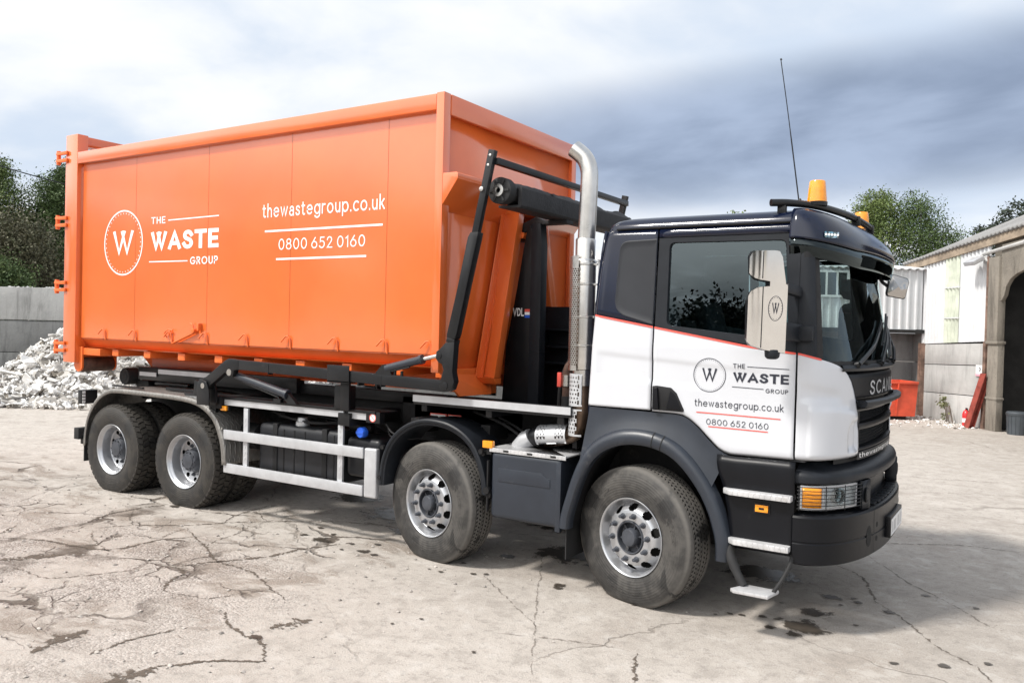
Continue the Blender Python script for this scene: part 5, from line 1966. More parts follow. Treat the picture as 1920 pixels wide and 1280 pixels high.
# ------------------------------------------------------------------ tarpaulin frame, both sides
for far in (False, True):
    f_ = (lambda far: (lambda y: 2.45 - y if far else y))(far)
    Y0, Y1 = f_(-0.05), f_(-0.10)
    YM = (Y0 + Y1) / 2
    up = (0, 1, 0)
    c = MB()
    c.bar((-1.284, YM, 3.535), (-1.465, YM, 2.72), 0.062, 0.05, up)
    ta = c.build('tarp_arm', m_black, truck, bevel=0.004)
    c = MB()
    c.prism([(-1.388, 2.86), (-1.470, 2.86), (-1.495, 2.82), (-1.600, 2.36), (-1.692, 2.00), (-1.690, 1.96), (-1.605, 1.96), (-1.590, 2.00), (-1.492, 2.42), (-1.400, 2.80)], f_(-0.035), f_(-0.115))
    c.build('arm_sleeve', m_black, ta, bevel=0.008)
    c = MB()
    c.bar((-1.645, YM, 1.965), (-1.655, YM, 1.925), 0.085, 0.085, up)
    c.prism([(-1.605, 1.935), (-1.695, 1.93), (-1.755, 1.875), (-1.795, 1.85), (-1.80, 1.79), (-1.77, 1.755), (-1.735, 1.745), (-1.715, 1.70), (-1.745, 1.60), (-1.755, 1.55), (-1.735, 1.515), (-1.67, 1.51), (-1.625, 1.53), (-1.60, 1.60), (-1.62, 1.68)], f_(-0.045), f_(-0.12))
    kn = c.build('knuckle', m_black, ta, bevel=0.006)
    sg_ = -1 if not far else 1
    for (x_, z_, r_, off_, th_) in ((-1.765, 1.815, 0.028, -0.125, 0.012), (-1.695, 1.56, 0.032, -0.125, 0.012), (-1.296, 3.49, 0.012, -0.104, 0.006), (-1.314, 3.41, 0.012, -0.104, 0.006), (-1.37, 3.215, 0.02, -0.115, 0.03)):
        c = MB()
        c.disc((x_, f_(off_), z_), r_, (0, sg_, 0), 18, th_)
        c.build('pivot_pin', m_steel if r_ < 0.025 else m_black, ta, bevel=0.002)
    c = MB()
    c.bar((-1.70, f_(-0.08), 1.555), (-4.42, f_(-0.08), 1.622), 0.10, 0.06, up)
    c.prism([(-4.35, 1.67), (-4.50, 1.678), (-4.56, 1.655), (-4.86, 1.47), (-4.97, 1.44), (-5.0, 1.38), (-4.94, 1.33), (-4.84, 1.34), (-4.80, 1.38), (-4.56, 1.53), (-4.50, 1.50), (-4.44, 1.49), (-4.42, 1.56), (-4.35, 1.57)], f_(-0.05), f_(-0.112))
    for xx in (-2.42, -3.9, -3.0):
        c.bar((xx, f_(-0.08), 1.62 - (xx + 4.4) * 0.0246 - 0.012), (xx - 0.01, f_(-0.08), 1.62 - (xx + 4.4) * 0.0246 - 0.012), 0.108, 0.066, up)
    c.box(-2.55, -2.52, f_(-0.05), f_(-0.0), 1.50, 1.58)
    la = c.build('lower_arm', m_black, truck, bevel=0.004)
    c = MB()
    c.prism([(-4.98, 1.17), (-4.78, 1.17), (-4.78, 1.32), (-4.83, 1.42), (-4.90, 1.44), (-4.96, 1.42), (-4.985, 1.34)], f_(-0.02), f_(-0.045))
    c.prism([(-4.98, 1.17), (-4.78, 1.17), (-4.78, 1.32), (-4.83, 1.42), (-4.90, 1.44), (-4.96, 1.42), (-4.985, 1.34)], f_(-0.118), f_(-0.135))
    c.prism([(-5.22, 1.262), (-5.02, 1.262), (-5.02, 1.34), (-5.12, 1.40), (-5.20, 1.41)], f_(0.0), f_(0.05))
    c.build('arm_foot', m_black, la, bevel=0.005)
    c = MB(); c.disc((-4.885, f_(-0.137), 1.375), 0.03, (0, sg_, 0), 16, 0.01); c.disc((-4.49, f_(-0.118), 1.535), 0.035, (0, sg_, 0), 16, 0.01); c.build('pivot_pin', m_steel, la)
    c = MB()
    c.tube([(-4.46, f_(-0.03), 1.50), (-3.72, f_(-0.03), 1.352)], 0.042, 18)
    c.tube([(-3.74, f_(-0.03), 1.356), (-3.70, f_(-0.03), 1.348)], 0.050, 18)
    r1 = c.build('hydraulic_ram', m_plastic_b, truck)
    c = MB(); c.prism([(-3.72, 1.39), (-3.60, 1.30), (-3.56, 1.262), (-3.68, 1.262), (-3.74, 1.31)], f_(-0.01), f_(-0.05))
    c.tube([(-4.40, f_(-0.02), 1.44), (-3.85, f_(-0.02), 1.315), (-3.82, f_(-0.02), 1.27)], 0.010, 8); c.box(-3.90, -3.80, f_(-0.0), f_(-0.04), 1.262, 1.30)
    c.build('ram_foot', m_black, r1)
    c = MB()
    c.tube([(-2.38, f_(-0.085), 1.675), (-1.99, f_(-0.085), 1.770)], 0.036, 18)
    c.tube([(-1.995, f_(-0.085), 1.769), (-1.965, f_(-0.085), 1.776)], 0.042, 18)
    r2 = c.build('hydraulic_ram', m_plastic_b, truck)
    c = MB(); c.tube([(-1.97, f_(-0.085), 1.775), (-1.78, f_(-0.085), 1.818)], 0.018, 12); c.build('ram_rod', m_chrome, r2)
    c = MB(); c.tube([(-2.35, f_(-0.10), 1.645), (-2.1, f_(-0.10), 1.70)], 0.008, 6); c.prism([(-2.50, 1.62), (-2.30, 1.615), (-2.33, 1.68), (-2.38, 1.715), (-2.42, 1.70)], f_(-0.06), f_(-0.11))
    for xx in (-2.28, -2.20):
        c.tube([(xx, f_(-0.085), 1.66), (xx, f_(-0.085), 1.60)], 0.014, 8)
    c.build('ram_bracket', m_black, r2)
    # rest for the arm
    c = MB()
    c.box(-2.99, -2.88, f_(-0.035), f_(-0.01), 1.25, 1.58)
    c.box(-3.08, -2.80, f_(-0.125), f_(-0.118), 1.52, 1.68)
    c.box(-3.08, -2.80, f_(-0.125), f_(-0.03), 1.515, 1.535)
    c.box(-3.10, -2.92, f_(0.0), f_(0.10), 1.26, 1.48)
    c.box(-2.72, -2.70, f_(-0.10), f_(-0.02), 1.50, 1.58)
    c.build('arm_rest', m_black, truck, bevel=0.003)
c = MB()
c.bar((-1.262, -0.06, 3.445), (-1.262, 2.51, 3.445), 0.05, 0.055)
c.build('tarp_crossbar', m_black, truck, bevel=0.004)
# roller with the rolled sheet
c = MB()
rnd = random.Random(5)
rows = []
for y in lin(0.10, 2.36, 60):
    rows.append([(-1.275 + (0.092 + 0.006 * rnd.random() + 0.008 * math.sin(9 * y + 2 * t)) * math.cos(t), y, 3.215 + (0.092 + 0.006 * rnd.random() + 0.008 * math.sin(7 * y + 3 * t)) * math.sin(t)) for t in lin(0, 2 * PI, 23)[:-1]])
c.grid(rows, closed=True)
rl = c.build('tarp_roll', m_tarp, truck, sharp=60)
c = MB()
c.lathe([(0.030, -0.005), (0.105, -0.005), (0.112, 0.0), (0.112, 0.085), (0.10, 0.09)], 36, c=(-1.275, 0.02, 3.215))
c.lathe([(0.0001, 0.03), (0.09, 0.03)], 36, c=(-1.275, 0.0, 3.215))
for k in range(6):
    t = k * PI / 3
    c.bar((-1.275, 0.012, 3.215), (-1.275 + 0.10 * math.cos(t), 0.012, 3.215 + 0.10 * math.sin(t)), 0.02, 0.02)
c.build('roller_end', m_rubber, rl)
c = MB()
c.lathe([(0.020, -0.008), (0.026, -0.020), (0.052, -0.020), (0.055, -0.012), (0.055, 0.0)], 28, c=(-1.275, 0.012, 3.215))
c.build('spring_case', m_steel, rl)
c = MB()
c.prism([(-1.20, 3.245), (-1.15, 3.255), (-1.13, 3.25), (-1.13, 3.10), (-1.15, 3.08), (-1.36, 3.09), (-1.36, 3.11), (-1.165, 3.105), (-1.165, 3.235)], 0.14, 2.42)
c.box(-1.48, -1.15, 0.97, 1.10, 3.05, 3.085)
tt = c.build('tarp_tray', m_tarp, truck, bevel=0.003)
c = MB()
rows = []
for y in lin(0.75, 2.38, 50):
    rows.append([(-1.24 + 0.11 * u, y, 3.245 + (0.035 + 0.022 * math.sin(11 * y) * math.sin(5 * u + y) + 0.015 * rnd.random()) * math.sin(PI * u)) for u in lin(0, 1, 8)])
c.grid(rows)
c.build('loose_sheet', m_tarp, tt, sharp=80)

# pipes, cables and fixings along the frame
rnd = random.Random(17)
for k in range(9):
    c = MB()
    x0 = -6.6 + rnd.random() * 0.5 + k * 0.62
    pts = [(x0, 0.70, 1.16 + rnd.uniform(-0.1, 0.06))]
    for j in range(4):
        pts.append((x0 + (j + 1) * rnd.uniform(0.25, 0.45), 0.70 + rnd.uniform(-0.10, 0.02), 1.10 + rnd.uniform(-0.16, 0.10)))
    c.tube(catmull(pts, 5), rnd.choice((0.008, 0.010, 0.014)), 6)
    c.build('air_line', m_rubber, truck)
for (xx, yy, zz, r_, ln_) in ((-2.25, 0.30, 0.80, 0.13, 0.55), (-3.02, 0.30, 1.06, 0.05, 0.30), (-4.62, 0.35, 0.82, 0.14, 0.32)):
    c = MB()
    c.lathe([(0.0001, 0.0), (r_ * 0.6, 0.0), (r_, 0.03), (r_, ln_ - 0.03), (r_ * 0.6, ln_), (0.0001, ln_)], 24, 'x', (xx - ln_ / 2, yy, zz))
    c.build('air_tank', m_chassis, truck)

# ------------------------------------------------------------------ waste container
ct = empty('waste_container', (-4.7, 1.225, 1.44))
tag(ct, 'large orange waste container with white lettering riding on the truck', 'skip container')
XA, XB = -7.50, -1.86
SP = 0.064           # side sheets stand in from the frame
WD = 2.45
seams = [-7.52, -6.412, -5.099, -3.81, -2.541, -1.90]
for far in (False, True):
    f_ = (lambda far: (lambda y: WD - y if far else y))(far)
    c = MB()
    for a, b in zip(seams, seams[1:]):
        a2, b2 = a + 0.0025, b - 0.0025
        c.grid([[(x, f_(SP), z) for x in lin(a2, b2, 5)] for z in lin(1.815, 3.975, 5)])
    c.build('side_sheet', m_orange, ct, sharp=30)
    c = MB(); c.box(-7.5, -1.92, f_(SP + 0.002), f_(SP + 0.012), 1.80, 3.98)
    c.build('sheet_backing', m_seam, ct)
    c = MB()
    c.grid([[(x, f_(y), z) for x in (-7.52, -1.90)] for y, z in ((SP, 1.817), (SP + 0.006, 1.812), (0.165, 1.688), (0.175, 1.684), (1.225, 1.684))])
    c.build('floor_chamfer', m_orange_in, ct, solid=0.004)
    c = MB(); c.box(-7.543, -1.947, f_(0.0), f_(0.13), 3.965, 4.108)
    c.build('top_rail', m_orange, ct, bevel=0.010)
    c = MB()
    c.box(-1.945, -1.862, f_(0.0), f_(0.10), 1.655, 4.115)
    c.build('corner_post', m_orange, ct, bevel=0.006)
    c = MB()
    c.box(-7.80, -7.545, f_(0.0), f_(0.14), 1.50, 4.335)
    c.build('door_post', m_orange, ct, bevel=0.010)
    # hinges
    for zz in (4.07, 3.26, 2.45, 1.69):
        c = MB()
        for dzz in (-0.045, 0.045):
            c.prism([(-7.74, zz + dzz - 0.022), (-7.74, zz + dzz + 0.022), (-7.97, zz + dzz + 0.018), (-7.99, zz + dzz), (-7.97, zz + dzz - 0.018)], f_(-0.028), f_(-0.002))
        c.tube([(-7.965, f_(0.0), zz - 0.09), (-7.965, f_(0.0), zz + 0.085)], 0.026, 12)
        c.build('door_hinge', m_orange_in, ct, bevel=0.004)
    # sheet hooks and the latch lever
    for xx in (-7.023, -6.406, -5.731, -5.113, -4.462, -3.821, -3.172, -2.549, -2.03):
        c = MB()
        c.tube([(xx - 0.055, f_(SP - 0.045), 1.868), (xx - 0.005, f_(SP - 0.03), 1.925), (xx + 0.02, f_(SP - 0.022), 1.930), (xx + 0.04, f_(SP - 0.018), 1.91), (xx + 0.05, f_(SP - 0.008), 1.80)], 0.008, 8)
        c.build('sheet_hook', m_orange_in, ct)
    c = MB()
    c.bar((-5.64, f_(SP - 0.03), 1.80), (-5.24, f_(SP - 0.03), 1.935), 0.035, 0.012)
    c.tube([(-5.26, f_(SP + 0.0), 1.95), (-5.26, f_(SP - 0.06), 1.95)], 0.028, 12)
    c.box(-5.20, -5.17, f_(SP - 0.05), f_(SP), 1.95, 2.03)
    c.tube(catmull([(-5.76, f_(SP - 0.02), 1.86), (-5.79, f_(SP - 0.03), 1.91), (-5.73, f_(SP - 0.03), 1.95), (-5.65, f_(SP - 0.03), 1.945)], 4), 0.008, 8)
    c.tube([(-5.27, f_(SP - 0.03), 1.95), (-5.30, f_(SP - 0.03), 2.02), (-5.34, f_(SP - 0.03), 2.03)], 0.008, 8)
    c.build('latch_lever', m_orange_in, ct, bevel=0.003)
    # rear roller in its bracket
    c = MB()
    for y0, y1 in ((0.06, 0.085), (0.50, 0.525)):
        c.prism([(-7.66, 1.70), (-7.66, 1.46), (-7.63, 1.41), (-7.57, 1.385), (-7.51, 1.40), (-7.48, 1.44), (-7.48, 1.70)], f_(y0), f_(y1))
    c.box(-7.66, -7.12, f_(0.075), f_(0.51), 1.60, 1.685)
    rb = c.build('roller_bracket', m_orange_in, ct, bevel=0.005)
    c = MB(); c.lathe([(0.0001, 0.0), (0.085, 0.0), (0.092, 0.01), (0.092, 0.40), (0.085, 0.41), (0.0001, 0.41)], 30, c=(-7.565, 0.0875 if not far else WD - 0.4975, 1.475))
    c.build('ground_roller', m_rust, rb)
    # long skids under the floor
    c = MB()
    c.box(-7.0, -1.80, f_(0.70), f_(0.84), 1.44, 1.605)
    c.prism([(-7.25, 1.62), (-7.0, 1.44), (-7.0, 1.62)], f_(0.70), f_(0.84))
    c.box(-6.9, -1.9, f_(0.60), f_(0.71), 1.44, 1.455)
    c.build('skid_rail', m_orange_in, ct, bevel=0.006)
    # hook frame leg
    c = MB()
    yb0, yt0 = 0.60, 0.99
    vs = []
    for (yy, zz, xo, th) in ((yb0, 1.60, -1.65, 0.11), (yt0, 3.20, -1.66, 0.10)):
        for (x_, y_) in ((-1.87, yy + 0.08 * (1 if zz < 2 else 0)), (xo, yy - 0.03), (xo, yy - 0.03 + th), (-1.87, yy + th + 0.02)):
            vs.append((x_, f_(y_), zz))
    c.add(vs, [(0, 1, 2, 3), (7, 6, 5, 4), (0, 4, 5, 1), (1, 5, 6, 2), (2, 6, 7, 3), (3, 7, 4, 0)])
    lg = c.build('hook_frame_leg', m_orange, ct, bevel=0.008)
    c = MB()
    vs = []
    for zz, yy in ((1.60, yb0), (3.20, yt0)):
        for x_, y_ in ((-1.845, yy + 0.055), (-1.825, yy + 0.045), (-1.825, yy + 0.02), (-1.845, yy + 0.03)):
            vs.append((x_, f_(y_), zz))
    c.add(vs, [(0, 1, 5, 4), (1, 2, 6, 5), (2, 3, 7, 6), (3, 0, 4, 7), (0, 3, 2, 1), (4, 5, 6, 7)])
    vs = []
    for zz, yy in ((1.60, yb0), (3.20, yt0)):
        for x_, y_ in ((-1.86, yy + 0.01), (-1.85, yy - 0.05), (-1.84, yy - 0.05), (-1.84, yy + 0.03)):
            vs.append((x_, f_(y_), zz))
    c.add(vs, [(0, 1, 5, 4), (1, 2, 6, 5), (2, 3, 7, 6), (3, 0, 4, 7), (0, 3, 2, 1), (4, 5, 6, 7)])
    c.build('stiffener', m_orange, lg)
# floor ribs showing below the side
for (a, b) in ((-6.953, 0), (-6.319, 0), (-5.679, 0), (-5.037, 0), (-4.398, 0), (-3.775, 0), (-3.135, 0), (-2.50, 0), (-1.99, 0)):
    c = MB()
    c.box(a, a + 0.125, 0.13, WD - 0.13, 1.606, 1.682)
    c.build('floor_rib', m_orange_in, ct, bevel=0.004)
c = MB(); c.box(-7.55, -1.92, 0.40, 2.05, 1.668, 1.682); c.build('floor', m_orange_in, ct)
# front end
c = MB()
c.grid([[(-1.905, y, z) for y in lin(0.09, WD - 0.09, 4)] for z in lin(1.66, 4.0, 4)])
c.build('front_sheet', m_orange, ct, solid=0.006)
c = MB(); c.box(-1.935, -1.855, 0.103, WD - 0.103, 3.93, 4.112); c.build('front_rail', m_orange, ct, bevel=0.010)
c = MB(); c.prism([(-1.90, 3.405), (-1.715, 3.405), (-1.70, 3.395), (-1.70, 3.345), (-1.90, 3.08)], 0.004, WD - 0.004); c.build('front_canopy', m_orange, ct, bevel=0.005)
for f_ in (lambda y: y, lambda y: WD - y):
    c = MB()
    c.add([(-1.875, f_(0.05), 1.660), (-1.875, f_(0.86), 1.630), (-1.74, f_(0.66), 1.445), (-1.78, f_(0.22), 1.445),
           (-1.89, f_(0.05), 1.655), (-1.89, f_(0.86), 1.625), (-1.76, f_(0.66), 1.44), (-1.80, f_(0.22), 1.44)],
          [(0, 1, 2, 3), (7, 6, 5, 4), (0, 4, 5, 1), (1, 5, 6, 2), (2, 6, 7, 3), (3, 7, 4, 0)])
    c.build('front_toe', m_orange_in, ct)
    c = MB()
    c.prism([(f_(0.565), 1.60), (f_(0.70), 1.60), (f_(0.70), 1.54), (f_(0.62), 1.54)], -1.88, -1.655, 'x')
    c.build('leg_foot', m_orange_in, ct, bevel=0.006)
c = MB()
c.tube([(-1.66, 1.0, 2.96), (-1.66, 1.45, 2.96)], 0.03, 16)
c.tube(catmull([(-1.88, 1.05, 2.93), (-1.75, 1.05, 2.99), (-1.66, 1.06, 2.97), (-1.62, 1.10, 2.92)], 5), 0.03, 12)
c.box(-1.88, -1.64, 0.97, 1.48, 3.17, 3.22)
c.build('hook_bar', m_orange_in, ct)
# rear portal and doors
c = MB(); c.box(-7.80, -7.60, 0.14, WD - 0.14, 4.215, 4.332); c.build('portal_beam', m_orange, ct, bevel=0.010)
for y0, y1 in ((0.05, 1.21), (1.24, 2.40)):
    c = MB(); c.box(-7.90, -7.815, y0, y1, 1.55, 4.10); c.build('rear_door', m_orange, ct, bevel=0.012)
c = MB(); c.grid([[(x, y, 1.70) for x in (-7.6, -1.95)] for y in (0.1, 2.35)]); c.build('inner_floor', m_orange_in, ct)
# sign-writing
fs_ = lambda x, z, o=0.0: (x, SP - 0.003 - o, z)
c = MB()
ring(c, -6.655, 2.962, 0.386, 0.388, 0.018, fs_, 80)
dots(c, -6.655, 2.962, 0.345, 0.347, 40, 0.022, 0.016, fs_)
poly_w(c, -6.655, 2.958, 0.42, 0.30, fs_)
c.build('emblem', m_letter_w, ct)
c = MB()
letter(c, 'THE', -6.113, -5.850, 3.158, 3.237, fs_, 0.19, 0.22)
strip(c, -5.797, 3.189, -4.919, 3.198, 0.013, fs_)
letter(c, 'WASTE', -6.118, -4.918, 2.838, 3.085, fs_, 0.265, 0.11)
strip(c, -6.142, 2.725, -5.440, 2.722, 0.013, fs_)
letter(c, 'GROUP', -5.395, -4.925, 2.678, 2.766, fs_, 0.19, 0.24)
c.build('company_name', m_letter_w, ct)
c = MB()
letter(c, 'thewastegroup.co.uk', -4.230, -2.567, 3.098, 3.282, fs_, 0.13)
strip(c, -4.190, 2.996, -2.592, 2.995, 0.020, fs_)
c.build('web_address', m_letter_w, ct)
c = MB()
letter(c, '0800 652 0160', -3.982, -2.806, 2.800, 2.917, fs_, 0.12, 0.22)
strip(c, -4.015, 2.707, -2.788, 2.709, 0.020, fs_)
c.build('phone_number', m_letter_w, ct)
CRACKS = [
    (0.035, [(-5.41, -1.14), (-5.63, -0.72), (-5.65, -0.41), (-5.6, -0.02)]),
    (0.022, [(-5.21, -1.12), (-5.01, -0.82), (-4.6, -0.5), (-4.41, -0.21), (-4.11, 0.09), (-3.52, 0.56)]),
    (0.012, [(-5.15, -1.16), (-4.84, -1.35), (-4.4, -1.48), (-4.26, -1.49)]),
    (0.03, [(-5.52, -1.84), (-5.19, -1.67), (-4.73, -1.58), (-4.36, -1.45), (-4.32, -1.0), (-4.13, -0.67)]),
    (0.016, [(-4.4, -2.38), (-4.48, -2.24), (-4.01, -2.23), (-3.84, -2.05), (-3.66, -1.73), (-3.47, -1.44)]),
    (0.04, [(-3.47, -1.44), (-3.34, -1.16), (-3.24, -1.02), (-3.09, -0.74), (-3.06, -0.45), (-2.94, -0.17), (-2.85, 0.02)]),
    (0.018, [(-4.51, -0.57), (-4.09, -0.77), (-3.81, -0.89), (-3.37, -1.12), (-3.09, -1.14), (-2.81, -1.18), (-2.38, -1.37), (-2.03, -1.5)]),
    (0.016, [(-3.81, -0.89), (-3.9, -0.67), (-3.96, -0.41), (-4.11, -0.12)]),
    (0.014, [(-2.96, -1.89), (-2.72, -1.83), (-2.58, -1.8), (-2.49, -1.58), (-2.38, -1.37)]),
    (0.02, [(-2.25, -1.92), (-2.03, -2.05), (-1.8, -2.12), (-1.6, -2.14), (-1.35, -2.33)]),
    (0.05, [(-1.75, -1.94), (-1.7, -1.8), (-1.64, -1.66)]),
    (0.01, [(-6.71, -1.26), (-7.28, -0.44), (-7.76, 0.44)]),
    (0.008, [(-1.31, -0.04), (-0.92, -0.36), (-0.31, -0.84)]),
    (0.007, [(-1.2, 0.76), (-1.03, 0.46), (-0.62, -0.3), (-0.22, -1.02), (0.13, -1.64)]),
    (0.01, [(-0.51, -1.11), (-0.21, -1.01), (0.11, -0.9), (0.4, -0.86)]),
    (0.02, [(0.46, -0.86), (0.55, -1.11), (0.66, -1.35)]),
    (0.016, [(1.1, 3.14), (1.52, 3.34), (1.97, 3.63), (2.51, 3.68)]),
    (0.01, [(1.16, 2.81), (1.69, 1.94), (1.96, 1.63), (2.32, 1.13), (2.38, 1.18)]),
    (0.014, [(1.1, 2.09), (1.37, 1.8), (1.55, 1.24), (1.82, 0.86), (2.07, 0.42), (2.3, 0.21), (2.42, -0.09)]),
    (0.03, [(-2.29, -2.91), (-2.3, -2.76), (-2.3, -2.54), (-2.23, -2.32)]),
    (0.05, [(-2.58, -3.08), (-2.66, -2.87), (-2.69, -2.66)]),
    (0.02, [(-5.68, -1.76), (-5.88, -1.51)]),
    (0.05, [(-4.78, -2.2), (-4.65, -2.0), (-4.52, -1.79)]),
    (0.012, [(0.91, 7.71), (1.59, 7.9), (2.52, 8.24)]),
    (0.01, [(1.07, 6.45), (1.74, 6.73), (2.52, 7.14)]),
    (0.016, [(-5.65, -0.41), (-5.34, -0.64), (-5.01, -0.82)]),
    (0.016, [(-4.32, -1.0), (-4.45, -0.8), (-4.51, -0.57)]),
    (0.03, [(-3.22, -1.67), (-3.25, -1.52), (-3.47, -1.44)]),
    (0.02, [(-2.96, -1.89), (-3.15, -1.74), (-3.25, -1.52)]),
    (0.02, [(-3.52, 0.56), (-3.06, 0.71), (-2.6, 0.66)]),
    (0.02, [(-4.41, -0.21), (-4.59, 0.11), (-4.65, 0.56), (-4.6, 0.67)]),
    (0.015, [(-4.11, 0.09), (-4.54, 0.31), (-4.59, 0.11)]),
    (0.06, [(-1.77, -3.09), (-1.82, -2.96), (-1.81, -2.76)]),
    (0.03, [(-1.81, -2.76), (-1.6, -2.51), (-1.34, -2.33)]),
]
OIL_AND_SHADE = [(1.22, 0.28, 0.2), (1.22, 0.64, 0.14), (1.24, 1.09, 0.085), (1.04, 0.13, 0.06), (1.45, 1.09, 0.05), (1.69, 1.0, 0.05), (0.93, 0.31, 0.035), (0.79, 0.26, 0.03), (0.71, 0.23, 0.035), (0.63, 0.15, 0.025), (0.96, 0.71, 0.02), (1.41, 1.17, 0.03), (1.87, 1.61, 0.05), (1.53, 0.54, 0.03), (2.23, 1.5, 0.03), (2.36, 0.3, 0.03), (1.86, -0.05, 0.03), (2.13, 0.09, 0.05), (-1.37, -0.11, 0.045), (-1.27, -0.05, 0.03), (-1.74, -0.22, 0.035), (-1.62, -0.22, 0.035), (-1.61, 0.1, 0.03), (-2.56, -0.15, 0.07), (-2.4, -0.17, 0.05), (-2.81, -0.02, 0.04), (-2.61, 0.11, 0.04), (-1.4, 0.52, 0.09), (-0.63, 0.06, 0.06), (-0.6, -0.01, 0.05), (-3.12, -0.09, 0.12), (-3.41, -0.06, 0.06), (-3.2, 0.13, 0.04), (0.06, -0.01, 0.03), (-1.04, -1.2, 0.02), (-0.4, -1.47, 0.02), (-1.14, -1.39, 0.02), (-1.7, -2.1, 0.06), (1.35, 0.94, 0.03), (1.21, 0.09, 0.06), (-3.49, 0.23, 0.05), (-2.76, -0.22, 0.03), (-5.41, -0.05, 0.08), (-0.72, 0.7, 0.05), (-1.0, 0.9, 0.35), (-0.4, 1.5, 0.4), (-3.2, 1.2, 0.5), (-2.6, 0.7, 0.3), (-4.2, 1.6, 0.4), (-6.0, 0.9, 0.3), (-1.6, 1.9, 0.45), (0.6, 1.4, 0.35)]


# ------------------------------------------------------------------ ground
def ground_material():
    m = bpy.data.materials.new('worn_concrete')
    m.use_nodes = True
    t = NT(m.node_tree)
    b = m.node_tree.nodes['Principled BSDF']
    p = t.n('ShaderNodeTexCoord').outputs['Object']
    x, y, z = t.xyz(p)
    big = t.noise(p, 0.16, 5, 0.55, 0.5)
    mid = t.noise(p, 0.9, 7, 0.6, 0.3)
    fine = t.noise(p, 14, 6, 0.7)
    grit = t.noise(p, 90, 3, 0.7)
    base = t.mix(t.ramp(big, 0.35, 0.65), (0.362, 0.326, 0.290), (0.455, 0.416, 0.375))
    base = t.mix(t.math('MULTIPLY', t.ramp(mid, 0.52, 0.72), 0.55), base, (0.285, 0.243, 0.208))
    base = t.mix(t.math('MULTIPLY', t.ramp(fine, 0.50, 0.66), 0.60), base, (0.25, 0.227, 0.205))
    base = t.mix(t.math('MULTIPLY', t.ramp(grit, 0.54, 0.70), 0.60), base, (0.52, 0.49, 0.46))
    base = t.mix(t.math('MULTIPLY', t.ramp(grit, 0.45, 0.32), 0.60), base, (0.16, 0.142, 0.126))
    mot = t.noise(p, 4.2, 6, 0.68, 0.4)
    base = t.mix(t.math('MULTIPLY', t.ramp(mot, 0.50, 0.66), 0.42), base, (0.24, 0.215, 0.19))
    base = t.mix(t.math('MULTIPLY', t.ramp(mot, 0.47, 0.36), 0.35), base, (0.54, 0.51, 0.475))
    # broken ground towards the near left and rear wheels
    reg = t.math('ADD', t.math('MULTIPLY', t.ramp(x, -0.4, -3.6), t.ramp(y, 1.6, -0.4)), t.math('MULTIPLY', t.math('SUBTRACT', mid, 0.5), 0.9))
    reg = t.math('MULTIPLY', reg, t.ramp(x, -16.0, -9.0))
    reg = t.math('ADD', reg, 0.0, clamp=True)
    dn = t.noise(p, 1.8, 4, 0.6, 0.0, True)
    pd = t.vmath('ADD', p, t.vmath('MULTIPLY', t.vmath('SUBTRACT', dn, (0.5, 0.5, 0.5)), (0.55, 0.55, 0.0)))
    e1 = t.voronoi(t.mapping(pd, scale=(0.75, 1.25, 0)), 1.0, 'DISTANCE_TO_EDGE')
    e2 = t.voronoi(t.mapping(pd, loc=(3, 1, 0), scale=(2.0, 2.6, 0)), 1.0, 'DISTANCE_TO_EDGE')
    w1 = t.math('MULTIPLY_ADD', t.noise(p, 2.3, 4, 0.6), 0.070, -0.012)
    c1 = t.math('MULTIPLY', t.ramp(t.math('SUBTRACT', e1, w1), 0.012, -0.012), t.math('MULTIPLY', t.ramp(reg, 0.50, 0.80), t.ramp(t.noise(p, 0.8, 4, 0.6), 0.44, 0.60)))
    c2 = t.math('MULTIPLY', t.ramp(t.math('SUBTRACT', e2, t.math('MULTIPLY', w1, 0.9)), 0.016, -0.012), t.math('MULTIPLY', t.ramp(reg, 0.75, 1.0), t.ramp(t.noise(t.mapping(p, loc=(5, 5, 0)), 0.9, 4, 0.6), 0.50, 0.62)))
    cr_ = t.math('MAXIMUM', c1, t.math('MULTIPLY', c2, 0.8))
    wear = t.math('MULTIPLY', t.ramp(t.math('ADD', t.noise(t.mapping(p, scale=(0.8, 1.6, 1)), 1.3, 8, 0.68, 0.6), t.math('MULTIPLY', reg, 0.12)), 0.60, 0.72), t.ramp(reg, 0.12, 0.55))
    base = t.mix(t.math('MULTIPLY', wear, 0.70), base, (0.20, 0.160, 0.128))
    base = t.mix(t.math('MULTIPLY', t.ramp(grit, 0.52, 0.66), t.math('MULTIPLY', wear, 0.75)), base, (0.50, 0.46, 0.42))
    # coarse exposed aggregate where the surface has worn off
    agg = t.voronoi(p, 55, 'F1', 1.0, 1)
    aggd = t.voronoi(p, 55, 'F1', 1.0, 0)
    rg2 = t.math('MULTIPLY', t.ramp(y, -0.3, -1.3), t.ramp(t.math('ADD', x, t.math('MULTIPLY', t.math('SUBTRACT', mid, 0.5), 3.0)), -1.2, -3.2))
    rg2 = t.math('MULTIPLY', rg2, t.ramp(t.noise(p, 1.2, 5, 0.6), 0.40, 0.58))
    ag_c = t.mix(t.xyz(agg)[0], (0.15, 0.13, 0.115), (0.52, 0.475, 0.44))
    base = t.mix(t.math('MULTIPLY', rg2, 0.60), base, ag_c)
    # fine hair cracks elsewhere
    e3 = t.voronoi(t.mapping(pd, loc=(7, 2, 0), scale=(0.27, 0.33, 0)), 1.0, 'DISTANCE_TO_EDGE')
    c3 = t.math('MULTIPLY', t.ramp(e3, 0.0042, 0.0012), t.ramp(t.noise(p, 0.7, 3), 0.42, 0.60))
    base = t.mix(t.math('MULTIPLY', c3, 0.6), base, (0.16, 0.14, 0.12))
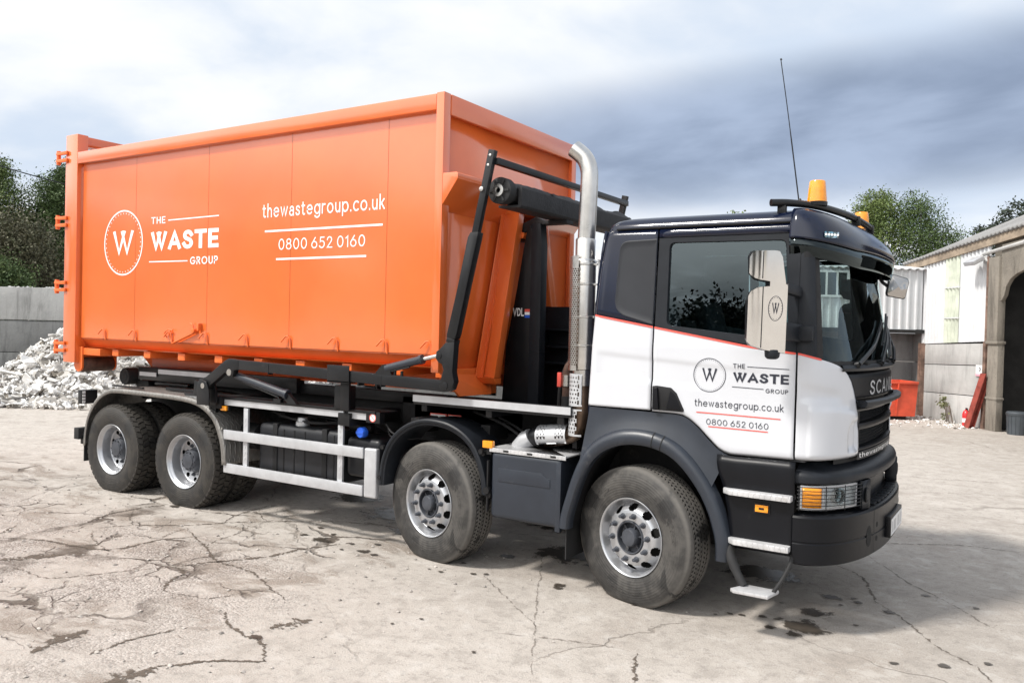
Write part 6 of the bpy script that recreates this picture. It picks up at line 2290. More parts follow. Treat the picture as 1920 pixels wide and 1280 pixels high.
    base = t.mix(t.math('MULTIPLY', cr_, 0.92), base, t.mix(fine, (0.050, 0.038, 0.030), (0.12, 0.095, 0.075)))
    # scattered dark specks
    sp = t.voronoi(p, 3.2, 'F1')
    spm = t.math('MULTIPLY', t.ramp(sp, 0.055, 0.03), t.ramp(t.noise(p, 1.1, 3), 0.50, 0.62))
    base = t.mix(t.math('MULTIPLY', spm, 0.7), base, (0.12, 0.105, 0.09))
    t.put(b.inputs['Base Color'], base)
    t.put(b.inputs['Roughness'], t.math('MULTIPLY_ADD', fine, 0.2, 0.76))
    b.inputs['Specular IOR Level'].default_value = 0.3
    # faint day-work joints and grey patches
    pj = t.vmath('ADD', t.mapping(p, rot=(0, 0, R(-33))), t.vmath('MULTIPLY', t.vmath('SUBTRACT', dn, (0.5, 0.5, 0.5)), (0.10, 0.10, 0.0)))
    jx, jy, _ = t.xyz(pj)
    jl = t.math('MAXIMUM', t.ramp(t.math('ABSOLUTE', t.math('SUBTRACT', t.math('FRACT', t.math('DIVIDE', jx, 4.3)), 0.5)), 0.0030, 0.0012), t.ramp(t.math('ABSOLUTE', t.math('SUBTRACT', t.math('FRACT', t.math('DIVIDE', jy, 5.1)), 0.5)), 0.0030, 0.0012))
    base = t.mix(t.math('MULTIPLY', t.math('MULTIPLY', jl, t.ramp(mid, 0.35, 0.6)), 0.45), base, (0.17, 0.148, 0.125))
    st_ = t.ramp(t.noise(t.mapping(p, loc=(4, 9, 0), rot=(0, 0, R(-33)), scale=(0.25, 1.0, 1)), 1.1, 6, 0.62, 0.2), 0.54, 0.72)
    base = t.mix(t.math('MULTIPLY', st_, 0.5), base, (0.25, 0.225, 0.20))
    h = t.math('ADD', t.math('MULTIPLY', fine, 0.010), t.math('MULTIPLY', grit, 0.0060))
    h = t.math('ADD', h, t.math('MULTIPLY', t.math('MULTIPLY', t.noise(p, 40, 4, 0.7), wear), 0.012))
    h = t.math('ADD', h, t.math('MULTIPLY', t.math('MULTIPLY', t.math('SUBTRACT', 0.6, aggd), rg2), 0.012))
    h = t.math('SUBTRACT', h, t.math('MULTIPLY', cr_, 0.03))
    h = t.math('SUBTRACT', h, t.math('MULTIPLY', c3, 0.006))
    h = t.math('ADD', h, t.math('MULTIPLY', mid, 0.02))
    bn = t.n('ShaderNodeBump')
    bn.inputs['Distance'].default_value = 1.0
    bn.inputs['Strength'].default_value = 0.9
    t.put(bn.inputs['Height'], h)
    t.put(b.inputs['Normal'], bn.outputs[0])
    return m


m_ground = ground_material()
c = MB()
c.grid([[(x, y, 0.0) for x in (-900, -60, -20, 20, 60, 900)] for y in (-900, -60, -20, 20, 60, 900)])
tag(c.build('ground', m_ground, recalc=False), kind='structure')



def ragged(name, c0, c1, rough, core, scale):
    """dirt and painted shade that break up towards the edge; uv.y runs -1..1 across it (uv.x, uv.y) = (across, extra)"""
    m = bpy.data.materials.new(name)
    m.use_nodes = True
    t = NT(m.node_tree)
    b = m.node_tree.nodes['Principled BSDF']
    uv = t.n('ShaderNodeUVMap').outputs[0]
    p = t.n('ShaderNodeTexCoord').outputs['Object']
    u, v, _ = t.xyz(uv)
    n = t.math('ADD', t.math('MULTIPLY', t.noise(p, scale, 6, 0.65, 0.3), 0.7), t.math('MULTIPLY', t.noise(p, scale * 5, 3, 0.6), 0.3))
    e = t.math('ADD', t.math('SUBTRACT', 1.0, t.math('ABSOLUTE', u)), t.math('MULTIPLY', t.math('SUBTRACT', n, 0.5), 3.2))
    al = t.ramp(e, core, core + 0.22)
    t.put(b.inputs['Base Color'], t.mix(t.noise(p, scale * 3, 4, 0.6), c0, c1))
    b.inputs['Roughness'].default_value = rough
    t.put(b.inputs['Alpha'], t.math('MULTIPLY', al, v))
    return m


def with_uv(o, us):
    me = o.data
    lay = me.uv_layers.new(name='UVMap')
    for lp in me.loops:
        lay.data[lp.index].uv = us[lp.vertex_index]


m_crack = ragged('crack_dirt', (0.045, 0.034, 0.026), (0.16, 0.128, 0.10), 0.95, 0.665, 15.0)
rnd = random.Random(11)
c = MB()
us_ = []
for w, pts in CRACKS:
    line = catmull([(a, b, 0) for a, b in pts], 12)
    rows = []
    for i, p in enumerate(line):
        q0, q1 = line[max(0, i - 1)], line[min(len(line) - 1, i + 1)]
        tdir = (q1 - q0).normalized()
        nn = Vector((-tdir.y, tdir.x, 0))
        f = min(1.0, 3.0 * min(i, len(line) - 1 - i) / len(line) + 0.3)
        ww = (0.013 + w * (1.2 if w < 0.045 else 3.2)) * f * rnd.uniform(0.7, 1.25)
        p = p + nn * rnd.uniform(-1, 1) * 0.012
        rows.append([(p.x + nn.x * ww * s, p.y + nn.y * ww * s, 0.004) for s in (-1, 0, 1)])
        st_ = 0.42 if w < 0.0115 else (0.62 if w < 0.0165 else 0.95)
        us_ += [(-1.0, st_), (0.0, st_), (1.0, st_)]
    c.grid(rows)
ck = c.build('pavement_cracks', m_crack, recalc=False, weld=False)
with_uv(ck, us_)
tag(ck, kind='structure')

m_oil_shade = ragged('oil_and_shade_patch', (0.030, 0.024, 0.018), (0.085, 0.070, 0.055), 0.42, 0.30, 7.0)  # small spots are oil; the wide patches under the truck paint contact shade
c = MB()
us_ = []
for (sx_, sy_, r) in OIL_AND_SHADE:
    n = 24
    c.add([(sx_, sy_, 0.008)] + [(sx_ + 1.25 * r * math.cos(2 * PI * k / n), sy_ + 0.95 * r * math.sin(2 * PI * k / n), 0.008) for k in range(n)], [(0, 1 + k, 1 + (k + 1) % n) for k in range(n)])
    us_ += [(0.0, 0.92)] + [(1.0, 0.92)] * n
ok_ = c.build('oil_and_shade_patches', m_oil_shade, recalc=False, weld=False)
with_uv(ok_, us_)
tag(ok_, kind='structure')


def stone(mb, p, r, rnd, flat=0.6):
    vs = []
    for (a, b, d_) in ((1, 1, 1), (1, -1, -1), (-1, 1, -1), (-1, -1, 1), (1.2, 0, 0), (-1.2, 0, 0), (0, 1.2, 0), (0, -1.2, 0), (0, 0, 1), (0, 0, -1)):
        vs.append(Vector((a, b, d_ * flat)).normalized() * rnd.uniform(0.6, 1.1))
    bm = bmesh.new()
    for v in vs:
        bm.verts.new((v.x, v.y, v.z * flat))
    bmesh.ops.convex_hull(bm, input=bm.verts)
    bm.verts.ensure_lookup_table()
    bm.verts.index_update()
    az_ = rnd.uniform(0, 6.28)
    ca, sa = math.cos(az_), math.sin(az_)
    V = [(p[0] + r * (v.co.x * ca - v.co.y * sa), p[1] + r * (v.co.x * sa + v.co.y * ca), p[2] + r * v.co.z) for v in bm.verts]
    F = [tuple(v.index for v in f.verts) for f in bm.faces]
    bm.free()
    mb.add(V, F)


m_grit = M('loose_grit', (0.36, 0.33, 0.30), 0.9, 0, 0.45, 8)
c = MB()
for _ in range(700):
    u, v = rnd.random(), rnd.random()
    x_ = -1.2 - 7.0 * u + rnd.gauss(0, 0.3)
    y_ = -3.4 + 4.2 * v
    r = rnd.choice((0.006, 0.008, 0.01, 0.013, 0.02))
    stone(c, (x_, y_, r * 0.25), r, rnd)
for _ in range(260):
    x_, y_ = rnd.uniform(-1.5, 8), rnd.uniform(-2.5, 7)
    r = rnd.choice((0.005, 0.007, 0.009, 0.012))
    stone(c, (x_, y_, r * 0.25), r, rnd)
tag(c.build('loose_gravel', m_grit, smooth=False, weld=False), 'small loose stones strewn over the broken concrete yard', 'gravel', kind='stuff')

# ------------------------------------------------------------------ the yard's left side: wall, rubble, trees
eL = Vector((0.8434, 0.5372, 0)); fL = Vector((-0.5372, 0.8434, 0))
AL = math.atan2(eL.y, eL.x)


def conc_mat(name, col, dirt=0.35, streak=0.55):
    m = bpy.data.materials.new(name)
    m.use_nodes = True
    t = NT(m.node_tree)
    b = m.node_tree.nodes['Principled BSDF']
    p = t.n('ShaderNodeTexCoord').outputs['Object']
    n1 = t.noise(p, 1.1, 6, 0.6)
    n2 = t.noise(t.mapping(p, scale=(1.7, 1.7, 0.30)), 2.0, 7, 0.72, 0.5)
    n3 = t.noise(p, 25, 5, 0.65)
    base = t.mix(t.ramp(n1, 0.3, 0.7), tuple(c_ * 0.72 for c_ in col), col)
    base = t.mix(t.math('MULTIPLY', t.ramp(n2, 0.45, 0.70), streak), base, tuple(c_ * 0.33 for c_ in col))
    base = t.mix(t.math('MULTIPLY', t.ramp(n3, 0.60, 0.75), dirt), base, tuple(min(1, c_ * 1.7) for c_ in col))
    base = t.mix(t.math('MULTIPLY', t.ramp(n3, 0.40, 0.28), dirt), base, tuple(c_ * 0.4 for c_ in col))
    t.put(b.inputs['Base Color'], base)
    b.inputs['Roughness'].default_value = 0.9
    bn = t.n('ShaderNodeBump')
    bn.inputs['Distance'].default_value = 1.0
    t.put(bn.inputs['Height'], t.math('ADD', t.math('MULTIPLY', n3, 0.01), t.math('MULTIPLY', n2, 0.008)))
    t.put(b.inputs['Normal'], bn.outputs[0])
    return m


m_conc_d = conc_mat('stained_concrete', (0.17, 0.175, 0.175), 0.4, 0.75)
m_conc_m = conc_mat('streaked_concrete', (0.36, 0.365, 0.36), 0.4, 0.75)
m_conc_l = conc_mat('pale_concrete', (0.52, 0.52, 0.51), 0.25, 0.42)
m_conc_g = conc_mat('grey_concrete', (0.24, 0.24, 0.24), 0.35, 0.4)
m_conc_p = conc_mat('weathered_post', (0.25, 0.225, 0.19), 0.75, 0.85)
wl = empty('concrete_wall', (-20.15, 6.12, 0), AL)
tag(wl, 'grey stained concrete retaining wall of long slabs behind the rubble', 'wall')
for k, (z0, z1) in enumerate(((0.0, 1.06), (1.075, 1.93), (1.945, 2.82))):
    c = MB()
    for a, b in ((-9.0, -4.5), (-4.48, 3.0), (3.02, 8.0), (8.02, 13.0)):
        c.box(a, b, 0.02 * (k % 2), 0.40, z0, z1)
    c.build('wall_course', m_conc_m if k == 2 else m_conc_d, wl, local=True, bevel=0.02)
c = MB()
for _ in range(160):
    stone(c, (rnd.uniform(-6, 12), rnd.uniform(0.05, 0.35), 2.83), rnd.uniform(0.02, 0.07), rnd)
c.bar((2.3, 0.2, 2.83), (2.6, 0.15, 3.02), 0.08, 0.05)
c.build('wall_crumbs', m_conc_l, wl, local=True, smooth=False, weld=False)


def rub_h(u, v):
    h = 2.05 * math.exp(-((u - 3.2) / 2.0) ** 2) * math.exp(-((v + 0.6) / 1.45) ** 2)
    h += 0.95 * math.exp(-((u - 0.9) / 1.5) ** 2) * math.exp(-((v + 1.0) / 0.95) ** 2)
    h += 1.2 * math.exp(-((u - 6.2) / 2.2) ** 2) * math.exp(-((v + 1.2) / 1.3) ** 2)
    h += 0.35 * math.exp(-((u - 2.5) / 2.6) ** 2) * math.exp(-((v + 2.6) / 0.9) ** 2)
    return h


m_rub = bpy.data.materials.new('plaster_rubble')
m_rub.use_nodes = True
t = NT(m_rub.node_tree); b_ = m_rub.node_tree.nodes['Principled BSDF']
isl = t.n('ShaderNodeNewGeometry').outputs['Random Per Island']
pp = t.n('ShaderNodeTexCoord').outputs['Object']
nn_ = t.noise(pp, 6, 6, 0.65)
cc = t.mix(t.ramp(isl, 0.04, 0.28, smooth=False), (0.16, 0.14, 0.115), (0.60, 0.585, 0.56))
cc = t.mix(t.ramp(isl, 0.35, 1.0, smooth=False), cc, (0.82, 0.815, 0.80))
cc = t.mix(t.math('MULTIPLY', t.ramp(nn_, 0.52, 0.72), 0.4), cc, (0.30, 0.28, 0.25))
t.put(b_.inputs['Base Color'], cc); b_.inputs['Roughness'].default_value = 0.95
rp = empty('rubble_pile', (-20.15, 6.12, 0), AL)
c = MB()
c.grid([[(u, v, max(-0.02, rub_h(u, v) - 0.16 + 0.10 * rnd.random())) for u in lin(-2, 10, 70)] for v in lin(-4.2, 0.0, 34)])
for _ in range(3600):
    u = rnd.uniform(-1.4, 8.0); v = -rnd.random() ** 0.8 * 3.9
    h = rub_h(u, v)
    if h < 0.05 and rnd.random() < 0.6:
        continue
    sz = rnd.choice((0.025, 0.035, 0.05, 0.05, 0.07, 0.07, 0.1, 0.14, 0.22))
    if rnd.random() < 0.62:
        # flat board
        a_, b2, th = sz * rnd.uniform(0.8, 2.2), sz * rnd.uniform(0.6, 1.3), rnd.uniform(0.010, 0.035)
        rot = Euler((rnd.gauss(0, 0.55) - 0.3, rnd.gauss(0, 0.4), rnd.uniform(0, 6.28))).to_matrix()
        jag = [(-1, -1), (rnd.uniform(-0.3, 0.3), -1.1), (1, -0.9), (1.1, rnd.uniform(-0.3, 0.3)), (0.9, 1), (rnd.uniform(-0.4, 0.4), 1.1), (-1, 0.9)]
        vs = [rot @ Vector((p[0] * a_ / 2, p[1] * b2 / 2, s * th / 2)) + Vector((u, v, h + rnd.uniform(-0.05, 0.05))) for s in (-1, 1) for p in jag]
        n = len(jag)
        c.add(vs, [tuple(range(n - 1, -1, -1)), tuple(range(n, 2 * n))] + [(i, (i + 1) % n, n + (i + 1) % n, n + i) for i in range(n)])
    else:
        stone(c, (u, v, h), sz * 0.55, rnd, 0.8)
c.build('heap', m_rub, rp, local=True, smooth=False, weld=False)
tag(rp, 'heap of broken white plasterboard rubble in front of the concrete wall', 'rubble', kind='stuff')
for (u, v, h, sx_, sy_, ry, rz, lab) in ((0.75, -2.0, 0.62, 1.25, 0.18, 0.16, -0.12, 'long pale board lying askew across the low left end of the rubble heap'),
                                     (1.85, -1.35, 1.80, 0.75, 0.5, -0.5, 0.3, 'large white plaster sheet near the top of the rubble heap'),
                                     (1.75, -1.6, 1.25, 0.9, 0.6, -0.75, 0.1, 'pale plaster slab leaning below the top of the rubble heap')):
    rot = Euler((-0.45, ry, rz)).to_matrix()
    c = MB(); c.box(-sx_ / 2, sx_ / 2, -sy_ / 2, sy_ / 2, -0.02, 0.02)
    c.v = [tuple(rot @ Vector(p) + Vector((u, v, h))) for p in c.v]
    o = c.build('plaster_board', m_rub, None, bevel=0.008)
    o.location = (-20.15, 6.12, 0); o.rotation_euler = (0, 0, AL)
    tag(o, lab, 'board')


# ------------------------------------------------------------------ trees
def leaf_mat(name, cols, trans=0.25):
    m = bpy.data.materials.new(name)
    m.use_nodes = True
    t = NT(m.node_tree)
    b = m.node_tree.nodes['Principled BSDF']
    g = t.n('ShaderNodeNewGeometry')
    p = t.n('ShaderNodeTexCoord').outputs['Object']
    n1 = t.noise(p, 0.55, 4, 0.55)
    n2 = t.noise(p, 2.2, 4, 0.55)
    a = t.mix(t.ramp(n1, 0.38, 0.62), cols[0], cols[1])
    a = t.mix(t.math('MULTIPLY', t.ramp(n2, 0.48, 0.66), 0.65), a, cols[2])
    a = t.mix(t.math('MULTIPLY', g.outputs['Random Per Island'], 0.55), a, tuple(c_ * 1.55 for c_ in cols[1]))
    t.put(b.inputs['Base Color'], a)
    b.inputs['Roughness'].default_value = 0.62
    b.inputs['Specular IOR Level'].default_value = 0.35
    return m


m_bark = M('bark', (0.10, 0.08, 0.065), 0.9, 0, 0.35, 6, 0.02, 14)
m_birch = M('pale_bark', (0.30, 0.29, 0.27), 0.85, 0, 0.4, 5, 0.01, 14)


def leaves(name, blobs, n_clump, per, leaf, mat, seed, parent, shell=0.55, droop=0.0):
    rs = np.random.RandomState(seed)
    vols = np.array([b[3] * b[4] * b[5] for b in blobs]) ** 0.75
    pick = rs.choice(len(blobs), n_clump, p=vols / vols.sum())
    B = np.array(blobs)[pick]
    d_ = rs.normal(size=(n_clump, 3)); d_ /= np.linalg.norm(d_, axis=1)[:, None]
    rad = rs.uniform(shell ** 3, 1.0, n_clump) ** (1 / 3) * rs.uniform(0.82, 1.10, n_clump)
    cen = B[:, :3] + d_ * rad[:, None] * B[:, 3:6]
    cs = rs.uniform(0.5, 1.4, n_clump) * np.minimum(B[:, 3], B[:, 5]) * 0.24
    P = np.repeat(cen, per, 0) + rs.normal(size=(n_clump * per, 3)) * np.repeat(cs, per)[:, None] * np.array([1, 1, 0.7])
    if droop:
        P[:, 2] -= np.abs(rs.normal(size=len(P))) * droop
    n = len(P)
    a = rs.normal(size=(n, 3)); a /= np.linalg.norm(a, axis=1)[:, None]
    b = rs.normal(size=(n, 3)); b -= a * (a * b).sum(1)[:, None]; b /= np.linalg.norm(b, axis=1)[:, None]
    s = leaf * rs.uniform(0.5, 1.35, n)[:, None]
    V = np.stack([P - a * s * 0.5, P + b * s * 0.30, P + a * s * 0.5, P - b * s * 0.30], 1).reshape(-1, 3)
    me = bpy.data.meshes.new(name)
    me.vertices.add(4 * n); me.vertices.foreach_set('co', V.astype(np.float32).ravel())
    me.loops.add(4 * n); me.loops.foreach_set('vertex_index', np.arange(4 * n, dtype=np.int32))
    me.polygons.add(n); me.polygons.foreach_set('loop_start', np.arange(0, 4 * n, 4, dtype=np.int32)); me.polygons.foreach_set('loop_total', np.full(n, 4, dtype=np.int32))
    me.update(); me.validate()
    me.materials.append(mat)
    o = bpy.data.objects.new(name, me); COL.objects.link(o); o.parent = parent
    return o, cen


def tree(name, base, h_trunk, blobs, n_clump, per, leaf, mat, seed, label, group=None, bark=None, r0=0.16, shell=0.55, droop=0.0, limbs=16):
    rt = empty(name, base)
    tag(rt, label, 'tree', group)
    cr_, cen = leaves('crown', blobs, n_clump, per, leaf, mat, seed, rt, shell, droop)
    rr = random.Random(seed)
    c = MB()
    top = Vector((blobs[0][0], blobs[0][1], h_trunk))
    tp = catmull([(0, 0, -0.1), (rr.uniform(-0.1, 0.1), rr.uniform(-0.1, 0.1), h_trunk * 0.35), (top.x * 0.6, top.y * 0.6, h_trunk * 0.7), tuple(top)], 4)
    c.tube(tp, [r0 * (1 - 0.85 * i / (len(tp) - 1)) for i in range(len(tp))], 8)
    for k in range(limbs):
        e = Vector(cen[rr.randrange(len(cen))])
        f = max(0.25, min(0.9, e.z / h_trunk * 0.6))
        i = int(f * (len(tp) - 1))
        s = tp[i]
        midp = s.lerp(e, 0.5) + Vector((0, 0, 0.12 * (e - s).length))
        ln = catmull([tuple(s), tuple(midp), tuple(e)], 4)
        c.tube(ln, [r0 * 0.42 * (1 - f * 0.4) * (1 - 0.85 * q / (len(ln) - 1)) for q in range(len(ln))], 5)
    c.build('trunk', bark or m_bark, rt, local=True)
    return rt


m_leaf_a = leaf_mat('olive_leaves', [(0.048, 0.078, 0.022), (0.098, 0.138, 0.038), (0.155, 0.170, 0.058)])
m_leaf_b = leaf_mat('dark_leaves', [(0.030, 0.052, 0.016), (0.062, 0.100, 0.030), (0.100, 0.125, 0.045)])
m_leaf_c = leaf_mat('brownish_leaves', [(0.048, 0.047, 0.028), (0.085, 0.080, 0.046), (0.075, 0.100, 0.040)])
m_leaf_p = leaf_mat('pine_needles', [(0.018, 0.026, 0.018), (0.034, 0.046, 0.030), (0.045, 0.055, 0.038)])


def spot(D, u):
    return (CAM.x - 0.5362 * D + 0.8434 * u, CAM.y + 0.8441 * D + 0.5372 * u, 0.0)


tree('birch_tree', spot(36, -22.6), 8.6, [(0, 0, 6.6, 1.3, 1.3, 2.0), (-0.3, 0, 8.2, 0.8, 0.8, 0.9), (0.5, 0.2, 5.2, 1.3, 1.3, 1.3)], 1000, 42, 0.095, m_leaf_a, 1, 'tall light green tree at the left edge, under the overhead cable', bark=m_birch, r0=0.12, shell=0.2)
tree('birch_tree', spot(37, -20.2), 8.6, [(0, 0, 6.8, 1.2, 1.2, 1.7), (0.3, 0, 8.1, 0.6, 0.6, 0.8), (-0.2, 0, 5.0, 1.2, 1.2, 1.4)], 900, 42, 0.095, m_leaf_b, 2, 'tall grey green tree close beside the rear of the orange container', bark=m_birch, r0=0.11, shell=0.2)
tree('alder_tree', spot(33, -19.9), 5.6, [(0, 0, 4.6, 1.7, 1.5, 1.5), (-1.3, 0, 4.2, 1.4, 1.3, 1.2), (0.6, 0, 3.4, 1.6, 1.4, 1.2)], 1200, 44, 0.105, m_leaf_c, 3, 'brownish bushy tree low between the two tall trees and the wall', r0=0.12, shell=0.35)
tree('alder_tree', spot(31.5, -20.6), 4.4, [(0, 0, 3.3, 1.7, 1.4, 1.1), (1.6, 0.2, 3.1, 1.4, 1.2, 1.0), (-1.6, 0, 3.2, 1.5, 1.2, 1.0)], 1300, 44, 0.10, m_leaf_b, 4, 'dark green shrubby tree growing just above the top of the concrete wall', r0=0.10, shell=0.35)
tree('birch_tree', spot(35, -26.0), 8.4, [(0, 0, 6.4, 1.8, 1.6, 2.2), (0.4, 0, 4.2, 1.9, 1.6, 1.6)], 200, 30, 0.18, m_leaf_b, 5, 'tall dark tree just beyond the left edge of the view', bark=m_birch, shell=0.3)
tree('alder_tree', spot(39, -22.4), 6.0, [(0, 0, 3.4, 2.6, 1.6, 2.6), (3.0, 0, 3.4, 2.4, 1.6, 2.6), (1.5, 0, 6.0, 1.6, 1.2, 1.2)], 1100, 44, 0.13, m_leaf_b, 14, 'dense dark green backdrop tree filling the gaps behind the left trees', shell=0.3)
tree('alder_tree', spot(36, -14.0), 6.2, [(0, 0, 4.6, 2.6, 2.0, 2.0), (2.2, 0, 4.0, 2.2, 1.8, 1.6), (-2.0, 0, 4.2, 2.0, 1.8, 1.8)], 260, 30, 0.2, m_leaf_a, 6, 'broad green tree hidden behind the orange container', shell=0.3)
tree('broadleaf_tree', spot(42, 18.2), 8.6, [(0.2, 0, 7.0, 1.4, 1.4, 1.8), (-1.0, 0, 6.4, 1.2, 1.2, 1.5), (0.0, 0, 8.4, 1.1, 1.0, 1.0), (-0.2, 0, 5.0, 1.8, 1.5, 1.0)], 1000, 44, 0.10, m_leaf_a, 8, 'full green tree rising behind the cab and the white shed', r0=0.16, shell=0.25)
tree('birch_tree', spot(41, 20.0), 8.4, [(0, 0, 7.4, 1.2, 1.2, 1.5), (0.8, 0.2, 6.6, 1.1, 1.0, 1.3), (-0.3, 0, 8.6, 0.8, 0.7, 0.7), (0.2, 0, 5.4, 1.1, 1.0, 1.1)], 560, 40, 0.095, m_leaf_b, 9, 'airy dark birch at the right side of the full green tree', bark=m_birch, r0=0.10, shell=0.15, droop=0.25)
tree('pine_tree', spot(42, 23.7), 7.2, [(0, 0, 7.25, 0.55, 0.5, 0.55), (0.1, 0, 6.5, 0.7, 0.6, 0.4)], 60, 34, 0.14, m_leaf_p, 10, 'small dark pine top peeping over the barn roof', r0=0.10, limbs=6)
tree('pine_tree', spot(42, 25.3), 8.2, [(0.2, 0, 8.3, 1.0, 0.8, 0.7), (-0.5, 0, 7.6, 0.9, 0.8, 0.5), (1.3, 0, 8.3, 0.9, 0.8, 0.8)], 130, 34, 0.15, m_leaf_p, 11, 'wider dark pine top over the barn roof at the right edge', r0=0.14, limbs=8)
tree('birch_tree', spot(42, 11.1), 7.7, [(0, 0, 7.4, 0.8, 0.8, 0.9), (-0.3, 0, 6.0, 1.2, 1.2, 1.2)], 80, 26, 0.16, m_leaf_a, 12, 'thin pale tree top just showing above the cab roof', bark=m_birch, r0=0.08, shell=0.1)
m_leaf_bk = leaf_mat('silhouette_leaves', [(0.008, 0.012, 0.006), (0.014, 0.020, 0.010), (0.020, 0.024, 0.012)])  # coloured near black so the shade of backlit crowns is in the leaf colour
# trees on the near side of the yard, behind the photographer (they show in the door glass)
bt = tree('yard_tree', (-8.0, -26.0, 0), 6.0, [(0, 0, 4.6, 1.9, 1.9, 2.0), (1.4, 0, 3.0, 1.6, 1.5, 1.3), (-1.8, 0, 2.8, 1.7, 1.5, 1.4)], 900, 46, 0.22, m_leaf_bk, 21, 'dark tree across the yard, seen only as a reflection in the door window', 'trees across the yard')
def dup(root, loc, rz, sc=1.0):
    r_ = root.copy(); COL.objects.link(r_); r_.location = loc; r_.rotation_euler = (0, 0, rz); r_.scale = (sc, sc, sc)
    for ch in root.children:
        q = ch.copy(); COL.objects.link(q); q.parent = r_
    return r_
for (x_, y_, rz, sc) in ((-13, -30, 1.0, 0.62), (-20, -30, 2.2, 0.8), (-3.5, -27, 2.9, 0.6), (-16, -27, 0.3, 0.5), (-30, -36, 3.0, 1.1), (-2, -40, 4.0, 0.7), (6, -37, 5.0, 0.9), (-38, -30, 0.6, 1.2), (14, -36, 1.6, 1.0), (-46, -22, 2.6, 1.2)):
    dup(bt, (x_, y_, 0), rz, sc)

# overhead cable
pa, pb = Vector(spot(28, -22.0)) + Vector((0, 0, 8.62)), Vector(spot(34, -8)) + Vector((0, 0, 6.4))
line = [pa.lerp(pb, s) - Vector((0, 0, 0.9 * 4 * s * (1 - s))) for s in lin(0, 1, 24)]
c = MB(); c.tube(line, 0.022, 6)
tag(c.build('overhead_cable', m_black), 'thin black overhead cable sloping down across the left trees', 'cable')

# ------------------------------------------------------------------ barn on the right
eB = Vector((0.5751, -0.8181, 0))
AB = math.atan2(eB.y, eB.x)
barn = empty('barn', (0.0, 18.4, 0), AB)
tag(barn, 'white corrugated barn with concrete posts and a dark open front', 'barn')
m_sheet_w = M('white_corrugated_sheet', (0.60, 0.615, 0.63), 0.45, 0, 0.06, 1.5, 0, 80, (0.16, (0.45, 0.43, 0.38), 1.2))
m_sheet_g = M('rooflight_sheet', (0.52, 0.56, 0.47), 0.35, 0, 0.18, 2.5, 0, 80, (0.25, (0.28, 0.30, 0.24), 2))
m_roof = conc_mat('asbestos_roof', (0.27, 0.265, 0.26), 0.6, 0.35)
m_fascia = M('brown_fascia', (0.27, 0.215, 0.16), 0.8, 0, 0.3, 3, 0.004, 30)
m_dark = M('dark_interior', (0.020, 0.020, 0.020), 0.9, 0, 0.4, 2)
m_rsteel = M('rusty_steel', (0.20, 0.13, 0.10), 0.7, 0.2, 0.5, 5, 0.003, 40)


def corrugated(mb, u0, u1, zb, zt, y, pitch_=0.15, amp=0.028, axis='u'):
    n = max(4, int((u1 - u0) / pitch_ * 8))
    us = lin(u0, u1, n + 1)
    fb = zb if callable(zb) else (lambda u: zb)
    ft = zt if callable(zt) else (lambda u: zt)
    mb.grid([[(u, y + amp * math.sin(2 * PI * u / pitch_), fb(u) + (ft(u) - fb(u)) * v) for u in us] for v in (0, 0.34, 0.67, 1.0)])


eave = lambda u: 3.93 + 0.0955 * u            # underside of the eave along the front
split = lambda u: 1.90 + 0.042 * u
c = MB(); corrugated(c, -0.05, 0.96, split, lambda u: eave(u) + 0.05, 0.0); corrugated(c, 1.60, 2.80, split, lambda u: eave(u) + 0.05, 0.0)
c.build('upper_cladding', m_sheet_w, barn, local=True, sharp=60)
c = MB(); corrugated(c, 0.94, 1.62, split, lambda u: eave(u) + 0.05, -0.012)
c.build('rooflight_strip', m_sheet_g, barn, local=True, sharp=60)
c = MB(); c.box(0.93, 1.63, -0.05, -0.035, 3.30, 3.33); c.box(0.93, 1.63, -0.05, -0.035, 2.55, 2.58); c.build('sheet_lap', m_sheet_w, barn, local=True)
c = MB()
for z0, z1 in ((0.0, 0.64), (0.655, 1.36), (1.375, 1.885)):
    c.add([(-0.05, 0.0, z0 - 0.0), (2.85, 0.0, z0 + (0.05 if z0 else 0) + 0.04 * (z0 > 0)), (2.85, 0.25, z0 + (0.05 if z0 else 0) + 0.04 * (z0 > 0)), (-0.05, 0.25, z0), (-0.05, 0.0, z1), (2.85, 0.0, z1 + 0.085), (2.85, 0.25, z1 + 0.085), (-0.05, 0.25, z1)],
          [(0, 3, 2, 1), (4, 5, 6, 7), (0, 1, 5, 4), (1, 2, 6, 5), (2, 3, 7, 6), (3, 0, 4, 7)])
c.build('wall_panel', m_conc_l, barn, local=True, bevel=0.008)
c = MB()
c.box(2.86, 3.24, -0.12, 0.06, 2.02, 3.92); c.box(2.88, 3.26, -0.10, 0.06, 0.0, 1.96); c.box(2.84, 3.28, -0.14, 0.08, 1.955, 2.025)
c.box(2.86, 3.28, -0.115, 0.075, 0.70, 0.76)
c.prism([(3.28, 2.95), (3.36, 3.05), (3.42, 3.25), (3.55, 3.40), (3.75, 3.50), (4.2, 3.62), (4.9, 3.75), (4.9, 4.30), (3.22, 4.18), (3.22, 2.90)], -0.06, 0.04)
c.build('concrete_post', m_conc_p, barn, local=True, bevel=0.02)
c = MB(); c.box(2.70, 2.80, -0.09, -0.04, 0.0, 2.0); c.tube([(2.78, -0.07, 2.0), (2.78, -0.07, 3.95)], 0.035, 10); c.build('downpipe', m_rsteel, barn, local=True)
c = MB(); c.box(-0.06, 0.10, -0.10, 0.0, 0.0, 1.92); c.box(-0.02, 0.06, -0.12, -0.10, 0.0, 1.92); c.build('steel_column', m_rsteel, barn, local=True)
c = MB()
us = lin(-1.0, 9.5, 60)
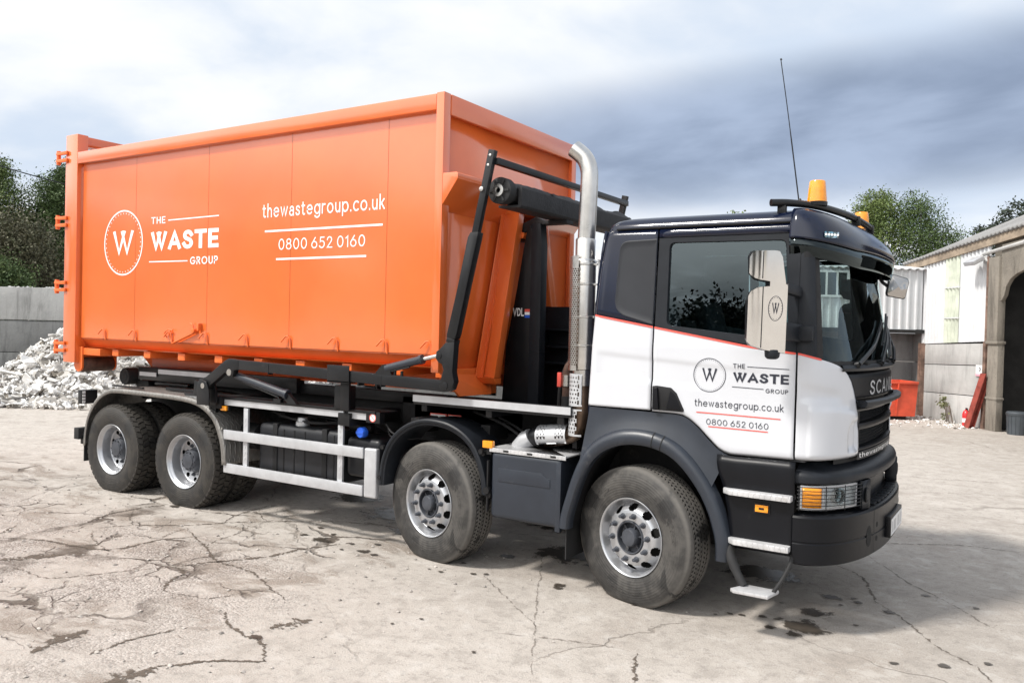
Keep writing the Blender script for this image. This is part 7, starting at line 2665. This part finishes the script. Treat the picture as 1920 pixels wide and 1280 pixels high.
c.grid([[(u, v, 4.06 + 0.0955 * u + 0.10 + 0.43 * max(0, v) + 0.02 * math.sin(u * 42)) for u in lin(-1.0, 9.5, 420)] for v in (-0.10, 0.0, 1.5, 3.0, 4.6)])
c.grid([[(u, v, 4.06 + 0.0955 * u + 0.10 + 0.43 * 4.6 - 0.43 * (v - 4.6)) for u in lin(-1.0, 9.5, 4)] for v in (4.6, 9.2)])
c.build('roof', m_roof, barn, local=True, solid=0.05, sharp=60)
c = MB()
c.add([(-1.0, -0.06, 3.845), (9.5, -0.06, 4.845), (9.5, 0.02, 4.845), (-1.0, 0.02, 3.845), (-1.0, -0.06, 4.03), (9.5, -0.06, 5.03), (9.5, 0.02, 5.03), (-1.0, 0.02, 4.03)],
      [(0, 3, 2, 1), (4, 5, 6, 7), (0, 1, 5, 4), (1, 2, 6, 5), (2, 3, 7, 6), (3, 0, 4, 7)])
c.build('fascia', m_fascia, barn, local=True)
c = MB(); c.tube([(2.6, -0.08, 4.02), (9.5, -0.08, 4.70)], 0.045, 8); c.tube([(2.55, -0.10, 3.98), (2.78, -0.07, 3.85)], 0.04, 8); c.build('gutter', m_conc_l, barn, local=True)
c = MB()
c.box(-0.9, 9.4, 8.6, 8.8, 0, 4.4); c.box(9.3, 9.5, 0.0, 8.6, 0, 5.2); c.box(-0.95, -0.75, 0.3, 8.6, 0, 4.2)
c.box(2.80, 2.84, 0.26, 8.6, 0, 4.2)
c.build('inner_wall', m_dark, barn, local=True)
c = MB(); c.prism([(2.80, 3.72), (9.4, 4.35), (9.4, 4.95), (2.80, 4.27)], 0.06, 0.20); c.build('lintel', m_conc_p, barn, local=True)
c = MB()
rot = Euler((0.5, 0, 0)).to_matrix()
q = MB(); q.box(-0.20, 0.20, -0.14, 0.14, -0.05, 0.05); c.add([tuple(rot @ Vector(p) + Vector((2.52, -0.26, 3.86))) for p in q.v], q.f)
c.bar((2.52, -0.02, 3.95), (2.52, -0.22, 3.88), 0.05, 0.05)
c.build('floodlight', m_alu, barn, local=True, bevel=0.01)


def on_barn(u, out, z=0.0):
    n_ = Vector((-0.8181, -0.5751, 0))
    p = Vector((0.0, 18.4, 0)) + eB * u + n_ * out
    return Vector((p.x, p.y, z))


def place(o, u, out, z=0.0, rz=0.0):
    o.location = on_barn(u, out, z)
    o.rotation_euler = (0, 0, AB + rz)


# leaning steel beam
bmr = M('red_oxide_steel', (0.26, 0.055, 0.040), 0.6, 0.1, 0.3, 5, 0.001, 60, (0.10, (0.12, 0.07, 0.05), 4))
c = MB()
for (a0, a1, b0, b1) in ((-0.10, 0.10, -0.07, -0.055), (-0.10, 0.10, 0.055, 0.07), (-0.008, 0.008, -0.055, 0.055)):
    vs = []
    for z_, sh, oo in ((0.0, 0.0, 0.30), (1.28, 0.27, 0.10)):
        for x_, y_ in ((a0, b0), (a1, b0), (a1, b1), (a0, b1)):
            vs.append((x_ + sh, y_ - oo, z_))
    c.add(vs, [(0, 3, 2, 1), (4, 5, 6, 7), (0, 1, 5, 4), (1, 2, 6, 5), (2, 3, 7, 6), (3, 0, 4, 7)])
o = c.build('steel_beam', bmr); place(o, 2.60, 0.0); tag(o, 'red oxide steel beam leaning against the barn wall beside the concrete post', 'beam')
# notice
c = MB(); c.box(-0.16, 0.16, -0.03, -0.02, 1.20, 1.46)
o = c.build('wall_notice', m_plate); place(o, 2.52, 0.0); tag(o, 'small white notice with a pink lower edge above the leaning beam', 'sign')
c = MB(); c.box(-0.16, 0.16, -0.034, -0.031, 1.20, 1.25); o2 = c.build('pink_edge', M('pink', (0.75, 0.35, 0.42), 0.5), o, local=True)
c = MB(); c.tube(catmull([(-0.02, -0.035, 1.40), (0.02, -0.035, 1.38), (0.015, -0.035, 1.34), (-0.01, -0.035, 1.32)], 4), 0.008, 6); c.build('mark', m_letter_d, o, local=True)
# extinguisher
c = MB(); c.lathe([(0.0001, 0.0), (0.075, 0.0), (0.08, 0.02), (0.08, 0.30), (0.06, 0.36), (0.03, 0.38), (0.03, 0.40), (0.0001, 0.40)], 24, 'z')
o = c.build('fire_extinguisher', M('extinguisher_red', (0.62, 0.025, 0.03), 0.3, 0, 0.1, 5, 0, 80, None, 0.4)); place(o, 2.32, 0.20); tag(o, 'red fire extinguisher with a white label standing by the leaning beam', 'extinguisher')
c = MB(); c.lathe([(0.0815, 0.10), (0.0815, 0.20)], 12, 'z', a0=R(200), a1=R(330)); c.build('paper_label', m_plate, o, local=True)
c = MB(); c.box(-0.02, 0.05, -0.01, 0.01, 0.40, 0.44); c.tube(catmull([(0.03, 0, 0.40), (0.09, 0, 0.36), (0.09, -0.02, 0.20)], 4), 0.01, 6); c.build('valve_and_hose', m_black, o, local=True)
# weed
m_weed = leaf_mat('weed', [(0.09, 0.10, 0.04), (0.16, 0.17, 0.07), (0.20, 0.19, 0.10)])
rt = empty('tall_weed', on_barn(1.45, 0.18, 0), AB); tag(rt, 'straggly pale green weed growing at the foot of the barn wall', 'plant')
leaves('foliage', [(-0.12, 0, 0.48, 0.14, 0.08, 0.14), (-0.05, 0, 0.25, 0.10, 0.06, 0.2)], 22, 10, 0.06, m_weed, 31, rt, 0.1)
c = MB()
for dx_ in (-0.12, -0.02, 0.12, 0.2):
    c.tube([(dx_ * 0.4 + 0.1, 0, 0), (dx_ * 0.2, 0, 0.3), (-0.12 + dx_ * 0.5, 0, 0.55)], [0.008, 0.006, 0.003], 5)
c.tube([(0.32, 0, 0), (0.10, 0.02, 0.42)], 0.018, 6)
c.build('stem', m_bark, rt, local=True)
# dark bin, bench and box inside the opening
c = MB(); c.lathe([(0.0001, 0.0), (0.19, 0.0), (0.215, 0.42), (0.225, 0.42), (0.23, 0.47), (0.20, 0.50), (0.0001, 0.50)], 24, 'z')
for k in range(16):
    a = 2 * PI * k / 16
    c.bar((0.195 * math.cos(a), 0.195 * math.sin(a), 0.03), (0.214 * math.cos(a), 0.214 * math.sin(a), 0.40), 0.012, 0.012)
o = c.build('dustbin', M('bin_plastic', (0.055, 0.065, 0.075), 0.5, 0, 0.2)); place(o, 3.72, -0.10); tag(o, 'dark grey dustbin standing at the barn entrance', 'bin')
o2 = empty('workbench', on_barn(4.3, -1.2, 0), AB); tag(o2, 'dim workbench inside the dark barn', 'bench')
c = MB(); c.box(-0.8, 0.8, -0.3, 0.3, 0.66, 0.70); c.build('bench_top', m_rsteel, o2, local=True)
for (a, b) in ((-0.75, -0.25), (0.75, -0.25), (-0.75, 0.25), (0.75, 0.25)):
    c = MB(); c.box(a - 0.03, a + 0.03, b - 0.03, b + 0.03, 0.0, 0.659); c.build('leg', m_rsteel, o2, local=True)
c = MB(); c.box(-0.12, 0.12, -0.1, 0.1, 0.0, 0.22); o = c.build('metal_box', m_alu, bevel=0.01); place(o, 3.72, -1.05, 0.705); tag(o, 'pale metal box on the bench in the dark barn', 'box')

# ------------------------------------------------------------------ corrugated shed joined to the barn
AS = math.atan2(-0.5751, -0.8181)      # local x runs away from the barn corner; local +y faces the yard
shed = empty('shed', (0.0, 18.4, 0), AS)
tag(shed, 'grey white corrugated shed above a dark concrete base, joined to the barn', 'shed')
m_sheet_2 = M('grey_white_sheet', (0.56, 0.575, 0.59), 0.45, 0, 0.10, 1.0, 0, 80, (0.15, (0.34, 0.33, 0.31), 1.0))
c = MB()
prof_u = []
u = 0.06
while u < 8.6:
    for a, d_ in ((0.0, 0.0), (0.12, 0.0), (0.145, 0.035), (0.185, 0.035), (0.21, 0.0)):
        prof_u.append((u + a, d_))
    u += 0.21
WIN = (2.1, 2.95, 3.12, 3.70)
c.grid([[(a, d_, z) for a, d_ in prof_u] for z in (2.27, 3.0, 3.82)])
c.build('cladding', m_sheet_2, shed, local=True, sharp=30)
c = MB(); c.box(WIN[0] - 0.06, WIN[1] + 0.06, 0.036, 0.07, WIN[2] - 0.06, WIN[3] + 0.06); wf = c.build('window', m_plate, shed, local=True)
c = MB()
for k in range(3):
    a = WIN[0] + (WIN[1] - WIN[0]) * k / 3
    c.box(a + 0.03, a + (WIN[1] - WIN[0]) / 3 - 0.03, 0.071, 0.075, WIN[2], WIN[3])
c.build('window_pane', M('dark_pane', (0.03, 0.035, 0.035), 0.08, 0, 0.2), wf, local=True)
c = MB(); c.grid([[(a, 0.10 - v, 3.84 + 0.12 * v + 0.02 * math.sin(a * 30)) for a in lin(-0.05, 8.7, 240)] for v in (0.0, 1.0, 3.5)])
c.build('roof', m_sheet_w, shed, local=True, solid=0.03)
c = MB(); c.box(0.0, 8.6, -0.5, 0.04, 2.17, 2.265); c.build('bearer', m_dark, shed, local=True)
c = MB()
for z0, z1 in ((0, 0.70), (0.712, 1.40), (1.412, 2.165)):
    c.box(0.0, 8.6, -0.72, -0.50, z0, z1)
    c.box(-0.15, -0.003, -0.72, 0.0, z0, z1)
c.build('base_wall', m_conc_g, shed, local=True, bevel=0.006)
c = MB(); c.box(8.5, 8.6, -3.4, 0.0, 2.27, 3.85); c.box(8.4, 8.6, -3.4, -0.72, 0, 2.165); c.box(0.0, 8.5, -3.5, -3.4, 0.0, 4.1)
c.build('end_wall', m_sheet_2, shed, local=True)


def on_shed(u, out, z=0.0):
    p = Vector((0.0, 18.4, 0)) + Vector((-0.8181, -0.5751, 0)) * u + Vector((0.5751, -0.8181, 0)) * out
    return Vector((p.x, p.y, z))


m_skip = M('red_skip_paint', (0.62, 0.085, 0.040), 0.5, 0, 0.15, 3, 0.001, 40, (0.14, (0.30, 0.10, 0.07), 3))
sk = empty('red_skip', on_shed(0.74, 0.30), AS); tag(sk, 'small battered red skip standing in the corner against the shed', 'skip')
c = MB()
c.add([(0.03, 0.05, 0.10), (1.8, 0.05, 0.10), (1.8, 0.80, 0.10), (0.03, 0.80, 0.10), (0.0, 0.0, 0.93), (1.85, 0.0, 0.93), (1.85, 0.85, 0.93), (0.0, 0.85, 0.93)],
      [(0, 3, 2, 1), (0, 1, 5, 4), (1, 2, 6, 5), (2, 3, 7, 6), (3, 0, 4, 7)])
c.build('skip_body', m_skip, sk, local=True, solid=0.02)
c = MB()
for (a, b) in (((0, 0), (1.85, 0)), ((1.85, 0), (1.85, 0.85)), ((1.85, 0.85), (0, 0.85)), ((0, 0.85), (0, 0))):
    c.bar((a[0], a[1], 0.93), (b[0], b[1], 0.93), 0.06, 0.06)
for a in (0.5, 0.95, 1.4):
    c.bar((a, 0.79, 0.12), (a, 0.875, 0.9), 0.05, 0.03, (1, 0, 0))
c.build('rim', m_skip, sk, local=True, bevel=0.006)
c = MB()
c.add([(0.62, 0.842, 0.74), (0.80, 0.85, 0.80), (0.86, 0.85, 0.86), (0.70, 0.848, 0.83), (0.56, 0.835, 0.66), (0.50, 0.82, 0.52), (0.56, 0.82, 0.52)], [(0, 1, 2, 3), (0, 3, 4), (0, 4, 5, 6)])
c.v = [(x, y + 0.02, z) for x, y, z in c.v]
c.build('scrape', M('white_scrape', (0.75, 0.6, 0.58), 0.6), sk, local=True)
c = MB(); c.box(0.2, 1.6, 0.1, 0.2, 0.0, 0.10); c.box(0.2, 1.6, 0.6, 0.7, 0.0, 0.10); c.build('foot', m_dark, sk, local=True)

# crumbs along the foot of the walls
c = MB()
for _ in range(260):
    u = rnd.uniform(-0.2, 2.9); o_ = abs(rnd.gauss(0, 0.5)) + 0.02
    r = rnd.choice((0.01, 0.015, 0.02, 0.03, 0.05))
    p = on_barn(u, o_)
    stone(c, (p.x, p.y, r * 0.3), r, rnd)
for _ in range(160):
    p = on_shed(rnd.uniform(0.0, 3.0), rnd.uniform(0.2, 2.6)); r = rnd.choice((0.015, 0.02, 0.03, 0.05))
    stone(c, (p.x, p.y, r * 0.3), r, rnd)
tag(c.build('wall_debris', m_rub, smooth=False, weld=False), 'crumbs and rubble bits along the foot of the barn wall', 'debris', kind='stuff')
